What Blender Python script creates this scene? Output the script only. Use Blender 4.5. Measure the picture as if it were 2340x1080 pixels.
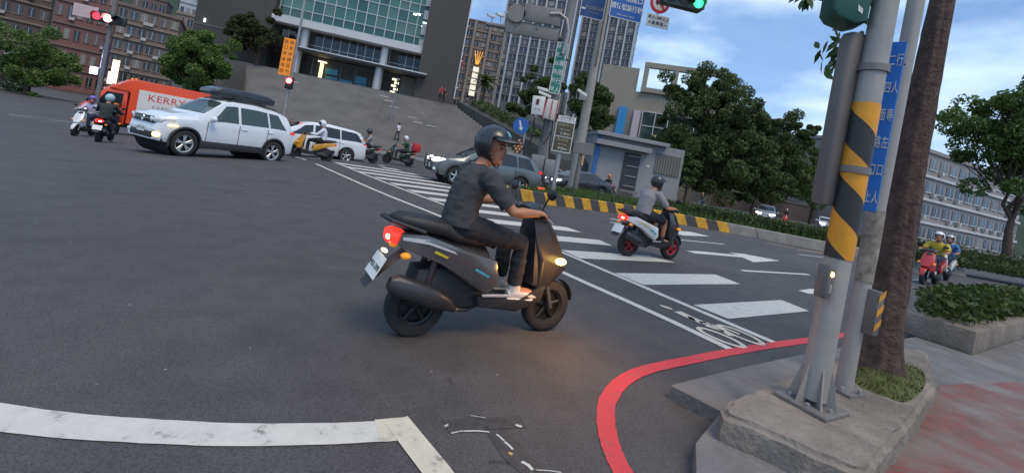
import bpy, bmesh, math, random
import numpy as np
from mathutils import Vector, Matrix, Euler, noise

random.seed(7); np.random.seed(7)
for o in list(bpy.data.objects): bpy.data.objects.remove(o)
SC = bpy.context.scene
COL = SC.collection
R = math.radians

# ------------------------------------------------------------------ camera
PX, PY, ROLL, CAM_H, F = 1170.0, 365.0, R(10.5), 1.35, 1020.0
cam_data = bpy.data.cameras.new('camera'); cam = bpy.data.objects.new('camera', cam_data); COL.objects.link(cam)
cam.location = (0, 0, CAM_H)
cam.rotation_euler = (Matrix.Rotation(R(90), 4, 'X') @ Matrix.Rotation(ROLL, 4, 'Z')).to_euler()
cam_data.sensor_width = 36.0; cam_data.lens = 36.0 * F / 2340.0
cam_data.shift_x = 0.0; cam_data.shift_y = (PY - 540.0) / 2340.0
cam_data.clip_start = 0.05; cam_data.clip_end = 4000
SC.camera = cam

# ------------------------------------------------------------------ sky, sun, exposure
SUN_EL, SUN_AZ = R(60), R(148)          # azimuth from +Y towards +X
world = bpy.data.worlds.new('World'); SC.world = world; world.use_nodes = True
nt = world.node_tree; nt.nodes.clear()
def N(tree, t, **kw):
    n = tree.nodes.new(t)
    for k, v in kw.items(): setattr(n, k, v)
    return n
sky = N(nt, 'ShaderNodeTexSky', sky_type='NISHITA', sun_disc=False, sun_elevation=SUN_EL, sun_rotation=SUN_AZ)
sky.air_density = 1.0; sky.dust_density = 0.6; sky.ozone_density = 3.0
skm = N(nt, 'ShaderNodeMix', data_type='RGBA', blend_type='MULTIPLY'); skm.inputs[0].default_value = 1.0
nt.links.new(sky.outputs[0], skm.inputs[6]); skm.inputs[7].default_value = (0.075, 0.094, 0.112, 1)
geo = N(nt, 'ShaderNodeTexCoord')
mp = N(nt, 'ShaderNodeMapping'); mp.inputs['Scale'].default_value = (1.0, 1.0, 2.6); mp.inputs['Location'].default_value = (0.35, 0.2, 0.1)
nt.links.new(geo.outputs['Generated'], mp.inputs[0])
cn = N(nt, 'ShaderNodeTexNoise'); cn.inputs['Scale'].default_value = 2.3; cn.inputs['Detail'].default_value = 6; cn.inputs['Roughness'].default_value = 0.5
cn.inputs['Distortion'].default_value = 0.4
nt.links.new(mp.outputs[0], cn.inputs['Vector'])
cr = N(nt, 'ShaderNodeValToRGB'); cr.color_ramp.elements[0].position = 0.36; cr.color_ramp.elements[1].position = 0.66
nt.links.new(cn.outputs[0], cr.inputs[0])
cn2 = N(nt, 'ShaderNodeTexNoise'); cn2.inputs['Scale'].default_value = 3.4; cn2.inputs['Detail'].default_value = 5
nt.links.new(mp.outputs[0], cn2.inputs['Vector'])
ccol = N(nt, 'ShaderNodeValToRGB')
ccol.color_ramp.elements[0].position = 0.42; ccol.color_ramp.elements[0].color = (0.27, 0.44, 0.72, 1)
ccol.color_ramp.elements[1].position = 0.62; ccol.color_ramp.elements[1].color = (0.80, 0.97, 1.15, 1)
nt.links.new(cn2.outputs[0], ccol.inputs[0])
mx = N(nt, 'ShaderNodeMix', data_type='RGBA')
fm = N(nt, 'ShaderNodeMath', operation='MULTIPLY_ADD'); fm.inputs[1].default_value = 0.5; fm.inputs[2].default_value = 0.30
nt.links.new(cr.outputs[0], fm.inputs[0]); nt.links.new(fm.outputs[0], mx.inputs[0])
nt.links.new(skm.outputs[2], mx.inputs[6]); nt.links.new(ccol.outputs[0], mx.inputs[7])
bg = N(nt, 'ShaderNodeBackground'); bg.inputs[1].default_value = 1.0
out = N(nt, 'ShaderNodeOutputWorld')
nt.links.new(mx.outputs[2], bg.inputs[0]); nt.links.new(bg.outputs[0], out.inputs[0])

sl = bpy.data.lights.new('sun', 'SUN'); sl.energy = 1.5; sl.angle = R(28); sl.color = (1.0, 0.83, 0.60)
so = bpy.data.objects.new('sun', sl); COL.objects.link(so)
sd = Vector((math.cos(SUN_EL) * math.sin(SUN_AZ), math.cos(SUN_EL) * math.cos(SUN_AZ), math.sin(SUN_EL)))
so.rotation_euler = (-sd).to_track_quat('-Z', 'Y').to_euler()
VS = SC.view_settings
VS.view_transform = 'Standard'; VS.look = 'None'; VS.gamma = 1.0; VS.use_curve_mapping = False; VS.exposure = 0.48
SC.cycles.use_denoising = True
SC.cycles.max_bounces = 6; SC.cycles.transparent_max_bounces = 8; SC.cycles.caustics_reflective = False; SC.cycles.caustics_refractive = False

# ------------------------------------------------------------------ pixel -> place helpers (photo pixels 2340x1080)
cR, sR = math.cos(ROLL), math.sin(ROLL)
def gz(X, Y):                       # the road falls away gently to the left
    return -0.08 * min(max(-X - 7.0, 0.0), 16.0)
def uv(x, y):
    dx, dy = x - PX, y - PY
    return dx * cR + dy * sR, dx * sR - dy * cR
def G(x, y, z=0.0):                 # where the ray of a pixel meets height z
    u, v = uv(x, y); zz = z
    for _ in range(12):
        Y = F * (zz - CAM_H) / v; X = u * Y / F
        zz = z + (gz(X, Y) if z == 0 and Y > 0 else 0)
    return Vector((X, Y, z))
def AT(x, y, Y):
    u, v = uv(x, y)
    return Vector((u * Y / F, Y, CAM_H + v * Y / F))
def GX(x, Y, z=0.0):                # point at depth Y and height z seen in pixel column x
    zz = z
    for _ in range(4):
        v = (zz - CAM_H) * F / Y; u = (x - PX - v * sR) / cR
        X = u * Y / F; zz = z + gz(X, Y)
    return Vector((X, Y, zz))

# ------------------------------------------------------------------ materials
MATS = {}
def M(name, col=(0.5, 0.5, 0.5), rough=0.6, metal=0.0, var=0.12, scale=6.0, bump=0.0, bscale=40.0, emit=0.0, ecol=None, coat=0.0, spec=0.5, stain=0.0, trans=0.0):
    if name in MATS: return MATS[name]
    m = bpy.data.materials.new(name); m.use_nodes = True; t = m.node_tree; b = t.nodes['Principled BSDF']
    b.inputs['Roughness'].default_value = rough; b.inputs['Metallic'].default_value = metal
    b.inputs['Specular IOR Level'].default_value = spec
    if coat: b.inputs['Coat Weight'].default_value = coat; b.inputs['Coat Roughness'].default_value = 0.08
    if trans: b.inputs['Transmission Weight'].default_value = trans
    tc = N(t, 'ShaderNodeTexCoord')
    if var > 0:
        n = N(t, 'ShaderNodeTexNoise'); n.inputs['Scale'].default_value = scale; n.inputs['Detail'].default_value = 5; n.inputs['Roughness'].default_value = 0.65
        t.links.new(tc.outputs['Object'], n.inputs['Vector'])
        r = N(t, 'ShaderNodeValToRGB'); r.color_ramp.elements[0].position = 0.28; r.color_ramp.elements[1].position = 0.72
        r.color_ramp.elements[0].color = tuple(max(c * (1 - var), 0) for c in col) + (1,)
        r.color_ramp.elements[1].color = tuple(min(c * (1 + var), 1) for c in col) + (1,)
        t.links.new(n.outputs[0], r.inputs[0]); src = r.outputs[0]
        if stain > 0:
            n2 = N(t, 'ShaderNodeTexNoise'); n2.inputs['Scale'].default_value = scale * 0.35; n2.inputs['Detail'].default_value = 8; n2.inputs['Roughness'].default_value = 0.7
            mpp = N(t, 'ShaderNodeMapping'); mpp.inputs['Scale'].default_value = (1, 1, 0.35); t.links.new(tc.outputs['Object'], mpp.inputs[0]); t.links.new(mpp.outputs[0], n2.inputs['Vector'])
            r2 = N(t, 'ShaderNodeValToRGB'); r2.color_ramp.elements[0].position = 0.45; r2.color_ramp.elements[1].position = 0.75
            t.links.new(n2.outputs[0], r2.inputs[0])
            mxx = N(t, 'ShaderNodeMix', data_type='RGBA', blend_type='MIX'); sc = N(t, 'ShaderNodeMath', operation='MULTIPLY'); sc.inputs[1].default_value = stain
            t.links.new(r2.outputs[0], sc.inputs[0]); t.links.new(sc.outputs[0], mxx.inputs[0]); t.links.new(src, mxx.inputs[6])
            mxx.inputs[7].default_value = (col[0] * 0.42, col[1] * 0.38, col[2] * 0.33, 1); src = mxx.outputs[2]
        t.links.new(src, b.inputs['Base Color'])
        rr = N(t, 'ShaderNodeMapRange'); rr.inputs[3].default_value = max(rough - 0.08, 0.02); rr.inputs[4].default_value = min(rough + 0.08, 1)
        t.links.new(n.outputs[0], rr.inputs[0]); t.links.new(rr.outputs[0], b.inputs['Roughness'])
    else:
        b.inputs['Base Color'].default_value = tuple(col) + (1,)
    if bump > 0:
        bn = N(t, 'ShaderNodeTexNoise'); bn.inputs['Scale'].default_value = bscale; bn.inputs['Detail'].default_value = 6
        t.links.new(tc.outputs['Object'], bn.inputs['Vector'])
        bp = N(t, 'ShaderNodeBump'); bp.inputs['Strength'].default_value = bump; bp.inputs['Distance'].default_value = 0.02
        t.links.new(bn.outputs[0], bp.inputs['Height']); t.links.new(bp.outputs[0], b.inputs['Normal'])
    if emit > 0:
        b.inputs['Emission Color'].default_value = tuple(ecol or col) + (1,); b.inputs['Emission Strength'].default_value = emit
    MATS[name] = m
    return m

def leaf_mat(name, c1, c2):
    if name in MATS: return MATS[name]
    m = bpy.data.materials.new(name); m.use_nodes = True; t = m.node_tree; b = t.nodes['Principled BSDF']
    b.inputs['Roughness'].default_value = 0.55; b.inputs['Specular IOR Level'].default_value = 0.3
    g = N(t, 'ShaderNodeNewGeometry'); r = N(t, 'ShaderNodeValToRGB')
    r.color_ramp.elements[0].color = tuple(c1) + (1,); r.color_ramp.elements[1].color = tuple(c2) + (1,)
    t.links.new(g.outputs['Random Per Island'], r.inputs[0]); t.links.new(r.outputs[0], b.inputs['Base Color'])
    tl = N(t, 'ShaderNodeBsdfTranslucent'); t.links.new(r.outputs[0], tl.inputs[0])
    ms = N(t, 'ShaderNodeMixShader'); ms.inputs[0].default_value = 0.25
    t.links.new(b.outputs[0], ms.inputs[1]); t.links.new(tl.outputs[0], ms.inputs[2])
    t.links.new(ms.outputs[0], t.nodes['Material Output'].inputs[0])
    MATS[name] = m; return m

def asphalt_mat():
    m = bpy.data.materials.new('asphalt'); m.use_nodes = True; t = m.node_tree; b = t.nodes['Principled BSDF']
    tc = N(t, 'ShaderNodeTexCoord')
    big = N(t, 'ShaderNodeTexNoise'); big.inputs['Scale'].default_value = 0.35; big.inputs['Detail'].default_value = 7; big.inputs['Roughness'].default_value = 0.6
    mid = N(t, 'ShaderNodeTexNoise'); mid.inputs['Scale'].default_value = 3.5; mid.inputs['Detail'].default_value = 6
    fine = N(t, 'ShaderNodeTexVoronoi'); fine.inputs['Scale'].default_value = 95.0
    spk = N(t, 'ShaderNodeTexVoronoi'); spk.inputs['Scale'].default_value = 5.5; spk.inputs['Randomness'].default_value = 1.0
    for n in (big, mid, fine, spk): t.links.new(tc.outputs['Object'], n.inputs['Vector'])
    r = N(t, 'ShaderNodeValToRGB'); r.color_ramp.elements[0].position = 0.3; r.color_ramp.elements[1].position = 0.72
    r.color_ramp.elements[0].color = (0.054, 0.0500, 0.050, 1); r.color_ramp.elements[1].color = (0.104, 0.097, 0.097, 1)
    ad = N(t, 'ShaderNodeMath', operation='MULTIPLY_ADD'); ad.inputs[1].default_value = 0.45
    t.links.new(mid.outputs[0], ad.inputs[0]); ml = N(t, 'ShaderNodeMath', operation='MULTIPLY'); ml.inputs[1].default_value = 0.58
    t.links.new(big.outputs[0], ml.inputs[0]); t.links.new(ml.outputs[0], ad.inputs[2]); t.links.new(ad.outputs[0], r.inputs[0])
    fr = N(t, 'ShaderNodeMapRange'); fr.inputs[1].default_value = 0.0; fr.inputs[2].default_value = 0.8; fr.inputs[3].default_value = 1.25; fr.inputs[4].default_value = 0.72
    t.links.new(fine.outputs['Distance'], fr.inputs[0])
    mu = N(t, 'ShaderNodeMix', data_type='RGBA', blend_type='MULTIPLY'); mu.inputs[0].default_value = 1.0
    t.links.new(r.outputs[0], mu.inputs[6]); t.links.new(fr.outputs[0], mu.inputs[7])
    sm = N(t, 'ShaderNodeMath', operation='LESS_THAN'); sm.inputs[1].default_value = 0.035
    t.links.new(spk.outputs['Distance'], sm.inputs[0])
    mw = N(t, 'ShaderNodeMix', data_type='RGBA'); mw.inputs[7].default_value = (0.3, 0.29, 0.28, 1)
    sm2 = N(t, 'ShaderNodeMath', operation='MULTIPLY'); t.links.new(sm.outputs[0], sm2.inputs[0])
    sep = N(t, 'ShaderNodeSeparateColor'); t.links.new(spk.outputs['Color'], sep.inputs[0])
    gt = N(t, 'ShaderNodeMath', operation='GREATER_THAN'); gt.inputs[1].default_value = 0.62; t.links.new(sep.outputs[0], gt.inputs[0]); t.links.new(gt.outputs[0], sm2.inputs[1])
    t.links.new(sm2.outputs[0], mw.inputs[0]); t.links.new(mu.outputs[2], mw.inputs[6]); t.links.new(mw.outputs[2], b.inputs['Base Color'])
    ck = N(t, 'ShaderNodeTexVoronoi', feature='DISTANCE_TO_EDGE'); ck.inputs['Scale'].default_value = 0.42
    wp = N(t, 'ShaderNodeTexNoise'); wp.inputs['Scale'].default_value = 2.2; wp.inputs['Detail'].default_value = 6
    va = N(t, 'ShaderNodeMix', data_type='RGBA'); va.inputs[0].default_value = 0.22; t.links.new(tc.outputs['Object'], wp.inputs['Vector']); t.links.new(tc.outputs['Object'], va.inputs[6]); t.links.new(wp.outputs['Color'], va.inputs[7]); t.links.new(va.outputs[2], ck.inputs['Vector'])
    cl = N(t, 'ShaderNodeMath', operation='LESS_THAN'); cl.inputs[1].default_value = 0.0035; t.links.new(ck.outputs['Distance'], cl.inputs[0])
    gate = N(t, 'ShaderNodeMath', operation='GREATER_THAN'); gate.inputs[1].default_value = 0.53; t.links.new(big.outputs[0], gate.inputs[0])
    cm = N(t, 'ShaderNodeMath', operation='MULTIPLY'); t.links.new(cl.outputs[0], cm.inputs[0]); t.links.new(gate.outputs[0], cm.inputs[1])
    cf = N(t, 'ShaderNodeMath', operation='MULTIPLY'); cf.inputs[1].default_value = 0.55; t.links.new(cm.outputs[0], cf.inputs[0])
    mc = N(t, 'ShaderNodeMix', data_type='RGBA'); mc.inputs[7].default_value = (0.02, 0.019, 0.018, 1); t.links.new(cf.outputs[0], mc.inputs[0]); t.links.new(mw.outputs[2], mc.inputs[6])
    ol = N(t, 'ShaderNodeTexNoise'); ol.inputs['Scale'].default_value = 0.9; ol.inputs['Detail'].default_value = 4; ol.inputs['Roughness'].default_value = 0.4; t.links.new(tc.outputs['Object'], ol.inputs['Vector'])
    olr = N(t, 'ShaderNodeValToRGB'); olr.color_ramp.elements[0].position = 0.58; olr.color_ramp.elements[1].position = 0.74; olr.color_ramp.elements[1].color = (.5, .5, .5, 1); t.links.new(ol.outputs[0], olr.inputs[0])
    mo = N(t, 'ShaderNodeMix', data_type='RGBA'); mo.inputs[7].default_value = (0.034, 0.030, 0.028, 1); t.links.new(olr.outputs[0], mo.inputs[0]); t.links.new(mc.outputs[2], mo.inputs[6]); t.links.new(mo.outputs[2], b.inputs['Base Color'])
    b.inputs['Roughness'].default_value = 0.72; b.inputs['Specular IOR Level'].default_value = 0.42
    bp = N(t, 'ShaderNodeBump'); bp.inputs['Strength'].default_value = 0.5; bp.inputs['Distance'].default_value = 0.006
    t.links.new(fine.outputs['Distance'], bp.inputs['Height']); t.links.new(bp.outputs[0], b.inputs['Normal'])
    MATS['asphalt'] = m; return m

def paint_mat(name, col, worn=0.43):           # road paint with worn patches that show the asphalt
    m = bpy.data.materials.new(name); m.use_nodes = True; t = m.node_tree; b = t.nodes['Principled BSDF']
    tc = N(t, 'ShaderNodeTexCoord')
    n = N(t, 'ShaderNodeTexNoise'); n.inputs['Scale'].default_value = 9; n.inputs['Detail'].default_value = 9; n.inputs['Roughness'].default_value = 0.75
    t.links.new(tc.outputs['Object'], n.inputs['Vector'])
    r = N(t, 'ShaderNodeValToRGB')
    e = r.color_ramp.elements; e[0].position = 0.29; e[0].color = (0.16, 0.15, 0.14, 1); e[1].position = worn; e[1].color = tuple(c * 0.86 for c in col) + (1,)
    e2 = r.color_ramp.elements.new(0.7); e2.color = tuple(col) + (1,)
    t.links.new(n.outputs[0], r.inputs[0]); t.links.new(r.outputs[0], b.inputs['Base Color'])
    b.inputs['Roughness'].default_value = 0.7
    bp = N(t, 'ShaderNodeBump'); bp.inputs['Strength'].default_value = 0.25; bp.inputs['Distance'].default_value = 0.004
    n2 = N(t, 'ShaderNodeTexNoise'); n2.inputs['Scale'].default_value = 120; t.links.new(tc.outputs['Object'], n2.inputs['Vector'])
    t.links.new(n2.outputs[0], bp.inputs['Height']); t.links.new(bp.outputs[0], b.inputs['Normal'])
    MATS[name] = m; return m

# ------------------------------------------------------------------ mesh builder
class MB:
    def __init__(s): s.v = []; s.f = []
    def add(s, vs, fs):
        k = len(s.v); s.v += [tuple(p) for p in vs]; s.f += [tuple(i + k for i in f) for f in fs]; return s
    def box(s, c, d, rz=0.0, bev=0.0, rot=None):
        x, y, z = d[0] / 2, d[1] / 2, d[2] / 2
        m = rot if rot is not None else Matrix.Rotation(rz, 3, 'Z')
        c = Vector(c)
        if bev <= 0:
            vs = [c + m @ Vector((i * x, j * y, k * z)) for k in (-1, 1) for j in (-1, 1) for i in (-1, 1)]
            return s.add(vs, [(0, 2, 3, 1), (4, 5, 7, 6), (0, 1, 5, 4), (2, 6, 7, 3), (0, 4, 6, 2), (1, 3, 7, 5)])
        b = min(bev, x * .9, y * .9, z * .9)
        bm = bmesh.new(); bmesh.ops.create_cube(bm, size=1.0)
        for v in bm.verts: v.co = Vector((v.co.x * 2 * x, v.co.y * 2 * y, v.co.z * 2 * z))
        bmesh.ops.bevel(bm, geom=list(bm.edges), offset=b, segments=2, affect='EDGES', profile=0.5)
        bm.verts.ensure_lookup_table()
        s.add([c + m @ v.co for v in bm.verts], [[v.index for v in f.verts] for f in bm.faces]); bm.free(); return s
    def poly(s, pts, z0, z1):               # prism over a plan polygon (x,y)
        n = len(pts); vs = [(p[0], p[1], z0) for p in pts] + [(p[0], p[1], z1) for p in pts]
        a = sum(pts[i][0] * pts[(i + 1) % n][1] - pts[(i + 1) % n][0] * pts[i][1] for i in range(n))
        fs = [tuple(range(n, 2 * n)), tuple(reversed(range(n)))] + [(i, (i + 1) % n, n + (i + 1) % n, n + i) for i in range(n)]
        if a < 0: fs = [tuple(reversed(f)) for f in fs]
        return s.add(vs, fs)
    def slab(s, prof, y0, y1, bev=0.0):     # side profile (x,z[,halfwidth scale]) extruded along y
        n = len(prof); cx = sum(p[0] for p in prof) / n; cz = sum(p[1] for p in prof) / n
        ym = (y0 + y1) / 2; hw = abs(y1 - y0) / 2
        def ring(y, k):
            o = []
            for p in prof:
                w = p[2] if len(p) > 2 else 1.0
                dx, dz = p[0] - cx, p[1] - cz; L = math.hypot(dx, dz) or 1; q = max(L - k, L * 0.3) / L
                o.append((cx + dx * q, ym + (y - ym) * w, cz + dz * q))
            return o
        if bev > 0:
            rs = [ring(ym - hw, bev * 1.6), ring(ym - hw + bev * .45, bev * .5), ring(ym - hw + bev * 1.4, 0), ring(ym + hw - bev * 1.4, 0), ring(ym + hw - bev * .45, bev * .5), ring(ym + hw, bev * 1.6)]
        else: rs = [ring(ym - hw, 0), ring(ym + hw, 0)]
        vs = [p for r in rs for p in r]; m = len(rs); fs = []
        a = sum(prof[i][0] * prof[(i + 1) % n][1] - prof[(i + 1) % n][0] * prof[i][1] for i in range(n))
        for k in range(m - 1):
            for i in range(n): fs.append((k * n + i, k * n + (i + 1) % n, (k + 1) * n + (i + 1) % n, (k + 1) * n + i))
        fs += [tuple(reversed(range(n))), tuple(range((m - 1) * n, m * n))]
        if a > 0: fs = [tuple(reversed(f)) for f in fs]
        return s.add(vs, fs)
    def sweep(s, path, ra, rb=None, n=12, lat=(0, 1, 0), ex=2.0, caps=True):
        path = [Vector(p) for p in path]; m = len(path)
        ra = ra if isinstance(ra, (list, tuple)) else [ra] * m
        rb = rb if rb is not None else ra
        rb = rb if isinstance(rb, (list, tuple)) else [rb] * m
        vs = []; fs = []; L0 = Vector(lat)
        for i, p in enumerate(path):
            t = (path[min(i + 1, m - 1)] - path[max(i - 1, 0)])
            t = t.normalized() if t.length > 1e-9 else Vector((0, 0, 1))
            l = L0 - t * L0.dot(t)
            if l.length < 1e-3: l = Vector((1, 0, 0)) - t * t.x
            if l.length < 1e-3: l = Vector((0, 0, 1)) - t * t.z
            l.normalize(); q = t.cross(l)
            for k in range(n):
                a = 2 * math.pi * k / n; ca, sa = math.cos(a), math.sin(a)
                e = 2.0 / ex
                ca = math.copysign(abs(ca) ** e, ca); sa = math.copysign(abs(sa) ** e, sa)
                vs.append(p + l * (ca * ra[i]) + q * (sa * rb[i]))
        for i in range(m - 1):
            for k in range(n): fs.append((i * n + k, i * n + (k + 1) % n, (i + 1) * n + (k + 1) % n, (i + 1) * n + k))
        if caps: fs += [tuple(reversed(range(n))), tuple(range((m - 1) * n, m * n))]
        return s.add(vs, fs)
    def tube(s, path, r, n=10): return s.sweep(path, r, n=n)
    def cyl(s, a, b, r, r2=None, n=16): return s.sweep([a, b], [r, r if r2 is None else r2], n=n)
    def lathe(s, prof, axis='Y', c=(0, 0, 0), n=28):      # prof: (offset along axis, radius); axis Y or Z or X
        c = Vector(c); vs = []; fs = []; m = len(prof)
        for (h, r) in prof:
            for k in range(n):
                a = 2 * math.pi * k / n; p, q = r * math.cos(a), r * math.sin(a)
                vs.append(c + (Vector((p, h, q)) if axis == 'Y' else Vector((p, q, h)) if axis == 'Z' else Vector((h, p, q))))
        for i in range(m - 1):
            for k in range(n): fs.append((i * n + k, i * n + (k + 1) % n, (i + 1) * n + (k + 1) % n, (i + 1) * n + k))
        return s.add(vs, fs)
    def ball(s, c, r, nu=16, nv=10, rot=None):
        c = Vector(c); r = r if isinstance(r, (list, tuple)) else (r, r, r); vs = []; fs = []
        for j in range(nv + 1):
            b = -math.pi / 2 + math.pi * j / nv
            for i in range(nu):
                a = 2 * math.pi * i / nu
                p = Vector((r[0] * math.cos(b) * math.cos(a), r[1] * math.cos(b) * math.sin(a), r[2] * math.sin(b)))
                vs.append(c + (rot @ p if rot is not None else p))
        for j in range(nv):
            for i in range(nu): fs.append((j * nu + i, j * nu + (i + 1) % nu, (j + 1) * nu + (i + 1) % nu, (j + 1) * nu + i))
        return s.add(vs, fs)
    def quad(s, a, b, c, d): return s.add([a, b, c, d], [(0, 1, 2, 3)])
    def mesh(s, name, smooth=False, ang=35):
        me = bpy.data.meshes.new(name); me.from_pydata(s.v, [], s.f); me.validate(); me.update()
        if smooth:
            me.polygons.foreach_set('use_smooth', [True] * len(me.polygons))
            try: me.set_sharp_from_angle(angle=R(ang))
            except Exception: pass
        return me
    def build(s, name, mat, parent=None, smooth=False, ang=35, fix=False):
        me = s.mesh(name, smooth, ang)
        if fix:
            bm = bmesh.new(); bm.from_mesh(me); bmesh.ops.recalc_face_normals(bm, faces=bm.faces); bm.to_mesh(me); bm.free()
        return link(name, me, mat, parent)

def link(name, me, mat=None, parent=None, loc=None, rot=None, label=None):
    o = bpy.data.objects.new(name, me); COL.objects.link(o)
    if mat is not None and me is not None and len(me.materials) == 0: me.materials.append(mat)
    if parent is not None: o.parent = parent
    if loc is not None: o.location = loc
    if rot is not None: o.rotation_euler = rot
    if label: o['label'] = label
    return o
def tag(o, label, cat, group=None, kind=None):
    if label: o['label'] = label
    if cat: o['category'] = cat
    if group: o['group'] = group
    if kind: o['kind'] = kind
    return o
def thing(name, label, cat, loc=(0, 0, 0), rz=0.0, group=None, scale=None):
    o = bpy.data.objects.new(name, None); COL.objects.link(o); o.empty_display_size = 0.2
    o.location = loc; o.rotation_euler = (0, 0, rz)
    if scale: o.scale = (scale,) * 3 if not isinstance(scale, tuple) else scale
    return tag(o, label, cat, group)
def structure(o): o['kind'] = 'structure'; return o
def group_empty(name): 
    o = bpy.data.objects.new(name, None); COL.objects.link(o); return o

WORK = bpy.data.scenes.new('work')          # small scene for evaluating modifiers and text, removed at the end
def evaluated_mesh(ob, name):
    with bpy.context.temp_override(scene=WORK, view_layer=WORK.view_layers[0]):
        dg = bpy.context.evaluated_depsgraph_get(); dg.update()
        me = bpy.data.meshes.new_from_object(ob.evaluated_get(dg), depsgraph=dg); me.name = name
    return me
def fuse(mb, name, voxel, smooth_it=4):           # overlapping sweeps -> one continuous skin
    me = mb.mesh(name); ob = bpy.data.objects.new(name, me); WORK.collection.objects.link(ob)
    bm = bmesh.new(); bm.from_mesh(me); bmesh.ops.recalc_face_normals(bm, faces=bm.faces); bm.to_mesh(me); bm.free()
    md = ob.modifiers.new('r', 'REMESH'); md.mode = 'VOXEL'; md.voxel_size = voxel
    sm = ob.modifiers.new('s', 'SMOOTH'); sm.iterations = smooth_it; sm.factor = 0.5
    res = evaluated_mesh(ob, name)
    bpy.data.objects.remove(ob)
    res.polygons.foreach_set('use_smooth', [True] * len(res.polygons))
    res.materials.clear()
    return res

def lettering(txt, size, mat, parent, loc, rot, name='lettering', align='CENTER', sx=1.0, sy=1.0, space=1.0, weight=0.0, xs=1.0):
    cu = bpy.data.curves.new('t', 'FONT'); cu.body = txt; cu.size = size; cu.align_x = align; cu.align_y = 'CENTER'; cu.extrude = 0.001
    cu.space_line = space; cu.space_character = xs; cu.offset = weight; cu.resolution_u = 2
    ob = bpy.data.objects.new('t', cu); WORK.collection.objects.link(ob)
    me = evaluated_mesh(ob, name); bpy.data.objects.remove(ob)
    me.materials.clear()
    if len(me.vertices):
        me.transform(Matrix.Diagonal((sx, sy, 1, 1)))
    return link(name, me, mat, parent, loc, rot)
UP = (R(90), 0, 0)          # text standing upright, reading along +x, facing -y

# ================================================================== GROUND, ROAD, MARKINGS
ASPH = asphalt_mat()
WHITE = paint_mat('road_paint_white', (0.63, 0.605, 0.55))
CREAM = paint_mat('road_paint_cream', (0.64, 0.58, 0.47))
REDP = paint_mat('road_paint_red', (0.66, 0.055, 0.07), 0.44)
ORNP = paint_mat('road_paint_orange', (0.60, 0.34, 0.15))
CONC = M('concrete', (0.225, 0.194, 0.165), 0.88, var=0.3, scale=4.0, bump=0.7, bscale=34, stain=0.85)
CONCD = M('concrete_dark', (0.17, 0.165, 0.16), 0.85, var=0.25, scale=4.0, bump=0.5, bscale=35, stain=0.6)
THETA = R(33); RD = Vector((math.cos(THETA), math.sin(THETA), 0)); ND = Vector((-math.sin(THETA), math.cos(THETA), 0))
BACK = math.pi + THETA            # heading of the traffic that comes towards us

road = structure(MB().add(
    [(x, y, z) for y in (-60, 420) for x, z in ((-700, -1.28), (-23, -1.28), (-7, 0), (700, 0))],
    [(0, 1, 5, 4), (1, 2, 6, 5), (2, 3, 7, 6)]).build('road', ASPH))

def mark(name, pts, z=0.004, mat=WHITE):
    """flat paint on the road from plan points"""
    mb = MB(); n = len(pts)
    mb.add([(p[0], p[1], gz(p[0], p[1]) + z) for p in pts], [tuple(range(n))])
    o = mb.build(name, mat, road)
    me = o.data
    if me.polygons and me.polygons[0].normal.z < 0: me.flip_normals()
    return o
def ribbon(name, centre, w, z=0.004, mat=WHITE, ragged=0.0):
    pts = [Vector((p[0], p[1], 0)) for p in centre]; L = []; Rr = []
    for i, p in enumerate(pts):
        t = (pts[min(i + 1, len(pts) - 1)] - pts[max(i - 1, 0)]).normalized(); nn = Vector((-t.y, t.x, 0))
        j = random.uniform(-ragged, ragged)
        L.append(p + nn * (w / 2 + j)); Rr.append(p - nn * (w / 2 - j))
    mb = MB(); vs = []; fs = []
    for a, b in zip(L, Rr): vs += [(a.x, a.y, gz(a.x, a.y) + z), (b.x, b.y, gz(b.x, b.y) + z)]
    for i in range(len(pts) - 1): fs.append((2 * i, 2 * i + 1, 2 * i + 3, 2 * i + 2))
    mb.add(vs, fs); return mb.build(name, mat, road)
def smooth_line(pts, k=6):
    out = []; P = [Vector((p[0], p[1], 0)) for p in pts]
    for i in range(len(P) - 1):
        p0, p1, p2, p3 = P[max(i - 1, 0)], P[i], P[i + 1], P[min(i + 2, len(P) - 1)]
        for j in range(k):
            t = j / k
            out.append(0.5 * ((2 * p1) + (-p0 + p2) * t + (2 * p0 - 5 * p1 + 4 * p2 - p3) * t * t + (-p0 + 3 * p1 - 3 * p2 + p3) * t ** 3))
    out.append(P[-1]); return out
def gpix(l, z=0.0): return [G(x, y, z) for x, y in l]

# bicycle crossing: two thin lines
far_line = gpix([(690, 352), (850, 405), (1020, 470), (1100, 500), (1250, 562), (1500, 668), (1775, 785)])
near_line = gpix([(560, 318), (645, 350), (820, 418), (1020, 500), (1270, 615), (1500, 718), (1680, 803)])
ribbon('bicycle_crossing_line', smooth_line(far_line), 0.11)
ribbon('bicycle_crossing_line', smooth_line(near_line), 0.11)
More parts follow.
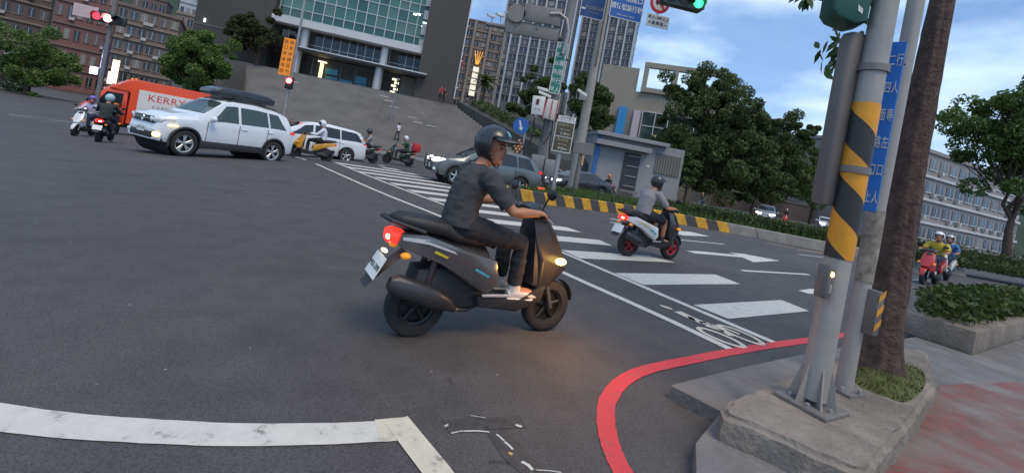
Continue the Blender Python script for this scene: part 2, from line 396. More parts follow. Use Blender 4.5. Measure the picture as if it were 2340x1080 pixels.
# zebra stripes between the left end line and the right end line
left_l = smooth_line(gpix([(1630, 715), (1480, 655), (1345, 599), (1250, 557), (1150, 517), (1075, 487), (1000, 460), (930, 433), (855, 404), (790, 382), (711, 357)]), 10)
right_l = smooth_line(gpix([(1822, 700), (1705, 654), (1585, 611), (1412, 566), (1345, 537), (1262, 508), (1180, 478), (1090, 444), (1000, 413), (930, 393), (835, 368)]), 10)
def arc(pl):
    d = [0]
    for a, b in zip(pl, pl[1:]): d.append(d[-1] + (b - a).length)
    return d
def along(pl, d, s):
    for i in range(len(d) - 1):
        if d[i + 1] >= s: return pl[i].lerp(pl[i + 1], (s - d[i]) / max(d[i + 1] - d[i], 1e-6))
    return pl[-1]
dl, dr = arc(left_l), arc(right_l)
NS = 16
for i in range(NS):
    a = i / (NS - 1) * 0.985; h = 0.0135
    q = [along(left_l, dl, dl[-1] * max(a - h, 0)), along(right_l, dr, dr[-1] * max(a - h, 0)), along(right_l, dr, dr[-1] * min(a + h, 1)), along(left_l, dl, dl[-1] * min(a + h, 1))]
    if i == 0:
        q = [q[0] + (left_l[0] - left_l[2]).normalized() * 0.18, q[1] + (right_l[0] - right_l[2]).normalized() * 0.18, q[2], q[3]]
    mark('crosswalk_stripe', q, 0.005)
# bicycle symbol on the crossing strip
def sym(pts, w=0.05): ribbon('bicycle_symbol', smooth_line(pts, 5) if len(pts) > 2 else pts, w, 0.006, CREAM)
def ell(x0, y0, x1, y1, fat=0.30, n=22):    # ellipse on the ground whose long axis runs between two pixels
    a, b = G(x0, y0), G(x1, y1); c = (a + b) / 2; ax = (b - a) / 2; bx = Vector((-ax.y, ax.x, 0)) * fat
    return [c + ax * math.cos(2 * math.pi * k / n) + bx * math.sin(2 * math.pi * k / n) for k in range(n + 1)]
ribbon('bicycle_symbol', ell(1598, 750, 1698, 793, .50, 28), 0.055, 0.006, CREAM)
ribbon('bicycle_symbol', ell(1646, 744, 1740, 787, .50, 28), 0.055, 0.0068, CREAM)
sym(gpix([(1548, 712), (1580, 727), (1606, 738)]), 0.13)
sym(gpix([(1575, 724), (1585, 733)]), 0.06)
sym(gpix([(1598, 735), (1622, 740)]), 0.05)
sym(gpix([(1600, 736), (1640, 750), (1672, 768)]), 0.08)
sym(gpix([(1622, 742), (1650, 748), (1690, 764)]), 0.05)
sym(gpix([(1612, 744), (1655, 758)]), 0.055)
head = ell(1507, 697, 1538, 708, .5, 14)
mark('bicycle_symbol', head[:-1], 0.006, CREAM)
# waiting box corner in front of the camera
stopc = smooth_line(gpix([(-120, 936), (60, 962), (210, 977), (380, 988), (530, 993), (730, 992), (905, 984)]), 5)
ribbon('stop_line', stopc, 0.150, 0.005, WHITE, 0.002)
ribbon('stop_line', gpix([(862, 985), (908, 980), (930, 978)]), 0.158, 0.0062, CREAM, 0.003)
ribbon('box_line', gpix([(905, 960), (948, 1014), (995, 1076), (1060, 1165), (1180, 1340)]), 0.125, 0.0075, CREAM, 0.003)
# faded remains of older paint and tar
TAR = M('tar_patch', (0.050, 0.048, 0.048), 0.65, var=0.45, scale=20, bump=0.3)
ribbon('tar_patch', gpix([(1020, 978), (1090, 968), (1195, 962)]), 0.10, 0.003, TAR, 0.012)
ribbon('tar_patch', gpix([(1135, 985), (1175, 1040), (1240, 1090), (1300, 1150)]), 0.13, 0.003, TAR, 0.012)
for (a, b, w) in (((1060, 985), (1118, 988), .010), ((1030, 990), (1060, 986), .008), ((1178, 972), (1192, 976), .018), ((1135, 992), (1150, 1008), .010), ((1152, 1010), (1170, 1028), .012), ((1192, 1055), (1215, 1075), .018), ((1015, 975), (1022, 970), .012), ((1225, 1074), (1282, 1080), .006), ((1075, 950), (1110, 956), .004)):
    ribbon('paint_remnant', [G(*a), (G(*a) + G(*b)) / 2 + Vector((.004, .003, 0)), G(*b)], w, 0.0045, WHITE, w * .35)
ribbon('paint_remnant', gpix([(1163, 1034), (1170, 1040)]), 0.018, 0.0046, ORNP, .004)
# lane lines and arrows on the far lanes
def lane(a, b, w=0.10, mat=WHITE, nm='lane_line'): ribbon(nm, [G(*a), (G(*a) + G(*b)) / 2, G(*b)], w, 0.004, mat)
lane((1695, 618), (1848, 627)); lane((1545, 547), (1655, 558)); lane((1825, 581), (1882, 588), .09); lane((2005, 636), (2120, 640), .09); lane((1990, 602), (2030, 606), .09)
lane((1752, 555), (1815, 567), .12, ORNP); lane((1822, 570), (1898, 580), .12, ORNP)
mark('lane_arrow', [*gpix([(1568, 573), (1598, 574), (1688, 583), (1664, 577), (1700, 580), (1782, 596), (1722, 599), (1696, 588), (1588, 579)])], 0.005)
mark('lane_arrow', [*gpix([(1548, 527), (1580, 530), (1622, 540), (1560, 538), (1545, 533)])], 0.005)
mark('lane_arrow', [*gpix([(1824, 664), (1850, 660), (1890, 662), (1890, 673), (1848, 671)])], 0.005)
for a, b in (((1395, 500), (1440, 505)), ((1395, 508), (1430, 513)),): lane(a, b, .16)
# red no-stopping line round the kerb
red = smooth_line([Vector((9.5, 8.75, 0)), Vector((6.3, 6.67, 0))] + gpix([(1855, 776), (1700, 799), (1580, 822), (1480, 844), (1425, 870), (1392, 908), (1384, 952), (1392, 1005), (1418, 1070)]) + [Vector((.86, 1.75, 0)), Vector((.95, .9, 0)), Vector((.95, -6, 0))], 8)
ribbon('red_kerb_line', red, 0.105, 0.005, REDP, 0.0022)
# oncoming side road markings left of the wagon
for k in range(5): lane((20 + 95 * k, 262 + 12 * k), (75 + 95 * k, 268 + 12 * k), .12)



# ------------------------------------------------------------------ near pavement
PAVE = M('pavement_concrete', (0.165, 0.158, 0.155), 0.85, var=0.3, scale=2.5, bump=0.6, bscale=25, stain=0.5)
def brick_mat():
    m = bpy.data.materials.new('red_paving'); m.use_nodes = True; t = m.node_tree; b = t.nodes['Principled BSDF']
    tc = N(t, 'ShaderNodeTexCoord'); br = N(t, 'ShaderNodeTexBrick'); br.inputs['Scale'].default_value = 4.5
    br.inputs['Color1'].default_value = (0.22, 0.075, 0.062, 1); br.inputs['Color2'].default_value = (0.15, 0.075, 0.065, 1); br.inputs['Mortar'].default_value = (0.14, 0.12, 0.11, 1)
    n = N(t, 'ShaderNodeTexNoise'); n.inputs['Scale'].default_value = 3; n.inputs['Detail'].default_value = 8
    t.links.new(tc.outputs['Object'], br.inputs['Vector']); t.links.new(tc.outputs['Object'], n.inputs['Vector'])
    mx_ = N(t, 'ShaderNodeMix', data_type='RGBA'); r = N(t, 'ShaderNodeValToRGB'); r.color_ramp.elements[0].position = 0.42; r.color_ramp.elements[1].position = 0.7
    t.links.new(n.outputs[0], r.inputs[0]); t.links.new(r.outputs[0], mx_.inputs[0]); t.links.new(br.outputs[0], mx_.inputs[6]); mx_.inputs[7].default_value = (0.20, 0.18, 0.165, 1)
    t.links.new(mx_.outputs[2], b.inputs['Base Color']); b.inputs['Roughness'].default_value = 0.8
    bp = N(t, 'ShaderNodeBump'); bp.inputs['Strength'].default_value = 0.6; bp.inputs['Distance'].default_value = 0.01
    t.links.new(br.outputs[1], bp.inputs['Height']); bp.invert = True; t.links.new(bp.outputs[0], b.inputs['Normal'])
    MATS['red_paving'] = m; return m
BRICK = brick_mat()
ZP = 0.09
pv = gpix([(1533, 880), (1600, 862), (1700, 838), (1860, 803)], ZP)
pave_edge = [p for p in pv] + [Vector((6.6, 6.35, ZP)), Vector((40, 28, ZP))]
inner = [Vector((42, 20, 0)), Vector((30, -30, 0)), Vector((1.35, -30, 0)), Vector((1.22, 0.9, 0)), G(1592, 1085, ZP), G(1590, 1012, ZP), G(1612, 985, ZP), G(1650, 940, ZP)]
mbp = MB(); mbp.poly([(p.x, p.y) for p in pave_edge + inner], -0.05, ZP)
pavement = structure(mbp.build('pavement', PAVE))
# red block paving beside the tree bed
rb = [G(2010, 1092, ZP), G(2150, 880, ZP), Vector((5.6, 4.55, 0)), Vector((30, 19.5, 0)), Vector((28, -20, 0)), Vector((2.2, -20, 0)), Vector((1.95, 1.0, 0))]
structure(MB().poly([(p.x, p.y) for p in rb], ZP - 0.02, ZP + 0.006).build('block_paving', BRICK))
# raised concrete bed that carries the poles and the tree
ZB = 0.24
bed = gpix([(1648, 925), (1668, 908), (1720, 888), (1800, 858), (1905, 815), (2020, 790), (2120, 800), (2140, 880), (2085, 962), (2014, 1043), (1995, 1076), (1960, 1072), (1850, 1028), (1740, 976), (1655, 944)], ZB)
bm = bmesh.new()
vs = [bm.verts.new((p.x, p.y, ZB)) for p in bed]; f = bm.faces.new(vs)
bm.normal_update()
if f.normal.z < 0: f.normal_flip()
ext = bmesh.ops.extrude_face_region(bm, geom=[f])
for e in ext['geom']:
    if isinstance(e, bmesh.types.BMVert): e.co.z = ZB
for v in vs: v.co.z = ZP - 0.03
bmesh.ops.recalc_face_normals(bm, faces=bm.faces)
top_e = [e for e in bm.edges if all(v.co.z > ZB - .01 for v in e.verts)]
bmesh.ops.bevel(bm, geom=top_e, offset=0.03, segments=3, affect='EDGES')
bmesh.ops.triangulate(bm, faces=[f for f in bm.faces if len(f.verts) > 4])
for _ in range(4):
    le = [e for e in bm.edges if e.calc_length() > 0.055]
    if le: bmesh.ops.subdivide_edges(bm, edges=le, cuts=1, use_grid_fill=False)
    bmesh.ops.triangulate(bm, faces=[f for f in bm.faces if len(f.verts) > 4])
bm.normal_update()
for v in bm.verts:
    k_ = noise.noise(v.co * 9) * .010 + noise.noise(v.co * 27) * .005
    side_ = abs(v.normal.z) < .8
    v.co += v.normal * (k_ * (1.5 if side_ else .45))
me = bpy.data.meshes.new('tree_bed'); bm.to_mesh(me); bm.free()
me.polygons.foreach_set('use_smooth', [True] * len(me.polygons)); me.set_sharp_from_angle(angle=R(50))
tree_bed = link('raised_tree_bed', me, CONC); tag(tree_bed, 'raised grey concrete bed around the near poles and tree', 'planter')
# soil and moss around the trunk
GRASS = M('moss_soil', (0.085, 0.095, 0.03), 0.95, var=0.5, scale=14, bump=1.0, bscale=60)
ms = smooth_line(gpix([(1932, 850), (1960, 838), (2060, 832), (2112, 855), (2108, 890), (2072, 918), (2020, 905), (1960, 880), (1932, 850)], ZB), 5)[:-1]
mb = MB(); n = len(ms); c = sum(ms, Vector()) / n
rings = [(1.0, 0.0), (0.8, .022), (0.45, .045), (0.1, .06)]
vs = []
for k, h in rings:
    for p in ms:
        q = c + (p - c) * k; vs.append((q.x, q.y, ZB + 0.002 + h + random.uniform(-.006, .008)))
fs = [(i * n + j, i * n + (j + 1) % n, (i + 1) * n + (j + 1) % n, (i + 1) * n + j) for i in range(3) for j in range(n)] + [tuple(range(3 * n, 4 * n))]
mb.add(vs, fs); moss = mb.build('soil', GRASS, tree_bed, True, fix=True)
tuft = MB(); rg = random.Random(8); n_t = 0
while n_t < 1500:
    a_, k_ = rg.uniform(0, 6.283), math.sqrt(rg.random()); j_ = int(a_ / 6.2832 * n) % n
    p = c + (ms[j_] - c) * k_ * .98; n_t += 1
    h_ = rg.uniform(.012, .045); an_ = rg.uniform(0, 6.28); dx_, dy_ = math.cos(an_) * .004, math.sin(an_) * .004
    z_ = ZB + .002 + .06 * (1 - k_)
    tuft.add([(p.x - dx_, p.y - dy_, z_), (p.x + dx_, p.y + dy_, z_), (p.x + rg.uniform(-.02, .02), p.y + rg.uniform(-.02, .02), z_ + h_)], [(0, 1, 2)])
tuft_pending = tuft
def leaf_cloud(centres, radii, per, size, seed=1, squash=1.0, droop=0.0):
    rng = np.random.RandomState(seed); P = []
    for c, r in zip(centres, radii):
        d = rng.normal(size=(per, 3)); d /= np.linalg.norm(d, axis=1)[:, None]
        rr = np.asarray(r) * (rng.uniform(0.25, 1.0, (per, 1)) ** 0.45)
        P.append(np.asarray(c) + d * rr)
    P = np.concatenate(P); n = len(P)
    a = rng.normal(size=(n, 3)); a /= np.linalg.norm(a, axis=1)[:, None]
    b = rng.normal(size=(n, 3)); b -= a * (a * b).sum(1)[:, None]; b /= np.linalg.norm(b, axis=1)[:, None]
    s = size * rng.uniform(0.55, 1.25, (n, 1))
    a = a * s; b = b * s * 0.55
    a[:, 2] -= droop * s[:, 0]
    V = np.stack([P - a, P - a * .1 + b, P + a, P - a * .1 - b], 1).reshape(-1, 3)
    me = bpy.data.meshes.new('leaves'); me.vertices.add(4 * n); me.vertices.foreach_set('co', V.ravel().astype(np.float32))
    me.loops.add(4 * n); me.loops.foreach_set('vertex_index', np.arange(4 * n, dtype=np.int32))
    me.polygons.add(n); me.polygons.foreach_set('loop_start', np.arange(0, 4 * n, 4, dtype=np.int32))
    try: me.polygons.foreach_set('loop_total', np.full(n, 4, dtype=np.int32))
    except Exception: pass
    me.update(); me.validate(); return me
LEAF_DARK = leaf_mat('leaf_dark', (0.036, 0.058, 0.020), (0.125, 0.170, 0.055))
LEAF_MID = leaf_mat('leaf_mid', (0.055, 0.098, 0.025), (0.150, 0.235, 0.060))
LEAF_HEDGE = leaf_mat('leaf_hedge', (0.022, 0.045, 0.010), (0.085, 0.120, 0.025))
LEAF_GRASS = leaf_mat('grass_blade', (0.050, 0.085, 0.022), (0.110, 0.160, 0.050))
to_ = tuft_pending.build('grass_tufts', leaf_mat('tuft_blade', (0.06, 0.07, 0.02), (0.14, 0.15, 0.045)), tree_bed); to_['kind'] = 'stuff'
BARK = M('bark', (0.085, 0.058, 0.045), 0.95, var=0.5, scale=9, bump=1.0, bscale=28, stain=.3)

# ------------------------------------------------------------------ median island
kerb_pts = smooth_line(gpix([(1128, 446), (1150, 450), (1182, 457), (1242, 467), (1290, 473), (1427, 490), (1550, 511), (1671, 533), (1725, 543), (1905, 578), (2050, 602), (2200, 630)]), 10)
ZM = 0.40
YEL = M('kerb_yellow', (0.58, 0.31, 0.03), 0.8, var=0.25, scale=6, stain=0.75)
BLK = M('kerb_black', (0.055, 0.055, 0.058), 0.8, var=0.3, scale=6, stain=0.4)
KGR = M('kerb_grey', (0.24, 0.23, 0.215), 0.85, var=0.2, scale=3, bump=.4, stain=0.6)
dk = arc(kerb_pts)
back_pts = [Vector((-.5, 17.2, 0)), Vector((-.2, 19.5, 0)), Vector((2.0, 22.6, 0)), Vector((6, 24.6, 0)), Vector((14, 25.5, 0)), Vector((24, 26, 0))]
mpoly = [(p.x, p.y + .12) for p in kerb_pts[::4]] + [(p.x, p.y) for p in reversed(back_pts)]
SOIL = M('median_soil', (0.055, 0.075, 0.025), 0.95, var=0.4, scale=3, bump=0.8, bscale=20)
median = structure(MB().poly(mpoly, -0.02, ZM - 0.05).build('median_island', SOIL))
s = 0.0; k = 0; blk = 0.46
while s < dk[-1] - .3:
    a = along(kerb_pts, dk, s); yel = a.x < 8.9
    ln = blk if yel else 1.2
    b = along(kerb_pts, dk, min(s + ln, dk[-1])); t = (b - a).normalized(); nn = Vector((-t.y, t.x, 0))
    g_ = 0.004
    prof = [a + t * g_, b - t * g_, b - t * g_ + nn * .22, a + t * g_ + nn * .22]
    sl_ = 0.05
    sk = t * .17
    vs = [(p.x + sk.x, p.y + sk.y, -0.02) for p in prof] + [(prof[0].x + nn.x * sl_, prof[0].y + nn.y * sl_, ZM - .03), (prof[1].x + nn.x * sl_, prof[1].y + nn.y * sl_, ZM - .03), (prof[2].x, prof[2].y, ZM), (prof[3].x, prof[3].y, ZM)]
    q = [Vector(prof[0]) + nn * (sl_ + .03), Vector(prof[1]) + nn * (sl_ + .03)]
    vs += [(q[0].x, q[0].y, ZM), (q[1].x, q[1].y, ZM)]
    MB().add(vs, [(0, 1, 5, 4), (4, 5, 9, 8), (8, 9, 6, 7), (2, 3, 7, 6), (1, 2, 6, 9, 5), (3, 0, 4, 8, 7), (3, 2, 1, 0)]).build('kerb_stone', (YEL if k % 2 == 0 else BLK) if yel else KGR, median)
    s += ln; k += 1
for i in range(len(back_pts) - 1):
    a, b = back_pts[i], back_pts[i + 1]; t = (b - a).normalized(); nn = Vector((-t.y, t.x, 0))
    MB().poly([(a.x, a.y), (b.x, b.y), (b.x + nn.x * .2, b.y + nn.y * .2), (a.x + nn.x * .2, a.y + nn.y * .2)], -.02, ZM).build('rear_kerb', KGR, median)
# grass: blades on the left half
rng = np.random.RandomState(3)
def inside(px, py, poly):
    r = False; j = len(poly) - 1
    for i in range(len(poly)):
        if (poly[i][1] > py) != (poly[j][1] > py) and px < (poly[j][0] - poly[i][0]) * (py - poly[i][1]) / (poly[j][1] - poly[i][1]) + poly[i][0]: r = not r
        j = i
    return r
blades = MB()
gp = [(p.x, p.y + .3) for p in kerb_pts[::4]] + [(p.x, p.y - .1) for p in reversed(back_pts)]
cnt = 0
while cnt < 9000:
    x, y = rng.uniform(0.5, 15), rng.uniform(15.8, 25)
    if not inside(x, y, gp): continue
    cnt += 1; h = rng.uniform(.10, .34) * (0.6 if x < 3 else 1); a = rng.uniform(0, 6.28); w = .022
    dx, dy = math.cos(a) * w, math.sin(a) * w; lx, ly = rng.uniform(-.1, .1, 2)
    blades.add([(x - dx, y - dy, ZM - .06), (x + dx, y + dy, ZM - .06), (x + lx, y + ly, ZM - .05 + h)], [(0, 1, 2)])
tag(blades.build('median_grass', LEAF_GRASS), 'rough green grass covering the median behind the striped kerb', 'grass', kind='stuff')
# clipped hedges on the right half of the median
def hedge(name, label, pts, w, h, per, seed, z=0.35, mat=None, size=.07):
    cs = []; rs = []
    d = arc(pts); L = d[-1]; st = w * .55; m = max(2, int(L / st))
    for i in range(m + 1):
        p = along(pts, d, L * i / m)
        cs.append((p.x, p.y, z + h * .5)); rs.append((w * .55, w * .55, h * .55))
    o = link(name, leaf_cloud(cs, rs, per, size, seed), mat or LEAF_HEDGE); tag(o, label, 'hedge')
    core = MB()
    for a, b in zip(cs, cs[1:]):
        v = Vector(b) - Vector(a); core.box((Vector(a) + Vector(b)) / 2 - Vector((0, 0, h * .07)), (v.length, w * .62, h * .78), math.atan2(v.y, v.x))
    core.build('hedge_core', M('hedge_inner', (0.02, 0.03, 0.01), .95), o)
    return o
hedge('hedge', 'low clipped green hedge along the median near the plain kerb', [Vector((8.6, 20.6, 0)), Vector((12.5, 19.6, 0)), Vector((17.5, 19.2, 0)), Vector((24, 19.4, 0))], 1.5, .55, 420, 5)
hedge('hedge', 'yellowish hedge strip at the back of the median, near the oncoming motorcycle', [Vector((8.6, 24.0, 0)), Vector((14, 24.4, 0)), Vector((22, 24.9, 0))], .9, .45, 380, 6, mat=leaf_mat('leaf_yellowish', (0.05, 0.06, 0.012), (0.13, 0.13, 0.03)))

# ================================================================== VEHICLES
GLASS = M('tinted_glass', (0.020, 0.024, 0.028), 0.06, var=0, spec=0.6)
GLASS_G = M('green_tinted_glass', (0.05, 0.075, 0.07), 0.06, var=0, spec=0.6)
RUB = M('tyre_rubber', (0.022, 0.022, 0.023), 0.85, var=0.25, scale=12)
ALU = M('alloy', (0.55, 0.56, 0.57), 0.35, metal=0.7, var=0.08)
DARKP = M('black_plastic', (0.025, 0.026, 0.028), 0.6, var=0.2, scale=8)
SATIN = M('black_satin', (0.020, 0.021, 0.024), 0.38, var=0.15, scale=6, coat=.15)
CHROME = M('chrome', (0.7, 0.7, 0.7), 0.18, metal=1.0, var=0)
PLATE = M('plate_white', (0.72, 0.74, 0.72), 0.5, var=0.06)
INK = M('plate_ink', (0.02, 0.03, 0.025), 0.6, var=0)
HEADL = M('headlamp_lit', (1, 1, 1), 0.2, var=0, emit=5.0, ecol=(1.0, 0.97, 0.92))
HEADO = M('headlamp_lens', (0.75, 0.77, 0.80), 0.1, var=0, spec=0.7)
TAIL = M('tail_lens', (0.42, 0.012, 0.018), 0.2, var=0, emit=0.35, ecol=(1, 0.03, 0.04))
TAILON = M('tail_lit', (0.7, 0.02, 0.02), 0.3, var=0, emit=1.1, ecol=(1.0, 0.035, 0.02))
TAILHOT = M('tail_hot', (1, 0.6, 0.5), 0.3, var=0, emit=5.0, ecol=(1.0, 0.62, 0.42))
AMBER = M('amber_lens', (0.75, 0.26, 0.02), 0.3, var=0, emit=0.25, ecol=(1, .4, .03))
AMBERON = M('amber_lit', (0.9, 0.4, 0.03), 0.3, var=0, emit=6.0, ecol=(1.0, 0.62, 0.14))
WARM = M('warm_lamp', (1, .8, .5), 0.4, var=0, emit=6.0, ecol=(1.0, 0.72, 0.36))
CARWHITE = M('paint_white', (0.72, 0.75, 0.78), 0.3, var=0.03, scale=2, coat=.8)
CARGREY = M('paint_grey', (0.135, 0.155, 0.158), 0.32, metal=.35, var=0.05, coat=.8)
CARBLACK = M('paint_black', (0.015, 0.016, 0.02), 0.25, var=0.05, coat=.9)
CARSILV = M('paint_silver', (0.33, 0.35, 0.38), 0.32, metal=.5, var=0.04, coat=.7)

def ip(x, pts):
    return float(np.interp(x, [p[0] for p in pts], [p[1] for p in pts]))

def wheel(parent, c, r, w, side, spokes=5, rimmat=None, name='wheel', tyre_k=.66, wid=.5, style='car'):
    """wheel part (tyre) with its rim as a sub-part; axis along local y"""
    rr = r * tyre_k; h = w / 2
    t = MB().lathe([(-h * .55, rr), (-h * .95, rr * 1.06), (-h, (rr + r) / 2), (-h * .86, r * .96), (-h * .6, r * .995), (0, r), (h * .6, r * .995), (h * .86, r * .96), (h, (rr + r) / 2), (h * .95, rr * 1.06), (h * .55, rr)], 'Y', c, 32)
    o = t.build(name, RUB, parent, True, 50)
    rm = MB(); yo = side * h * .55
    c = Vector(c)
    rm.lathe([(-h * .5, rr * 1.01), (h * .5, rr * 1.01)], 'Y', c, 32)
    rm.lathe([(yo * .2, rr * .98), (yo, rr * 1.03), (yo * 1.18, rr * .99), (yo * 1.0, rr * .90), (yo * .35, rr * .86)], 'Y', c, 32)
    rm.lathe([(yo * .6, .001), (yo * 1.05, rr * .02), (yo * 1.0, rr * .20), (yo * .5, rr * .24)], 'Y', c, 16)
    for k in range(spokes):
        a = 2 * math.pi * k / spokes + .3
        for da in ((-.16, .16) if style == 'twin' else (0,)):
            p0 = c + Vector((math.cos(a) * rr * .15, yo * .85, math.sin(a) * rr * .15)); p1 = c + Vector((math.cos(a + da) * rr * .9, yo * .9, math.sin(a + da) * rr * .9))
            ww = rr * (.085 if style == 'twin' else .12)
            rm.sweep([p0, p1], [ww * 1.2, ww], [.012 if style != 'scooter' else .01] * 2, n=6, lat=(-math.sin(a), 0, math.cos(a)))
    rim = rm.build('rim', rimmat or ALU, o, True, 40)
    MB().lathe([(yo * .1, rr * .97), (yo * .1, .002)], 'Y', c, 24).build('brake_disc', M('brake_dark', (.03, .03, .03), .5, metal=.5), o)
    return o

def car(name, label, loc, rz, sp, paint, group=None, lit=False):
    t = thing(name, label, 'car', loc, rz, group)
    L, zs, wr = sp['L'], sp['sill'], sp['wr']; xf, xr = sp['xf'], sp['xr']; AR = wr * 1.15
    top, belt, wid = sp['top'], sp['belt'], sp['wid']
    tmb = sp.get('tumble', .30)
    def zb(x):
        z = zs + 0.05 * max(0, (abs(x) - L * .40) / (L * .1)) * (1 if True else 0)
        for xw in (xf, xr):
            if abs(x - xw) < AR: z = max(z, wr + math.sqrt(max(AR * AR - (x - xw) ** 2, 0)))
        return z
    def lines(x):
        T, B, W = ip(x, top), ip(x, belt), ip(x, wid); B = min(B, T - .012); b = min(zb(x), B - .05)
        g = T - B; y3 = W - .012
        y4 = max(W - .045 - g * tmb, .25); z4 = B + g * (.90 if g > .15 else .75)
        return [(W * .93, b), (W * .99, b + (B - b) * .18), (W, b + (B - b) * .55), (W * .992, b + (B - b) * .82), (y3, B), (y4, z4), (y4 * .86, B + g * .985), (y4 * .45, T - .004), (0, T)]
    xs = sorted(set([round(p[0], 3) for p in top + belt + wid] + [round(-L / 2 + L * i / 44, 3) for i in range(45)] + [round(xw + AR * q, 3) for xw in (xf, xr) for q in (-1.001, -.98, -.9, -.75, -.5, -.25, 0, .25, .5, .75, .9, .98, 1.001)]))
    xs = [x for x in xs if -L / 2 <= x <= L / 2]
    vs = []; fs = []; m = 0
    for x in xs:
        l = lines(x); ring = [(x, y, z) for y, z in l] + [(x, -y, z) for y, z in reversed(l[:-1])]
        m = len(ring); vs += ring
    for i in range(len(xs) - 1):
        for k in range(m - 1): fs.append((i * m + k, i * m + k + 1, (i + 1) * m + k + 1, (i + 1) * m + k))
    fs.append(tuple(range(m))); fs.append(tuple(reversed(range((len(xs) - 1) * m, len(xs) * m))))
    body = MB().add(vs, fs).build('body', paint, t, True, 28, fix=True)
    ub = MB(); ub.box((0, 0, zs + .12), (L * .94, ip(0, wid) * 1.72, .16))
    for xw in (xf, xr): ub.lathe([(-ip(0, wid) * .95, AR * 1.0), (ip(0, wid) * .95, AR * 1.0)], 'Y', (xw, 0, wr), 20)
    ub.build('underbody', M('underbody', (.008, .008, .008), .9, var=0), t)
    def S(x, q, e=.006):
        l = lines(x); a, b = l[4], l[5]; return Vector((x, a[0] + (b[0] - a[0]) * q + e, a[1] + (b[1] - a[1]) * q + e * .3))
    def TP(x, s_, e=.008):
        l = lines(x); ys = [l[5][0], l[6][0], l[7][0], 0]; zz = [l[5][1], l[6][1], l[7][1], l[8][1]]
        y = abs(s_) * ys[0]; z = float(np.interp(y, ys[::-1], zz[::-1])); return Vector((x, math.copysign(y, s_), z))
    for w in sp['side']:
        bf, br_, tf, tr = w
        for sd in (1, -1):
            g = []; nx, nq = 8, 4
            for j in range(nq + 1):
                q = .07 + .80 * j / nq; a = bf + (tf - bf) * j / nq; b = br_ + (tr - br_) * j / nq
                for i in range(nx + 1):
                    p = S(a + (b - a) * i / nx, q); g.append((p.x, p.y * sd, p.z))
            f_ = [(j * (nx + 1) + i, j * (nx + 1) + i + 1, (j + 1) * (nx + 1) + i + 1, (j + 1) * (nx + 1) + i) for j in range(nq) for i in range(nx)]
            MB().add(g, f_ if sd < 0 else [tuple(reversed(q)) for q in f_]).build('side_window', sp.get('glass', GLASS), t, True)
    for nm, (x0, x1), so_ in (('windscreen', sp['ws'], 1), ('rear_window', sp['rw'], -1)):
        g = []; nx, ny = 7, 10
        dz = (ip(x1, top) - ip(x0, top)); nl = math.hypot(dz, x1 - x0); nv = Vector((-dz, 0, x1 - x0)) / nl
        if nv.z < 0: nv = -nv
        for i in range(nx + 1):
            x = x0 + (x1 - x0) * (.06 + .86 * i / nx)
            for j in range(ny + 1):
                p = TP(x, -.93 + 1.86 * j / ny) + nv * .012; g.append(p)
        MB().add(g, [(i * (ny + 1) + j, (i + 1) * (ny + 1) + j, (i + 1) * (ny + 1) + j + 1, i * (ny + 1) + j + 1) for i in range(nx) for j in range(ny)]).build(nm, sp.get('glass', GLASS), t, True, fix=True)
    for xw in (xf, xr):
        for sd in (1, -1):
            wheel(t, (xw, sd * (ip(xw, wid) - .11), wr), wr, .225, sd, sp.get('spokes', 5), sp.get('rimmat'), style=sp.get('rim', 'car'), tyre_k=sp.get('tk', .68))
            mb = MB(); a0, a1 = R(-14), R(194); W = ip(xw, wid)
            if sp.get('clad'):
                pts = [Vector((xw + math.cos(a0 + (a1 - a0) * k / 20) * AR * 1.02, sd * (W - .012), wr + math.sin(a0 + (a1 - a0) * k / 20) * AR * 1.02)) for k in range(21)]
                mb.sweep(pts, [.032] * 21, [.034] * 21, n=8, lat=(0, 1, 0)).build('wheel_arch', DARKP, t, True)
    if sp.get('clad'):
        for sd in (1, -1): MB().box(((xf + xr) / 2, sd * (ip(0, wid) - .012), zs + .07), (xf - xr - 2 * AR, .05, .2), bev=.02).build('sill', DARKP, t, True)
    fx = L / 2; w0 = ip(fx, wid)
    # front: grille, bumper intake, lamps, plate
    zf = ip(fx, top)
    gr = sp.get('grille', (.62, .15, .62))
    MB().box((fx - .005, 0, gr[0]), (.04, w0 * 2 * gr[2], gr[1]), bev=.015).build('grille', SATIN, t, True)
    MB().box((fx + .018, 0, gr[0]), (.012, w0 * 2 * gr[2] * .96, .02), bev=.004).build('grille_bar', CHROME, t)
    MB().box((fx - .02, 0, zs + .16), (.07, w0 * 1.7, .17), bev=.03).build('lower_bumper', DARKP, t, True)
    for sd in (1, -1):
        x1 = fx - .34; zl = sp.get('lamp', gr[0] + .03)
        p = [Vector((fx - .02, sd * w0 * .62, zl)), Vector((fx - .10, sd * (ip(fx - .10, wid) * .93), zl + .02)), Vector((x1, sd * (ip(x1, wid) + .004), zl + .075))]
        MB().sweep(p, [.075, .085, .02], [.075, .07, .03], n=10, lat=(0, 0, 1)).build('headlight', HEADL if lit else HEADO, t, True)
        MB().box((fx - .055, sd * w0 * .97, zs + .19), (.13, .20, .10), bev=.03).build('fog_light', AMBERON if (sp.get('blink') and sd == -1 * sp.get('blinkside', -1)) else HEADO, t, True)
        rx = -L / 2; wb = ip(rx, wid)
        ztl = sp.get('tail', ip(rx + .2, belt) - .08)
        MB().sweep([Vector((rx - .004, sd * wb * .70, ztl)), Vector((rx + .05, sd * (ip(rx + .05, wid) * .975), ztl + .01)), Vector((rx + .26, sd * (ip(rx + .26, wid) + .004), ztl + .04))], [.055, .075, .03], [.03, .03, .012], n=10, lat=(0, 0, 1)).build('tail_light', TAIL, t, True)
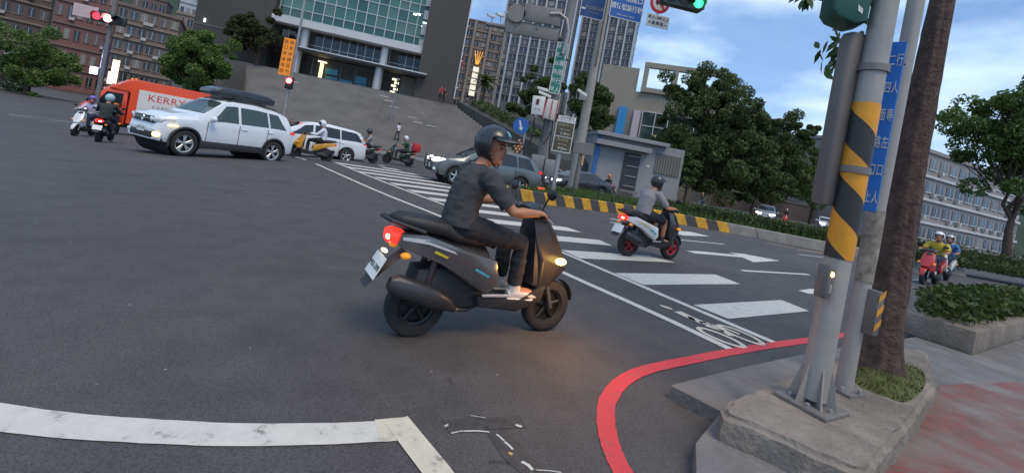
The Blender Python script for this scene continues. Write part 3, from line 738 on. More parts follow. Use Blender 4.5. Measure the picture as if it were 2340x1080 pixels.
        # mirror, door handles, door gap lines
        mx0 = sp['ws'][0] - .18; W = ip(mx0, wid); B = ip(mx0, belt)
        mr = MB(); mr.ball((mx0, sd * (W + .13), B + .09), (.075, .12, .085)); mr.box((mx0 - .01, sd * (W + .02), B + .04), (.06, .12, .03)); mr.build('wing_mirror', sp.get('mirror', paint), t, True)
        for hx in sp['handles']: MB().box((hx, sd * (ip(hx, wid) + .008), ip(hx, belt) - .11), (.19, .025, .028), bev=.01).build('door_handle', paint, t, True)
        for hx in sp['gaps']: MB().box((hx, sd * (ip(hx, wid) * .996), (zs + ip(hx, belt)) / 2 + .06), (.012, .02, (ip(hx, belt) - zs) * .78)).build('door_gap', M('gap_black', (.01, .01, .01), .9, var=0), t)
    pl = MB().box((fx + .022, 0, zs + .28), (.012, .36, .16)).build('licence_plate', PLATE, t)
    lettering(sp.get('plate', 'AKR-5517'), .085, INK, pl, (fx + .0295, 0, zs + .28), (R(90), 0, R(90)))
    pl = MB().box((-L / 2 - .02, 0, sp.get('rplate', .75)), (.012, .36, .16)).build('licence_plate', PLATE, t)
    return t

SUV = dict(L=4.15, sill=.31, wr=.355, xf=1.41, xr=-1.28,
    top=[(-2.075, .62), (-2.03, .95), (-1.98, 1.08), (-1.70, 1.55), (-1.38, 1.65), (-.6, 1.71), (.1, 1.70), (.42, 1.65), (1.02, 1.20), (1.18, 1.15), (1.65, 1.08), (1.90, 1.0), (2.02, .86), (2.075, .62)],
    belt=[(-2.075, .58), (-2.02, .93), (-1.93, 1.05), (-1.3, 1.07), (0, 1.04), (1.05, 1.02), (1.75, .96), (2.0, .82), (2.075, .58)],
    wid=[(-2.075, .74), (-2.0, .85), (-1.75, .905), (-1.2, .92), (1.25, .92), (1.65, .905), (1.9, .84), (2.075, .68)],
    side=[(.84, .0, .36, .0), (-.08, -1.0, -.08, -.96), (-1.06, -1.66, -1.02, -1.36)], ws=(1.02, .42), rw=(-1.68, -1.97), clad=True, spokes=5, rim='twin',
    handles=(-.20, -1.08), gaps=(.90, -.04, -.98), grille=(.86, .17, .80), lamp=.87, glass=GLASS_G, tail=1.0, plate='BCD-7290')
WAGON = dict(L=4.55, sill=.24, wr=.315, xf=1.42, xr=-1.33,
    top=[(-2.275, .60), (-2.24, .90), (-2.12, 1.05), (-1.86, 1.42), (-1.55, 1.50), (-.5, 1.57), (.2, 1.545), (.55, 1.46), (1.42, 1.02), (1.65, .95), (2.05, .82), (2.22, .66), (2.275, .50)],
    belt=[(-2.275, .56), (-2.2, .88), (-1.9, .98), (0, .945), (1.4, .88), (2.0, .76), (2.275, .46)],
    wid=[(-2.275, .70), (-2.15, .82), (-1.8, .86), (1.3, .86), (1.9, .83), (2.15, .72), (2.275, .55)],
    side=[(1.15, .2, .55, .2), (.12, -.95, .12, -.92), (-1.0, -1.95, -.97, -1.70)], ws=(1.42, .55), rw=(-1.84, -2.13), spokes=5, handles=(-.05, -1.05), gaps=(1.0, .15, -.95), grille=(.62, .1, .6), lamp=.68, tail=.90, plate='4583-VH')
CRV = dict(SUV); CRV.update(L=4.55, top=[(-2.275, .62), (-2.22, .98), (-2.12, 1.10), (-1.80, 1.50), (-1.5, 1.61), (-.6, 1.68), (.1, 1.67), (.48, 1.60), (1.16, 1.12), (1.3, 1.08), (1.8, 1.0), (2.1, .92), (2.24, .78), (2.275, .58)],
    belt=[(-2.275, .58), (-2.2, .96), (-1.4, 1.05), (0, 1.0), (1.1, .97), (1.9, .90), (2.2, .76), (2.275, .54)], wid=[(-2.275, .72), (-2.17, .84), (-1.9, .90), (-1.3, .91), (1.3, .91), (1.8, .89), (2.08, .81), (2.275, .60)],
    side=[(1.0, .05, .42, .05), (-.03, -1.05, -.03, -1.0), (-1.1, -1.85, -1.06, -1.6)], ws=(1.16, .48), rw=(-1.78, -2.13), rim='car', grille=(.78, .2, .7), lamp=.84, glass=GLASS, plate='7752-N8')
SEDAN = dict(L=4.6, sill=.22, wr=.315, xf=1.38, xr=-1.32,
    top=[(-2.3, .55), (-2.25, .90), (-2.0, 1.02), (-1.55, 1.06), (-.85, 1.38), (-.4, 1.45), (.2, 1.44), (.5, 1.36), (1.2, .98), (1.45, .93), (2.0, .80), (2.24, .64), (2.3, .48)],
    belt=[(-2.3, .50), (-2.2, .86), (-1.5, .95), (0, .93), (1.2, .88), (2.0, .74), (2.3, .44)],
    wid=[(-2.3, .68), (-2.15, .82), (-1.8, .87), (1.3, .88), (1.9, .84), (2.15, .74), (2.3, .55)],
    side=[(1.0, .05, .45, .05), (-.03, -1.15, -.03, -.80)], ws=(1.2, .5), rw=(-.85, -1.52), spokes=5, handles=(-.15, -1.0), gaps=(.95, 0, -.95), grille=(.6, .11, .55), lamp=.66, tail=.86, plate='8890-D5')

# --- white SUV with roof box
suv_p = G(508, 366); suv = car('white_suv', 'white SUV with a dark roof box crossing the junction, amber fog lamp lit', (-8.52, 13.0, -.12), R(-116), dict(SUV, blink=True, blinkside=-1), CARWHITE, 'cars in the junction'); suv.scale = (.92, .92, .97)
for sd in (1, -1):
    MB().tube([(-1.45, sd * .60, 1.62), (-1.25, sd * .60, 1.69), (-.5, sd * .61, 1.745), (.1, sd * .60, 1.725), (.3, sd * .59, 1.67)], .018, 8).build('roof_rail', SATIN, suv, True)
for x in (-.95, -.05): MB().box((x, 0, 1.75), (.06, 1.2, .03), bev=.01).build('roof_bar', SATIN, suv, True)
BOXM = M('roof_box_grey', (.030, .036, .045), .35, var=.1, coat=.3)
rbx = MB().sweep([(-1.42, 0, 1.87), (-1.39, 0, 1.89), (-1.15, 0, 1.92), (-.3, 0, 1.93), (.30, 0, 1.915), (.58, 0, 1.87), (.66, 0, 1.83)], [.34, .38, .40, .41, .40, .36, .26], [.06, .11, .15, .155, .14, .09, .03], n=32, ex=6).build('roof_box', BOXM, suv, True, 50)
MB().sweep([(-1.40, 0, 1.86), (-.3, 0, 1.86), (.58, 0, 1.85)], [.39, .415, .37], [.012] * 3, n=24, ex=5).build('lid_seam', DARKP, rbx, True)
MB().lathe([(0, .001), (.012, .06), (.012, .075), (0, .08)], 'X', (2.09, 0, .86), 24).build('front_badge', CHROME, suv, True)
for sd in (1, -1): MB().sweep([(1.95, sd * .74, .765), (1.82, sd * .87, .775), (1.66, sd * .909, .79)], [.014] * 3, [.02] * 3, n=8, lat=(0, 0, 1)).build('indicator_strip', AMBERON if sd > 0 else HEADO, suv, True)
# --- white wagon behind
wag = car('white_wagon', 'white estate car stopped behind the yellow scooter', GX(706, 19.8), R(-142), WAGON, CARWHITE, 'cars in the junction')
# --- grey SUV with bull bar
crv = car('grey_suv', 'grey SUV with chrome bull bar and bright headlights turning by the median', GX(1100, 18.3), R(-157), CRV, CARGREY, 'cars in the junction', lit=True)
for sd in (1, -1): MB().tube([(2.30, sd * .30, .40), (2.42, sd * .30, .55), (2.42, sd * .30, .95), (2.30, sd * .30, 1.02)], .025, 8).build('bull_bar', SATIN, crv, True)
MB().tube([(2.30, -.62, .70), (2.43, -.45, .74), (2.43, .45, .74), (2.30, .62, .70)], .025, 8).build('bull_bar', SATIN, crv, True)
MB().tube([(2.42, -.30, .95), (2.42, .30, .95)], .025, 8).build('bull_bar', SATIN, crv, True)
# --- cars beyond the median
car('black_sedan', 'black sedan behind the brown road sign poles', GX(1315, 27.5), BACK, SEDAN, CARBLACK, 'cars beyond the median', lit=True)
car('grey_sedan', 'dark grey car with lit headlights behind the median control cabinet', GX(1235, 30.0), BACK - .2, SEDAN, CARGREY, 'cars beyond the median', lit=True)
car('silver_car', 'silver hatchback with lit headlights driving towards us beyond the hedge', GX(1748, 44.0), R(-122), WAGON, CARSILV, 'cars beyond the median', lit=True)
car('white_sedan', 'white car with glaring headlights far off beside the striped pole', GX(1884, 50.0), R(-118), SEDAN, CARWHITE, 'cars beyond the median', lit=True)
car('silver_sedan', 'pale silver car half hidden by the signal pole at right', GX(1915, 47.0), R(-118), SEDAN, CARSILV, 'cars beyond the median')

# --- orange delivery van
ORANGE = M('paint_orange', (0.90, 0.080, 0.014), 0.38, var=.05, scale=2, coat=.5)
tr = thing('delivery_van', 'orange delivery van with white lettered side panel behind the white SUV', 'van', GX(334, 24.0), R(-134), 'cars in the junction', 1.14)
cab = [(2.35, .42), (2.40, .62), (2.38, 1.02), (2.22, 1.20), (1.72, 1.92), (1.60, 1.98), (.95, 1.98), (.95, .42)]
MB().slab(cab, -.83, .83, .05).build('cab', ORANGE, tr, True, 30)
cargo = [(-2.05, .52), (-2.05, 2.48), (-2.00, 2.52), (.80, 2.52), (.95, 2.46), (1.60, 1.99), (1.0, 1.95), (.90, 1.90), (.90, .52)]
MB().slab(cargo, -.88, .88, .012).build('cargo_box', ORANGE, tr, False)
MB().box((.15, 0, .42), (4.1, 1.4, .2)).build('chassis', M('chassis_black', (.012, .012, .012), .8), tr)
for sd in (1, -1):
    g = [(2.02, .838 * sd, 1.18), (1.12, .838 * sd, 1.18), (1.12, .838 * sd, 1.80), (1.66, .838 * sd, 1.80)]
    MB().add(g, [(0, 1, 2, 3) if sd < 0 else (3, 2, 1, 0)]).build('side_window', GLASS, tr)
    MB().box((1.04, sd * .835, 1.0), (.012, .012, 1.0)).build('door_gap', M('gap_black'), tr)
    MB().box((1.2, sd * .845, 1.05), (.16, .02, .03), bev=.01).build('door_handle', SATIN, tr)
    MB().sweep([(2.41, sd * .58, .84), (2.36, sd * .74, .85), (2.22, sd * .838, .88)], [.075, .08, .05], [.02, .03, .02], n=10, lat=(0, 0, 1)).build('headlight', HEADL if sd > 0 else HEADO, tr, True)
    m_ = MB(); m_.box((2.05, sd * 1.0, 1.35), (.06, .16, .26), bev=.03); m_.tube([(1.95, sd * .84, 1.2), (2.05, sd * .98, 1.25)], .014, 6); m_.build('wing_mirror', SATIN, tr, True)
    MB().box((.75, sd * .855, .56), (.09, .03, .05), bev=.01).build('side_marker', AMBERON if sd < 0 else AMBER, tr)
    for xw in (1.62, -1.30): wheel(tr, (xw, sd * .74, .31), .31, .19, sd, 6, M('steel_wheel', (.25, .25, .26), .5, metal=.5), tyre_k=.6)
    for xw in (1.62, -1.30): MB().lathe([(-.05, .37), (.05, .37)], 'Y', (xw, sd * .80, .33), 24).build('wheel_arch', M('chassis_black'), tr, True)
    MB().box((-2.052, sd * .80, .75), (.02, .10, .26)).build('tail_light', TAIL, tr)
    # lettered white panel
    pan = MB().box((-.40, sd * .888, 1.50), (2.05, .012, 1.22)).build('side_panel', M('panel_white', (.72, .70, .68), .5, var=.04), tr)
    RL = M('logo_red', (.62, .04, .035), .5, var=.05); GL = M('logo_grey', (.24, .22, .22), .5, var=.05)
    rt = (R(90), 0, 0) if sd < 0 else (R(90), 0, R(180))
    lettering('KERRY', .44, RL, pan, (-.40, sd * .8965, 1.80), rt, sx=1.08, xs=1.0)
    lettering('EXPRESS', .19, GL, pan, (-.40, sd * .8965, 1.43), rt, sx=1.15, xs=1.25)
    lettering('嘉 里 快 遞', .27, GL, pan, (-.40, sd * .8965, 1.12), rt, weight=.003)
    MB().box((-1.80, sd * .885, 2.0), (.04, .006, .42)).build('stripe', M('panel_white'), tr); MB().box((-1.70, sd * .885, 2.0), (.04, .006, .36)).build('stripe', M('panel_white'), tr)
g = [(2.235, -.72, 1.22), (2.235, .72, 1.22), (1.765, .68, 1.88), (1.765, -.68, 1.88)]
MB().add([(x + .015, y, z + .01) for x, y, z in g], [(0, 1, 2, 3)]).build('windscreen', GLASS, tr)
MB().box((2.39, 0, .72), (.03, 1.0, .12), bev=.01).build('grille', SATIN, tr); MB().box((2.41, 0, .5), (.05, 1.6, .16), bev=.03).build('bumper', M('bumper_orange', (.6, .07, .015), .5), tr, True)
for y in (-.75, .75): MB().ball((.80, y, 2.55), (.05, .05, .035)).build('marker_lamp', AMBER, tr, True)

# ================================================================== SCOOTERS AND PEOPLE
def scooter(name, label, loc, rz, paint, accent, rimmat=None, front=None, wr=.225, lit=False, tail=False, group='scooters on the road', plate='MKR-2098', box=None, steer=0.0, hero=False, scale=None):
    t = thing(name, label, 'scooter', loc, rz, group, scale)
    rimm = rimmat or M('rim_black', (.03, .03, .03), .4, metal=.5)
    xf, xr = .575, -.555
    wheel(t, (xf, 0, wr), wr, .105, -1, 5, rimm, 'front_wheel', .62, style='scooter')
    wheel(t, (xr, 0, wr), wr, .115, -1, 5, rimm, 'rear_wheel', .60, style='scooter')
    # side panels rising to the tail
    sp_ = [(-.80, .66, .55), (-.78, .735, .6), (-.62, .745, .85), (-.30, .66, 1), (-.06, .60, 1), (-.02, .44, 1), (-.10, .36, 1), (-.24, .42, 1), (-.50, .56, .85)]
    for sd in (1, -1):
        y0, y1 = (.085, .185) if sd > 0 else (-.185, -.085)
        prof = [(x, z) for x, z, w in sp_]
        mb = MB(); n = len(prof)
        outer = [(x, sd * (.06 + .125 * w), z) for x, z, w in sp_]; innr = [(x, sd * .03, z) for x, z, w in sp_]
        cx = sum(p[0] for p in prof) / n; cz = sum(p[1] for p in prof) / n
        mid = [(cx + (x - cx) * .86, sd * (.075 + .128 * w), cz + (z - cz) * .80) for x, z, w in sp_]
        vs = innr + outer + mid; fs = []
        for k in range(n):
            j = (k + 1) % n; fs.append((k, j, n + j, n + k)); fs.append((n + k, n + j, 2 * n + j, 2 * n + k))
        fs.append(tuple(range(2 * n, 3 * n)))
        pn = mb.add(vs, fs).build('side_panel', paint, t, True, 40, fix=True)
        if hero:
            def pq(x, z, e=.004):
                w = np.interp(x, [-.80, -.62, -.30, 0], [.55, .85, 1, 1]); return (x, sd * (.066 + .127 * w + e), z)
            MB().add([pq(-.775, .722), pq(-.775, .700), pq(-.60, .690), pq(-.34, .625), pq(-.10, .560), pq(-.10, .578), pq(-.33, .652), pq(-.60, .722)], [(0, 1, 2, 7), (7, 2, 3, 6), (6, 3, 4, 5)]).build('trim_strip', M('trim_pale', (.62, .62, .63), .35, metal=.3), pn, fix=True)
            MB().add([pq(-.56, .640, .012), pq(-.46, .605, .012), pq(-.45, .617, .012), pq(-.55, .655, .012)], [(0, 1, 2, 3)]).build('decal', M('decal_yellow', (.55, .45, .03), .4), pn, fix=True)
            MB().add([pq(-.24, .535, .012), pq(-.12, .485, .012), pq(-.11, .497, .012), pq(-.23, .550, .012)], [(0, 1, 2, 3)]).build('decal', M('decal_teal', (.05, .32, .42), .4), pn, fix=True)
        if accent is not None:
            def pp(x, z, e=.006):
                w = np.interp(x, [-.80, -.62, -.30, 0], [.55, .85, 1, 1]); return (x, sd * (.075 + .128 * w + e), z)
            MB().add([pp(-.66, .695), pp(-.40, .615), pp(-.24, .555), pp(-.30, .59), pp(-.45, .655)], [(0, 1, 2, 3, 4)]).build('decal', accent, pn)
            MB().add([pp(-.28, .545), pp(-.12, .475), pp(-.10, .492), pp(-.26, .575)], [(0, 1, 2, 3)]).build('decal', M('decal_teal', (.05, .32, .42), .4), pn)
    MB().sweep([(-.80, 0, .70), (-.55, 0, .66), (-.15, 0, .56), (-.05, 0, .42)], [.07, .11, .14, .13], [.04, .08, .12, .10], n=14, ex=3).build('inner_body', DARKP, t, True)
    # seat
    MB().sweep([(-.83, 0, .825), (-.78, 0, .82), (-.62, 0, .80), (-.46, 0, .785), (-.38, 0, .745), (-.22, 0, .725), (-.07, 0, .715), (-.02, 0, .67)], [.05, .10, .125, .13, .14, .13, .09, .05], [.02, .045, .06, .06, .05, .05, .045, .02], n=16, ex=3).build('seat', M('seat_vinyl', (.016, .016, .018), .5, var=.2, scale=20, bump=.2, bscale=120), t, True, 60)
    MB().tube([(-.62, .13, .76), (-.86, .10, .815), (-.90, 0, .83), (-.86, -.10, .815), (-.62, -.13, .76)], .014, 8).build('grab_rail', SATIN, t, True)
    # tail light, indicators, plate, rear mudguard
    tl = MB().sweep([(-.845, 0, .70), (-.80, 0, .70), (-.74, 0, .71)], [.085, .105, .095], [.045, .055, .03], n=14, ex=3).build('tail_light', TAILON if tail else TAIL, t, True)
    if tail: MB().ball((-.845, -.035, .695), (.012, .04, .017), 12, 8).build('lamp_glow', TAILHOT, tl, True)
    MB().add([(-.70, .075, .60), (-.70, -.075, .60), (-.90, -.085, .42), (-.90, .085, .42), (-.95, .085, .36), (-.95, -.085, .36)], [(0, 1, 2, 3), (3, 2, 5, 4)]).build('rear_mudguard', DARKP, t)
    pl = MB().add([(-.855, .115, .565), (-.855, -.115, .565), (-.92, -.115, .425), (-.92, .115, .425), (-.848, .115, .561), (-.848, -.115, .561), (-.913, -.115, .421), (-.913, .115, .421)], [(3, 2, 1, 0), (4, 5, 6, 7), (0, 1, 5, 4), (2, 3, 7, 6), (1, 2, 6, 5), (3, 0, 4, 7)]).build('licence_plate', PLATE, t)
    if hero:
        ml = Matrix(((0, .42, -.905), (-1, 0, 0), (0, .907, .42))).to_euler()
        lettering(plate, .052, INK, pl, (-.892, 0, .488), ml)
        MB().box((-.842, 0, .592), (.03, .07, .016), bev=.005).build('plate_lamp', WARM, t)
    for sd in (1, -1):
        MB().ball((-.74, sd * .155, .60), (.035, .035, .022), 12, 8).build('rear_indicator', AMBER, t, True)
        MB().ball((.53, sd * .165, .62), (.05, .035, .028), 12, 8).build('front_indicator', AMBERON if hero else AMBER, t, True)
    # engine, belt case, exhaust, shock
    MB().sweep([(-.60, .07, .235), (-.40, .085, .25), (-.18, .06, .27)], [.045, .06, .07], [.06, .085, .09], n=12, ex=3).build('engine', M('engine_grey', (.045, .045, .048), .5, metal=.5, var=.3, scale=20), t, True)
    MB().sweep([(-.82, -.155, .42), (-.78, -.155, .41), (-.50, -.15, .32), (-.38, -.13, .27), (-.30, -.10, .22)], [.035, .055, .06, .045, .022], [.04, .07, .075, .05, .022], n=14, ex=2.6).build('muffler', M('muffler_dark', (.055, .055, .06), .42, metal=.5, var=.2), t, True)
    MB().slab([(-.66, .30), (-.62, .50), (-.32, .53), (-.04, .42), (-.06, .24), (-.42, .20)], -.105, .12, .03).build('engine_cover', DARKP, t, True)
    MB().tube([(-.30, -.10, .22), (-.18, -.06, .20), (-.05, -.02, .24)], .018, 8).build('exhaust_pipe', M('pipe_steel', (.12, .10, .09), .45, metal=.8), t, True)
    for sd in (1, -1): MB().tube([(-.56, sd * .10, .26), (-.50, sd * .10, .56)], .024, 10).build('shock_absorber', M('spring_dark', (.08, .06, .06), .4, metal=.6), t, True)
    # floor board, leg shield, front fairing
    MB().slab([(-.14, .25), (-.16, .33), (.22, .30), (.36, .40), (.44, .42), (.42, .30), (.20, .21)], -.165, .165, .02).build('floorboard', DARKP, t, True)
    MB().box((-.02, -.172, .345), (.22, .012, .02), bev=.004).build('trim_strip', M('trim_silver', (.6, .6, .6), .35, metal=.5), t)
    ap = [(.26, .92, .55), (.36, .97, .5), (.46, .85, .8), (.575, .66, .9), (.665, .53, .5), (.52, .40, .6), (.42, .34, .8), (.34, .40, 1), (.32, .62, 1), (.27, .80, .8)]
    MB().slab(ap, -.17, .17, .025).build('front_apron', SATIN if hero else (front or paint), t, True, 40)
    MB().slab([(.275, .80, .7), (.32, .80, .7), (.345, .42, .95), (.30, .42, .95)], -.175, .175, .012).build('leg_shield', DARKP, t, True)
    MB().sweep([(.44, 0, .845), (.40, 0, .92)], [.09, .06], [.03, .02], n=12).build('front_visor', DARKP, t, True)
    hl = MB().sweep([(.545, 0, .615), (.47, 0, .76)], [.06, .095], [.03, .025], n=14, lat=(0, 1, 0)).build('headlight', HEADL if lit else HEADO, t, True)
    # front mudguard and fork
    a = [Vector((xf + math.cos(q) * (wr + .03), 0, wr + math.sin(q) * (wr + .03))) for q in [R(150 - 14 * k) for k in range(11)]]
    MB().sweep(a, [.05, .07, .075, .075, .075, .07, .07, .065, .06, .05, .03], [.012] * 11, n=10).build('front_mudguard', SATIN if hero else (front or paint), t, True)
    for sd in (1, -1): MB().tube([(xf, sd * .075, wr), (.44, sd * .07, .56)], .02, 8).build('fork', M('fork_steel', (.2, .2, .2), .35, metal=.8), t, True)
    # handlebar
    MB().tube([(.18, .33, .955), (.24, .20, .985), (.28, .06, .975), (.28, -.06, .975), (.24, -.20, .985), (.18, -.33, .955)], .013, 8).build('handlebar', SATIN, t, True)
    MB().sweep([(.37, 0, .93), (.27, 0, 1.00), (.22, 0, .985)], [.12, .14, .10], [.05, .05, .03], n=14, ex=2.6).build('handlebar_cowl', SATIN, t, True)
    for sd in (1, -1):
        MB().tube([(.225, sd * .22, .98), (.18, sd * .35, .952)], .018, 10).build('grip', M('grip_rubber', (.015, .015, .015), .8), t, True)
        MB().tube([(.25, sd * .20, .975), (.25, sd * .31, .955), (.245, sd * .36, .94)], .006, 6).build('brake_lever', ALU, t, True)
        m_ = MB(); m_.tube([(.25, sd * .17, .98), (.25, sd * .22, 1.08), (.245, sd * .25, 1.12)], .007, 6); m_.build('mirror_stem', SATIN, t, True)
        MB().ball((.245, sd * .28, 1.145), (.014, .065, .042), 14, 8).build('mirror', SATIN, t, True)
    if box: MB().box((-.80, 0, 1.06), (.42, .44, .42), bev=.03).build('delivery_box', box, t, True)
    return t

SKIN = M('skin', (0.42, 0.185, 0.105), 0.55, var=.1, scale=9)
HAIR = M('hair', (.012, .010, .009), .6, var=.2)
def folds(me, amp):                 # soft cloth creases pressed into the mesh
    for v in me.vertices:
        c = v.co; q = Vector((c.x * 5 + c.z * 6, c.y * 5, c.z * 13 - c.x * 9))
        k = (1 - abs(noise.noise(q)) * 2.4) + .5 * noise.noise(q * 2.3)
        v.co = c + v.normal * (amp * (k - .6))
    me.update()
def lerp(a, b, t): return Vector(a) * (1 - t) + Vector(b) * t
def rider_pose(lean=0.0, foot=0.0):
    return dict(pelvis=(-.34, 0, .82), waist=(-.335 + lean * .2, 0, .96), chest=(-.305 + lean * .5, 0, 1.12), neck=(-.255 + lean, 0, 1.265), head=(-.19 + lean * 1.15, 0, 1.405),
        sh=(-.285 + lean * .9, .185, 1.205), el=(-.07 + lean * .4, .285, .985), wr=(.145, .315, 1.0), hand=(.205, .29, .966), hip=(-.30, .085, .82), kn=(.155, .125, .735), an=(.165, .115, .405), toe=(.40, .125, .345), grip=True)
def stand_pose(stride=.0, arm=.05):
    return dict(pelvis=(0, 0, .93), waist=(0, 0, 1.08), chest=(.005, 0, 1.26), neck=(.01, 0, 1.43), head=(.03, 0, 1.57), sh=(0, .185, 1.37), el=(-.03 + arm, .225, 1.10), wr=(.05 + arm, .22, .86), hand=(.07 + arm, .215, .78),
        hip=(0, .085, .92), kn=(.03 + stride, .095, .50), an=(-.02 + stride, .095, .09), toe=(.17 + stride, .11, .035), stride=stride, grip=False)

def person(name, label, loc, rz, pose, shirt, trousers, shoes, helmet=None, hair=None, sleeve='short', shorts=False, yaw=0.0, vox=.022, group='people on the road', skirt=False, face=False, visor=None, peak=False, shell=None, bag=None, scale=None, vest=None, mask=None):
    t = thing(name, label, 'person', loc, rz, group, scale)
    P = pose; st = P.get('stride', 0)
    def J(k, sd):
        x, y, z = P[k]
        if st and k in ('kn', 'an', 'toe') and sd < 0: x -= 2 * st
        if st and k in ('el', 'wr', 'hand'): x += -sd * st * .5
        return Vector((x, y * sd, z))
    b = MB(); H_ = Vector(P['head']); NK = Vector(P['neck'])
    # torso core, neck
    b.sweep([P['pelvis'], P['waist'], P['chest'], lerp(P['chest'], P['neck'], .6), P['neck']], [.135, .13, .155, .13, .06], [.10, .09, .105, .08, .058], n=16)
    b.sweep([lerp(P['chest'], P['neck'], .7), NK, lerp(NK, H_, .7)], [.062, .056, .055], n=12)
    rz3 = Matrix.Rotation(yaw, 3, 'Z')
    # head: cranium, jaw, nose, brow, ears
    b.ball(H_ + Vector((-.005, 0, .035)), (.096, .077, .10), 18, 12, rz3)
    b.ball(H_ + rz3 @ Vector((.028, 0, -.045)), (.066, .060, .082), 16, 10, rz3)
    b.sweep([H_ + rz3 @ Vector((.088, 0, .028)), H_ + rz3 @ Vector((.105, 0, -.010)), H_ + rz3 @ Vector((.094, 0, -.026))], [.010, .017, .014], n=8)
    b.ball(H_ + rz3 @ Vector((.070, 0, .036)), (.022, .055, .012), 12, 8, rz3)
    b.ball(H_ + rz3 @ Vector((.072, 0, -.100)), (.024, .026, .018), 12, 8, rz3)
    for sd in (1, -1): b.ball(H_ + rz3 @ Vector((-.005, sd * .079, .0)), (.016, .010, .030), 8, 8, rz3)
    for sd in (1, -1):
        s_, e_, w_, h_ = J('sh', sd), J('el', sd), J('wr', sd), J('hand', sd)
        b.sweep([lerp(P['chest'], P['neck'], .55) + Vector((0, sd * .06, 0)), s_, lerp(s_, e_, .35), e_, lerp(e_, w_, .3), w_], [.065, .058, .047, .038, .040, .025], n=12)
        # hand: palm, four fingers, thumb
        if P['grip']:
            gx = Vector((.205, sd * .285, .966)); ga = Vector((-.34, sd * 1, -.2)).normalized()
            b.sweep([w_, lerp(w_, gx, .5) + Vector((0, 0, .018)), gx + Vector((.0, 0, .030))], [.027, .040, .040], [.019, .017, .014], n=10, lat=ga)
            for k, (ln, o_) in enumerate(((1.0, -.030), (1.08, -.010), (1.0, .010), (.85, .028))):
                base = gx + ga * o_
                pts = [base + Vector((math.cos(R(a)) * .027, 0, math.sin(R(a)) * .027)) for a in (95, 50, 5, -45 * ln, -100 * ln)]
                b.sweep(pts, [.0095, .0095, .009, .0085, .007], n=8)
            th = gx - ga * .040
            b.sweep([w_ + Vector((.02, -sd * .012, 0)), th + Vector((-.02, 0, .012)), th + Vector((.004, 0, -.022)), th + Vector((.026, 0, -.018))], [.013, .012, .010, .008], n=8)
        else:
            d = (h_ - w_).normalized()
            b.sweep([w_, lerp(w_, h_, .5), h_], [.016, .016, .013], [.026, .040, .038], n=10)
            for k, ln in enumerate((.070, .078, .072, .056)):
                o_ = Vector((.030 - .020 * k, 0, 0)); q0 = h_ + o_
                b.sweep([q0, q0 + d * ln * .5, q0 + d * ln + Vector((.004, -sd * .02, 0))], [.0092, .0088, .007], n=8)
            b.sweep([lerp(w_, h_, .3) + Vector((.028, 0, 0)), h_ + Vector((.050, 0, .0)), h_ + Vector((.052, -sd * .008, 0)) + d * .03], [.013, .011, .008], n=8)
        hp, k_, a_ = J('hip', sd), J('kn', sd), J('an', sd)
        b.sweep([lerp(P['pelvis'], P['waist'], .1) + Vector((0, sd * .05, 0)), hp, lerp(hp, k_, .5), k_, lerp(k_, a_, .3), a_, a_ + Vector((0, 0, -.02))], [.09, .082, .068, .052, .052, .036, .036], n=14)
        tt = J('toe', sd); b.sweep([a_ + Vector((-.03, 0, -.03)), lerp(a_, tt, .5) + Vector((0, 0, -.012)), tt], [.035, .040, .030], [.03, .024, .016], n=10)
    bo = link('body', fuse(b, 'body', vox, 3), SKIN, t)
    # shirt
    s = MB()
    low = lerp(P['pelvis'], P['waist'], .05)
    s.sweep([low + Vector((0, 0, -.015)), lerp(low, P['waist'], .5), P['waist'], P['chest'], lerp(P['chest'], P['neck'], .55), lerp(P['chest'], P['neck'], .93)], [.178, .168, .160, .180, .150, .076], [.128, .122, .118, .124, .098, .068], n=20)
    for sd in (1, -1):
        s_, e_, w_ = J('sh', sd), J('el', sd), J('wr', sd); c_ = lerp(P['chest'], P['neck'], .6) + Vector((0, sd * .05, 0))
        if sleeve == 'short': s.sweep([c_, s_ + Vector((0, -sd * .01, 0)), lerp(s_, e_, .4), lerp(s_, e_, .82)], [.080, .074, .070, .068], n=14)
        else: s.sweep([c_, s_ + Vector((0, -sd * .01, 0)), lerp(s_, e_, .5), e_, lerp(e_, w_, .5), lerp(e_, w_, .92)], [.080, .070, .058, .054, .048, .040], n=14)
    sm = fuse(s, 'shirt', vox, 2)
    if face: folds(sm, .0062)
    link('shirt', sm, shirt, t)
    if vest is not None:
        v_ = MB(); v_.sweep([P['waist'], P['chest'], lerp(P['chest'], P['neck'], .5)], [.168, .187, .16], [.126, .132, .104], n=20)
        vm = fuse(v_, 'vest', vox, 1); link('vest', vm, vest, t)
    # trousers or skirt
    p = MB()
    p.sweep([lerp(P['pelvis'], P['waist'], .45), P['pelvis'], Vector(P['pelvis']) + Vector((0, 0, -.075))], [.150, .168, .135], [.105, .122, .10], n=18)
    if skirt: p.sweep([P['pelvis'], Vector(P['pelvis']) + Vector((0, 0, -.3)), Vector(P['pelvis']) + Vector((0, 0, -.45))], [.165, .20, .22], [.13, .16, .18], n=18)
    else:
        for sd in (1, -1):
            hp, k_, a_ = J('hip', sd), J('kn', sd), J('an', sd)
            if shorts: p.sweep([Vector(P['pelvis']) + Vector((0, sd * .05, 0)), hp, lerp(hp, k_, .5), lerp(hp, k_, .92)], [.10, .098, .090, .086], n=14)
            else: p.sweep([Vector(P['pelvis']) + Vector((0, sd * .05, 0)), hp, lerp(hp, k_, .5), k_, lerp(k_, a_, .4), lerp(k_, a_, .97)], [.10, .096, .084, .070, .064, .056], n=14)
    tm = fuse(p, 'trousers', vox, 2)
    if face: folds(tm, .0055)
    link('trousers' if not skirt else 'skirt', tm, trousers, t)
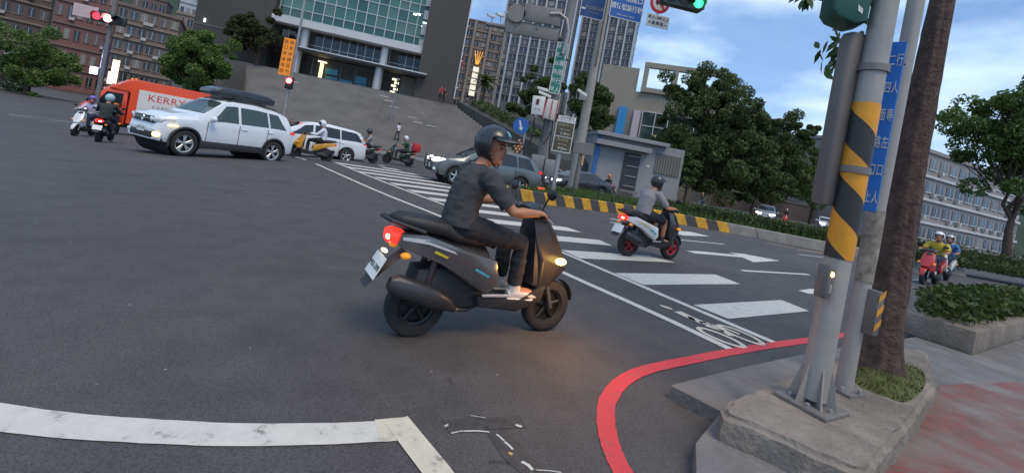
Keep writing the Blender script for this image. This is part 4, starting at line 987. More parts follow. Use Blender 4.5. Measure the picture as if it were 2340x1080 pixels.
    for sd in (1, -1):
        a_, tt = J('an', sd), J('toe', sd); d = (tt - a_); d.z = 0; d.normalize(); zf = tt.z - .045
        hl = Vector((a_.x, a_.y, 0)) - d * .055
        sh = MB(); sh.sweep([(a_.x - .01, a_.y, a_.z + .045), (a_.x, a_.y, a_.z - .01), (a_.x + .005, a_.y, zf + .045)], [.046, .046, .045], [.048, .052, .06], n=12)
        sh.sweep([hl + Vector((0, 0, zf + .035)), hl + d * .09 + Vector((0, 0, zf + .045)), hl + d * .20 + Vector((0, 0, zf + .036)), hl + d * .265 + Vector((0, 0, zf + .028)), hl + d * .285 + Vector((0, 0, zf + .024))], [.034, .042, .048, .040, .018], [.034, .044, .034, .026, .012], n=14, ex=2.4)
        so_ = link('shoe', fuse(sh, 'shoe', min(vox, .012), 2), shoes, t)
        if face: MB().sweep([hl + Vector((-.002, 0, zf + .010)), hl + d * .10 + Vector((0, 0, zf + .010)), hl + d * .20 + Vector((0, 0, zf + .010)), hl + d * .285 + Vector((0, 0, zf + .012))], [.034, .044, .050, .024], [.012] * 4, n=12, ex=3).build('sole', M('sole_white', (.65, .64, .6), .7), so_, True)
    HC = H_ + Vector((-.008, 0, .035))
    if helmet is not None:
        # open-face shell with a cut-out for the face
        vs = []; fs = []; nu, nv = 40, 22; rx, ry, rzz = (.149, .133, .145) if face else (.138, .122, .135)
        for j in range(nv + 1):
            b_ = -math.pi * .36 + (math.pi * .86) * j / nv
            for i in range(nu):
                a = 2 * math.pi * i / nu; q = Vector((rx * math.cos(b_) * math.cos(a), ry * math.cos(b_) * math.sin(a), rzz * math.sin(b_)))
                vs.append(HC + rz3 @ q)
        for j in range(nv):
            for i in range(nu):
                a = 2 * math.pi * (i + .5) / nu; b_ = -math.pi * .36 + (math.pi * .86) * (j + .5) / nv
                x, z = math.cos(b_) * math.cos(a), math.sin(b_)
                if x > (.30 if not shell else .55) and z < .30: continue
                fs.append((j * nu + i, j * nu + (i + 1) % nu, (j + 1) * nu + (i + 1) % nu, (j + 1) * nu + i))
        ho = MB().add(vs, fs).build('helmet', helmet, t, True, 60)
        sf = ho.modifiers.new('thickness', 'SOLIDIFY'); sf.thickness = .016; sf.offset = -1
        if peak:
            g = []
            for j in range(4):
                for i in range(11):
                    a = R(-62 + 12.4 * i); rr = 1 + (.24 if face else .19) * j * max(math.cos(a), .2) ** .6
                    g.append(HC + rz3 @ Vector((rx * .95 * math.cos(a) * rr, ry * .98 * math.sin(a) * (1 + .02 * j), .048 - .007 * j - .012 * (1 - math.cos(a)))))
            pk = MB().add(g, [(j * 11 + i, j * 11 + i + 1, (j + 1) * 11 + i + 1, (j + 1) * 11 + i) for j in range(3) for i in range(10)]).build('helmet_peak', helmet, ho, True)
            sf = pk.modifiers.new('thickness', 'SOLIDIFY'); sf.thickness = .007
        if visor is not None:
            g = []
            for j in range(6):
                for i in range(13):
                    a = R(-70 + 11.67 * i); b_ = R(-22 + 9 * j)
                    g.append(HC + rz3 @ Vector((rx * 1.06 * math.cos(b_) * math.cos(a), ry * 1.06 * math.cos(b_) * math.sin(a), rzz * 1.05 * math.sin(b_))))
            MB().add(g, [(j * 13 + i, j * 13 + i + 1, (j + 1) * 13 + i + 1, (j + 1) * 13 + i) for j in range(5) for i in range(12)]).build('helmet_visor', visor, ho, True)
        sb = MB(); pts = [H_ + rz3 @ Vector((.01 + .045 * math.sin(R(a)), .088 * math.cos(R(a)), -.03 - .105 * math.sin(R(a)))) for a in range(0, 181, 20)]
        sb.sweep(pts, [.009] * len(pts), [.004] * len(pts), n=6).build('chin_strap', DARKP, ho, True)
    if hair is not None:
        hb = MB(); hb.ball(HC + rz3 @ Vector((-.018, 0, .012)), (.105, .090, .105), 18, 12, rz3)
        if hair == 'long': hb.sweep([HC + rz3 @ Vector((-.04, 0, .0)), HC + rz3 @ Vector((-.07, 0, -.12)), HC + rz3 @ Vector((-.075, 0, -.27))], [.085, .09, .06], [.05, .045, .03], n=12)
        hm = fuse(hb, 'hair', .016, 2)
        # keep the face clear
        bmh = bmesh.new(); bmh.from_mesh(hm)
        kill = [v for v in bmh.verts if (rz3.transposed() @ (v.co - HC)).x > .045 and (v.co - HC).z < .055]
        bmesh.ops.delete(bmh, geom=kill, context='VERTS'); bmh.to_mesh(hm); bmh.free()
        link('hair', hm, HAIR, t)
    if mask is not None:
        MB().ball(H_ + rz3 @ Vector((.048, 0, -.055)), (.062, .063, .052), 16, 10, rz3).build('face_mask', mask, t, True)
    if face:
        for sd in (1, -1):
            MB().ball(H_ + rz3 @ Vector((.083, sd * .031, .012)), (.008, .013, .0065), 10, 8, rz3).build('eye', M('eye_dark', (.02, .014, .01), .2, var=0), t, True)
            MB().sweep([H_ + rz3 @ Vector((.092, sd * .012, .036)), H_ + rz3 @ Vector((.088, sd * .035, .041)), H_ + rz3 @ Vector((.074, sd * .056, .034))], [.004] * 3, [.004] * 3, n=6).build('eyebrow', HAIR, t, True)
        MB().sweep([H_ + rz3 @ Vector((.089, .024, -.062)), H_ + rz3 @ Vector((.097, 0, -.060)), H_ + rz3 @ Vector((.089, -.024, -.062))], [.004, .007, .004], n=8).build('mouth', M('lips', (.26, .095, .075), .5), t, True)
    return t

def cloth(n, c, sc=16): return M('cloth_' + n, c, .9, var=.12, scale=sc, bump=.7, bscale=9)
BLKC = cloth('black', (.022, .022, .025)); DKC = cloth('charcoal', (.045, .046, .050)); GRYC = cloth('grey', (.25, .235, .245)); WHC = cloth('white', (.62, .64, .70)); OLC = cloth('olive', (.09, .085, .05)); NAVC = cloth('navy', (.03, .035, .07)); REDC = cloth('red', (.35, .03, .03)); GRNC = cloth('green', (.02, .07, .05)); LILC = cloth('lilac', (.50, .48, .62))
HEL_DK = M('helmet_dark', (.017, .019, .023), .36, var=.08, coat=.4); HEL_W = M('helmet_white', (.68, .69, .72), .3, var=.05, coat=.4); HEL_O = M('helmet_orange', (.55, .13, .03), .35, var=.05, coat=.3); HEL_G = M('helmet_gold', (.32, .20, .08), .4, var=.1); HEL_S = M('helmet_silver', (.4, .42, .45), .3, metal=.4, var=.05)
SHOE_W = M('shoe_white', (.60, .58, .55), .7, var=.3, scale=14, bump=.3); SHOE_D = M('shoe_dark', (.04, .038, .036), .7, var=.2); VIS = M('visor_smoke', (.02, .022, .026), .08, var=0)
PT_SILVER = M('scooter_silver', (.115, .115, .12), .28, metal=.45, var=.12, coat=.5); PT_BLACK = M('scooter_black', (.022, .023, .026), .3, var=.1, coat=.4); PT_YEL = M('scooter_yellow', (.62, .30, .03), .35, var=.05, coat=.4); PT_WHITE = M('scooter_white', (.6, .61, .63), .3, var=.05, coat=.4); PT_DGRN = M('scooter_dark_green', (.015, .035, .028), .3, var=.1, coat=.4); PT_RED = M('scooter_red', (.4, .02, .025), .35, var=.05, coat=.4)
DEC_Y = M('decal_yellow', (.55, .45, .03), .4)

# hero rider
hp = (G(930, 758) + G(1237, 757)) / 2
hz = R(30)
scooter('scooter', 'silver and black scooter with lit tail light, ridden by the nearest rider in front', (hp.x, hp.y, 0), hz, PT_SILVER, None, wr=.215, tail=True, hero=True)
per = person('person', 'nearest rider in charcoal T-shirt and dark helmet looking aside while crossing', (hp.x, hp.y, 0), hz, rider_pose(.02), DKC, BLKC, SHOE_W, helmet=HEL_DK, yaw=R(-52), vox=.0075, face=True, peak=True)
hel = [c for c in per.children if c.name.startswith('helmet')][0]
# teal sticker on the helmet's front
HC = Vector(rider_pose(.02)['head']) + Vector((-.008, 0, .035)); g = []; rz3 = Matrix.Rotation(R(-52), 3, 'Z')
for j in range(4):
    for i in range(6):
        a = R(-14 + 9 * i); b_ = R(30 + 6 * j); g.append(HC + rz3 @ Vector((.1525 * math.cos(b_) * math.cos(a), .1365 * math.cos(b_) * math.sin(a), .1485 * math.sin(b_))))
MB().add(g, [(j * 6 + i, j * 6 + i + 1, (j + 1) * 6 + i + 1, (j + 1) * 6 + i) for j in range(3) for i in range(5)]).build('sticker', M('sticker_teal', (.10, .34, .40), .4, var=.4, scale=60), hel)

# the amber glow of the lit front indicator
il = bpy.data.lights.new('indicator_glow', 'POINT'); il.energy = 8; il.color = (1.0, .45, .12); il.shadow_soft_size = .04
io = bpy.data.objects.new('indicator_glow', il); COL.objects.link(io); io.location = Vector((hp.x, hp.y, 0)) + Matrix.Rotation(hz, 3, 'Z') @ Vector((.56, -.42, .55))

# second rider
p2 = (G(1430, 584) + G(1525, 591)) / 2
scooter('scooter', 'white and black scooter with red wheels riding away past the striped median', (p2.x, p2.y, 0), R(30), PT_WHITE, DEC_Y, front=PT_BLACK, rimmat=M('rim_red', (.42, .02, .03), .4), wr=.235, tail=True, plate='NAB-3175')
person('person', 'rider in grey T-shirt and dark shorts seen from behind on the red-wheeled scooter', (p2.x, p2.y, 0), R(30), rider_pose(.10), GRYC, BLKC, SHOE_D, helmet=HEL_DK, shorts=True, yaw=R(-10), vox=.012, peak=True)

# yellow-wheeled scooter next to the wagon
p3 = GX(708, 17.0); h3 = R(-158)
scooter('scooter', 'yellow and black sports scooter with golden wheels beside the white estate car', p3, h3, PT_YEL, None, rimmat=M('rim_gold', (.5, .34, .06), .35, metal=.4), wr=.25, plate='MTT-6621')
person('person', 'rider in white shirt and white helmet on the yellow scooter', p3, h3, rider_pose(-.02), WHC, cloth('brownblack', (.035, .028, .025)), SHOE_D, helmet=HEL_W, sleeve='long', shell=True, visor=VIS, vox=.018)
# orange-black motorcycle behind the wagon
p4 = GX(822, 20.6); h4 = R(-150)
scooter('scooter', 'orange-tailed black scooter just behind the rear of the white estate car', p4, h4, PT_BLACK, None, wr=.25, plate='LFA-118')
person('person', 'rider with dark full-shell helmet behind the white estate car', p4, h4, rider_pose(.0), GRYC, BLKC, SHOE_D, helmet=HEL_DK, shell=True, visor=VIS, vox=.022)
# delivery rider with red box
p5 = GX(908, 23.2); h5 = R(-160)
scooter('scooter', 'dark green delivery scooter carrying a red box near the stairs railing', p5, h5, PT_DGRN, None, wr=.24, box=M('box_red', (.45, .02, .03), .45, var=.08), plate='QAD-552')
person('person', 'delivery rider in dark green top and white helmet in front of the red box', p5, h5, rider_pose(.0), GRNC, DKC, SHOE_D, helmet=HEL_W, vox=.022)
# oncoming scooters beyond the median
p6 = GX(1378, 29.5); h6 = R(-152)
scooter('scooter', 'scooter with glaring headlight in front of the grey gatehouse', p6, h6, PT_BLACK, None, lit=True, plate='MNV-77')
person('person', 'rider in black with orange helmet in front of the grey gatehouse', p6, h6, rider_pose(.0), BLKC, BLKC, SHOE_D, helmet=HEL_O, vox=.024)
p7 = GX(1597, 37.5); h7 = R(-135)
scooter('scooter', 'scooter with bright headlight coming under the large tree', p7, h7, PT_BLACK, None, lit=True, plate='EPK-09')
person('person', 'rider with golden-brown helmet and olive jacket coming under the large tree', p7, h7, rider_pose(.0), OLC, NAVC, SHOE_W, helmet=HEL_G, sleeve='long', vox=.024, yaw=R(15))
p8 = GX(1792, 43.0); h8 = R(-125)
scooter('scooter', 'red scooter with round lit headlight right of the silver hatchback', p8, h8, PT_RED, None, lit=True, plate='NLC-40')
person('person', 'rider with pale helmet on the red scooter right of the silver hatchback', p8, h8, rider_pose(.0), BLKC, BLKC, SHOE_D, helmet=HEL_S, vox=.03)
# left group
p9 = GX(238, 14.5); h9 = R(118)
scooter('scooter', 'dark scooter with red tail light stopped at the left, ahead of the orange van', p9, h9, PT_BLACK, None, tail=True, plate='GHU-32')
person('person', 'rider in dark jacket with pale teal helmet left of the orange van', p9, h9, rider_pose(.0), cloth('dkgreen2', (.03, .04, .04)), NAVC, SHOE_D, helmet=M('helmet_teal', (.35, .52, .55), .3), vox=.022, sleeve='long')
p10 = GX(190, 17.0); h10 = R(-70)
scooter('scooter', 'pale scooter with blazing headlight at the far left edge of the junction', p10, h10, PT_WHITE, None, lit=True, plate='AHC-19')
person('person', 'rider in lilac raincoat facing us at the far left of the junction', p10, h10, rider_pose(.0), LILC, NAVC, SHOE_D, helmet=M('helmet_violet', (.2, .12, .5), .3), sleeve='long', vox=.024)
p11 = GX(247, 22.0); h11 = R(-75)
scooter('scooter', 'scooter with lit headlight behind the left riders, its rider in an orange helmet', p11, h11, PT_BLACK, None, lit=True, plate='BAE-68')
person('person', 'rider with orange helmet further back at the left side street', p11, h11, rider_pose(.0), DKC, BLKC, SHOE_D, helmet=HEL_O, vox=.026)
p12 = GX(402, 17.3); h12 = R(-140)
scooter('scooter', 'scooter hidden between the orange van and the white SUV bonnet', p12, h12, PT_WHITE, None, plate='CAD-71')
person('person', 'rider with silver helmet and white shirt beside the lettered van panel', p12, h12, rider_pose(.06), WHC, NAVC, SHOE_D, helmet=HEL_S, shell=True, visor=VIS, vox=.022)
p13 = GX(437, 18.6)
scooter('scooter', 'scooter at the rear corner of the orange van', p13, h12, PT_BLACK, None, plate='MUL-93')
person('person', 'rider with glossy black helmet at the rear corner of the orange van', p13, h12, rider_pose(.03), BLKC, BLKC, SHOE_D, helmet=M('helmet_black_gloss', (.015, .015, .017), .15, coat=.8), shell=True, visor=VIS, vox=.022)
# pedestrians
STAND = stand_pose
person('person', 'person with long dark hair in black behind the white estate car, left of two', GX(655, 25.5, .1), R(-60), STAND(), BLKC, BLKC, SHOE_D, hair='long', vox=.024, group='pedestrians')
person('person', 'person with short dark hair in black behind the white estate car, right of two', GX(677, 26.2, .1), R(-75), STAND(), cloth('black2', (.03, .025, .025)), BLKC, SHOE_D, hair='short', vox=.024, group='pedestrians', scale=.95)
person('person', 'pedestrian in red top with dark skirt on the far pavement under the trees', GX(1668, 66, .1), R(200), STAND(.06), cloth('dkgrey3', (.05, .05, .05)), REDC, SHOE_D, hair='short', vox=.03, group='pedestrians', skirt=True)
person('person', 'pedestrian in pale blue shirt on the far pavement under the trees', GX(1682, 67, .1), R(205), STAND(.06), cloth('paleblue', (.42, .50, .6)), NAVC, SHOE_D, hair='short', vox=.03, group='pedestrians')
# riders glimpsed at the far right, behind the tree trunk
for k, (px, Y, c1, hm, lb) in enumerate(((2122, 13.0, cloth('yellow', (.5, .36, .04)), HEL_W, 'rider in yellow top waiting right of the near tree trunk'), (2150, 15.0, cloth('blue', (.04, .15, .4)), HEL_S, 'rider in blue top waiting furthest right beyond the near tree trunk'))):
    q = GX(px, Y)
    scooter('scooter', ('red' if k == 0 else 'white') + ' scooter waiting right of the near tree trunk', q, R(-147), (PT_RED, PT_WHITE)[k], None, plate='NXA-5%d' % k)
    person('person', lb, q, R(-147), rider_pose(0), c1, NAVC, SHOE_W, helmet=hm, vox=.022)

# ================================================================== BUILDINGS
def local(root, X, Y):                      # world plan point -> root's local plan
    a = root.rotation_euler.z; dx, dy = X - root.location.x, Y - root.location.y
    return dx * math.cos(a) + dy * math.sin(a), -dx * math.sin(a) + dy * math.cos(a)
def inst(name, me, parent, loc, mat=None, rot=None): return link(name, me, mat, parent, loc, rot)
WALLD = M('dark_stone', (0.060, 0.055, 0.052), 0.75, var=.14, scale=.35, bump=.15, bscale=3, stain=.25)
MULL = M('mullion', (0.50, 0.52, 0.52), 0.4, metal=.3, var=.05)
BAND = M('white_band', (0.52, 0.52, 0.53), 0.5, var=.06, scale=.6, stain=.15)
TEAL = [M('curtain_glass_%d' % k, c, 0.07, var=.25, scale=.25, spec=.55) for k, c in enumerate([(.045, .135, .108), (.065, .165, .135), (.035, .095, .085), (.09, .16, .14)])]
DKGL = M('dark_window', (.018, .020, .026), .08, var=.2, scale=.5, spec=.55)
STEEL = M('column_steel', (.46, .45, .46), .38, metal=.35, var=.06, scale=1, stain=.1)
LITY = M('lit_window', (1, .9, .6), .5, var=.5, scale=3, emit=1.6, ecol=(1, .85, .5))
LITW = M('lit_white', (1, 1, .95), .5, var=0, emit=3.0, ecol=(.9, 1, .92))

P0 = AT(868, 207, 58.0); AB = R(12); ZPL = 6.75
civ = thing('civic_building', 'large civic building with green glass front between two dark stone slabs above the stairs', 'building', (P0.x, P0.y, ZPL), AB)
TOPZ = 26.0
# dark slabs left and right
MB().box((-17.6, 3.6, TOPZ / 2 - .6), (8.2, 10, TOPZ + 1.2)).build('wall_slab', WALLD, civ)
MB().box((6.9, 3.0, TOPZ / 2 - .6), (5.0, 10, TOPZ + 1.2)).build('wall_slab', WALLD, civ)
MB().box((9.44, -2.02, TOPZ / 2), (.14, .10, TOPZ - 2)).build('edge_trim', BAND, civ)
MB().box((-4.55, 8.0, TOPZ / 2), (17.8, 10, TOPZ)).build('core', M('core_dark', (.03, .032, .035), .8), civ)
MB().box((-17.6, -1.42, 3.6), (8.0, .05, .16)).build('ledge', M('ledge_grey', (.1, .1, .1), .6), civ)
for k in range(3): MB().box((-20.6 + 2.6 * k, -1.46, 4.1), (.16, .12, .42), bev=.03).build('wall_lamp', LITW if k == 0 else BAND, civ)
# curtain wall
x0, x1, z0, z1 = -13.4, 4.35, 6.65, TOPZ
nc = 14; cw = (x1 - x0) / nc; rows = []; z = z0 + .35; k = 0
while z < z1 - .3:
    h = 1.15 if k % 3 == 0 else 1.55; rows.append((z, h)); z += h; k += 1
pm = {}
for h in (1.15, 1.55): pm[h] = [MB().box((0, 0, 0), (cw - .08, .05, h - .08)).mesh('glass_pane') for _ in TEAL]
for i in range(nc):
    for (z, h) in rows:
        q = random.choice((0, 0, 1, 1, 2, 3)) if z > 8 else 2
        o = inst('glass_pane', pm[h][q], civ, (x0 + cw * (i + .5), .02, z + h / 2), TEAL[q]); o.rotation_euler.x = random.uniform(-.004, .004); o.rotation_euler.z = random.uniform(-.004, .004)
mm = MB().box((0, 0, 0), (.09, .16, z1 - z0)).mesh('mullion')
for i in range(nc + 1): inst('mullion', mm, civ, (x0 + cw * i, -.02, (z0 + z1) / 2), MULL)
mm = MB().box((0, 0, 0), (x1 - x0, .12, .085)).mesh('transom')
for (z, h) in rows: inst('transom', mm, civ, ((x0 + x1) / 2, -.02, z), MULL)
for (x, z) in ((-3.2, 12.2), (-2.2, 12.0), (2.6, 11.0), (3.1, 11.1), (4.0, 10.2), (3.9, 9.7)):
    MB().box((x, -.018, z), (.42, .02, .20)).build('ceiling_light', LITW, civ)
for k in range(8): MB().box((4.1, -.12, 7.4 + 1.9 * k), (.7, .35, 1.5 if k % 2 else 1.1), bev=.02).build('corner_panel', BAND, civ)
# white band, recessed storey, canopy, columns
MB().box((-4.55, -.75, 6.25), (18.2, 1.7, .78), bev=.04).build('white_band', BAND, civ)
MB().box((-4.55, -.95, 6.75), (18.0, 1.1, .14)).build('band_cap', MULL, civ)
MB().box((-4.55, .9, 4.6), (17.9, .3, 2.8)).build('recessed_wall', WALLD, civ)
wp = MB().box((0, 0, 0), (.98, .06, 1.95)).mesh('window_pane'); fr = MB().box((0, 0, 0), (.06, .1, 2.1)).mesh('window_bar')
for k in range(17):
    if k in (3, 13): continue
    xx = -12.6 + 1.04 * k
    inst('window_pane', wp, civ, (xx, .70, 4.75), M('blind_white', (.42, .44, .46), .5, var=.05) if k > 14 else DKGL)
    inst('window_bar', fr, civ, (xx + .52, .66, 4.75), MULL)
MB().box((-4.3, .64, 4.25), (17.0, .05, .05)).build('window_rail', MULL, civ)
MB().box((-4.2, -1.6, 3.15), (19.4, 3.4, .14), bev=.02).build('canopy', MULL, civ)
MB().box((-4.2, -1.5, 2.98), (19.2, 3.1, .14)).build('canopy_soffit', M('soffit', (.14, .14, .145), .7), civ)
MB().box((-4.55, .8, 1.45), (17.8, .3, 2.9)).build('entrance_wall', M('entrance_dark', (.028, .026, .03), .5, var=.3, scale=.6), civ)
for xx in (-9.9, -.2):
    MB().cyl((xx, -.35, 3.2), (xx, -.35, 5.9), .52, n=24).build('column', STEEL, civ, True)
    MB().cyl((xx - .12, -1.9, 0), (xx - .12, -1.9, 2.95), .52, n=24).build('column', STEEL, civ, True)
BLUEP = M('blue_panel', (.03, .22, .34), .4, var=.15, scale=3)
for (x, z, w, h) in ((-6.3, 1.25, 1.5, .75), (-6.2, .45, 1.5, .35), (-4.4, .4, 1.6, .35), (-2.6, .95, 1.4, .9), (-2.5, .3, 1.3, .25)):
    MB().box((x, .58, z + .2), (w, .06, h), bev=.01).build('blue_panel', BLUEP, civ)
MB().cyl((-7.4, -.2, 0), (-7.4, -.2, 2.2), .22, n=16).build('lit_post', M('lit_post', (1, .85, .5), .5, var=.2, emit=1.2, ecol=(1, .8, .4)), civ, True)
MB().box((-7.4, -.2, 2.35), (1.0, .5, .12)).build('lit_fascia', LITY, civ)
for k in range(5): MB().box((1.5 + .35 * (k % 2), .6, .5 + .42 * k), (.55, .05, .26)).build('lit_pane', LITY, civ)
MB().box((3.6, .3, 1.4), (2.4, .8, 2.7)).build('stone_panel', M('beige_stone', (.17, .155, .12), .7, var=.15, scale=.8), civ)
for xx in (-8.7, -5.2, -3.4): MB().box((xx, .58, 1.4), (.08, .08, 2.6)).build('door_frame', M('frame_grey', (.2, .2, .2), .5), civ)

# plaza and grand stairs
STAIRM = M('stair_stone', (0.195, 0.182, 0.172), 0.85, var=.2, scale=.5, bump=.3, bscale=6, stain=.35)
PLAZ = M('plaza_stone', (0.16, 0.155, 0.15), 0.85, var=.15, scale=.4, stain=.3)
plaza = MB().box((1, 3.0, ZPL - 4.1), (45, 14.0, 8.2)).build('plaza', PLAZ); plaza.location = (P0.x, P0.y, 0); plaza.rotation_euler.z = AB; structure(plaza)
st = thing('grand_stairs', 'broad grey stone stairs rising from the street to the glass building', 'stairs', (P0.x, P0.y, 0), AB)
NSTEP = 27; zt = ZPL + .05; zb_ = .15; yt = -4.0; yb = -20.5
def right_edge(q): return 9.6 + 9.5 * q          # q 0 at top, 1 at bottom
for seg in range(3):
    mb = MB()
    for i in range(NSTEP):
        q0, q1 = i / NSTEP, (i + 1) / NSTEP
        z = zt - (zt - zb_) * (i + 1) / NSTEP; y0, y1 = yt + (yb - yt) * q0, yt + (yb - yt) * q1
        le = -14.5 + 7.0 * q1
        xa = [le, -6.5, 1.5][seg]; xb = [-6.515, 1.485, right_edge(q1)][seg]
        if xb - xa < .05: continue
        mb.box(((xa + xb) / 2, (y0 + y1) / 2 - 0.02, z / 2), (xb - xa, y0 - y1 + .04, z))
    mb.build('stair_flight', STAIRM, st)
for (x, q) in ((1.2, .12), (1.9, .2), (2.7, .3), (4.9, .43), (5.6, .5), (7.0, .52), (-8.4, .2), (5.9, .86)):
    MB().box((x, yt + (yb - yt) * q - .06, zt - (zt - zb_) * q - .07), (1.0, .05, .07)).build('nosing_strip', M('nosing_pale', (.55, .53, .5), .6), st)
# pavement at the stair foot with a metal railing
fp = MB().box((5, -24.4, -.75), (27, 7.6, 1.76)).build('far_pavement', M('far_pave', (.17, .175, .175), .85, var=.12, scale=.5, stain=.3)); fp.location = (P0.x, P0.y, 0); fp.rotation_euler.z = AB; structure(fp)
rl = thing('railing', 'low dark metal railing along the pavement behind the delivery scooter', 'railing', GX(842, 27.0), math.atan2((GX(1062, 28.5) - GX(842, 27)).y, (GX(1062, 28.5) - GX(842, 27)).x))
RAILM = M('rail_metal', (.13, .14, .14), .5, metal=.4, var=.1); ln = (GX(1062, 28.5) - GX(842, 27.0)).length
for k in range(6): MB().box((ln * k / 5, 0, .34), (.06, .06, .68)).build('post', RAILM, rl)
for z in (.3, .62): MB().box((ln / 2, 0, z), (ln + .1, .05, .07)).build('rail', RAILM, rl)
# planter wall and hedge to the right of the stairs
pwm = MB(); a_ = (9.9, -3.6); b_ = (19.3, -20.0)
pwm.add([(9.8, -3.6, 0), (19.3, -20.2, 0), (24, -20.2, 0), (24, -3.6, 0), (9.8, -3.6, 7.4), (19.3, -20.2, 2.3), (24, -20.2, 2.3), (24, -3.6, 7.4)], [(0, 1, 5, 4), (4, 5, 6, 7), (1, 2, 6, 5), (2, 3, 7, 6), (3, 0, 4, 7)])
pw = pwm.build('planter_wall', M('planter_dark', (.055, .058, .055), .85, var=.2, scale=.6, stain=.3), None, fix=True); pw.location = (P0.x, P0.y, 0); pw.rotation_euler.z = AB; tag(pw, 'dark sloping planter wall on the right side of the stairs', 'wall')
cs = []; rs = []
for k in range(9):
    q = k / 8; cs.append((12.8 + 8 * q, -5 - 13 * q, 7.4 - 4.3 * q)); rs.append((1.5, 1.7, .5))
sh = link('shrub_bed', leaf_cloud(cs[:6], rs[:6], 420, .16, 11), LEAF_DARK); sh.location = (P0.x, P0.y, 0); sh.rotation_euler.z = AB; tag(sh, 'green shrubs growing on the planter right of the stairs', 'shrubs')
# people on the stairs
def on_stairs(px, Y, z): 
    p = GX(px, Y); v = (z - CAM_H) * F / Y; u = (px - PX - v * sR) / cR; return Vector((u * Y / F, Y, z))
def stair_z(p):
    x, y = local(st, p.x, p.y); q = (y - yt) / (yb - yt); i = min(max(int(q * NSTEP), 0), NSTEP - 1); return zt - (zt - zb_) * (i + 1) / NSTEP if q > 0 else zt
sp1 = on_stairs(906, 41.5, 1.7); sp1.z = stair_z(sp1); sp1 = on_stairs(906, 41.5, sp1.z)
person('person', 'person in white shirt and dark trousers walking along the lower stairs', sp1, R(160), stand_pose(.12), WHC, DKC, SHOE_D, hair='short', vox=.026, group='pedestrians')
sp2 = on_stairs(1012, 55.0, ZPL); sp2.z = ZPL + .05
person('person', 'person in black at the top right of the stairs', sp2, R(-100), stand_pose(.05), BLKC, BLKC, SHOE_D, hair='short', vox=.03, group='pedestrians')
sp3 = on_stairs(1004, 54.0, ZPL); sp3.z = ZPL + .05
person('person', 'person in red jacket at the dark slab above the stairs', sp3, R(-80), stand_pose(.05), REDC, BLKC, SHOE_D, hair='short', vox=.03, group='pedestrians')
# slim lamp post standing on the stairs
lp = on_stairs(893, 46.0, 3.2); lp.z = stair_z(lp)
l_ = thing('lamp_post', 'slim grey lamp post halfway up the stairs', 'lamp post', lp, 0)
MB().cyl((0, 0, -.2), (0, 0, 4.2), .09, .07, 12).build('post', M('post_grey', (.22, .22, .23), .5, metal=.4), l_, True); MB().box((0, 0, 4.25), (.34, .2, .1), bev=.02).build('lamp_head', BAND, l_)

# ------------------------------------------------------------------ generic blocks of flats
def block(name, label, px0, px1, Y, ztop, ang, wall, floors, cols, depth=14, pane=None, group='buildings around the junction', fin=None, z0=None, side_cols=0, balcony=None, wh=.5, ww=.55, zbase=0.0, parts=()):
    a = GX(px0, Y, (ztop + zbase) / 2); an = R(ang)
    u1 = (px1 - PX - ((ztop + zbase) / 2 - CAM_H) * F / Y * sR) / cR / F
    # right end on the ray of px1 along the facade direction
    r_ = Vector((math.cos(an), math.sin(an))); t = (u1 * a.y - a.x) / (r_.x - u1 * r_.y); W = abs(t)
    root = thing(name, label, 'building', (a.x, a.y, zbase), an, group)
    hh = ztop - zbase
    MB().box((W / 2, depth / 2, hh / 2), (W, depth, hh)).build('wall', wall, root)
    fh = hh / floors; cw = W / cols
    pms = [(MB().box((0, 0, 0), (cw * ww, .14, fh * wh)).mesh('window'), m_) for m_ in (pane or DKGL, pane or DKGL, pane or DKGL, M('window_blind', (.20, .195, .18), .5, var=.3, scale=1.5), M('window_curtain', (.11, .10, .10), .4, var=.4, scale=2), M('window_glassier', (.05, .06, .075), .08, var=.3, scale=.8))]
    acm = MB().box((0, 0, 0), (.8, .5, .55), bev=.04).mesh('air_conditioner'); fm_ = MB().box((0, 0, 0), (cw * ww + .2, .22, .12)).mesh('sill')
    hood = MB().box((0, 0, 0), (cw * ww * .06, .18, fh * wh)).mesh('frame')
    for i in range(cols):
        for j in range(floors):
            z = fh * (j + .55)
            if z + zbase < (z0 or -1): continue
            pm_, pmt = random.choice(pms); w_ = inst('window', pm_, root, (cw * (i + .5), .0, z), pmt)
            if fin is None and random.random() < .28: inst('air_conditioner', acm, w_, (cw * ww * random.choice((-.4, .4)), -.28, -fh * wh * .5 - .3), M('ac_white', (.4, .4, .39), .6, var=.15, scale=2))
            inst('sill', fm_, w_, (0, -.02, -fh * wh / 2 - .04), balcony or wall)
            inst('frame', hood, w_, (0, -.01, 0), MULL)
    if side_cols:
        sw = depth / side_cols; ps = MB().box((0, 0, 0), (.14, sw * ww, fh * wh)).mesh('window')
        for i in range(side_cols):
            for j in range(floors):
                z = fh * (j + .55)
                if z + zbase < (z0 or -1): continue
                inst('window', ps, root, (W, sw * (i + .5), z), pane or DKGL)
    if fin is not None:
        for i in range(cols + 1): MB().box((cw * i, -.35, hh / 2), (min(cw * .16, 1.0), .9, hh)).build('fin', fin, root)
    for j in range(1, floors): 
        if fh * j + zbase > (z0 or -1): MB().box((W / 2, -.12, fh * j), (W + .1, .3, .35)).build('floor_band', balcony or wall, root)
    MB().box((W / 2, depth / 2, hh + .25), (W + .5, depth + .5, .5)).build('parapet', wall, root)
    return root, W, hh
FIN = M('fin_white', (.44, .45, .47), .6, var=.06, scale=.2); TGREY = M('tower_grey', (.12, .122, .132), .7, var=.12, scale=.15); TSIDE = M('tower_side', (.11, .11, .12), .7, var=.1, scale=.15)
TGL = M('tower_glass', (.05, .055, .065), .12, var=.5, scale=.3, spec=.5)
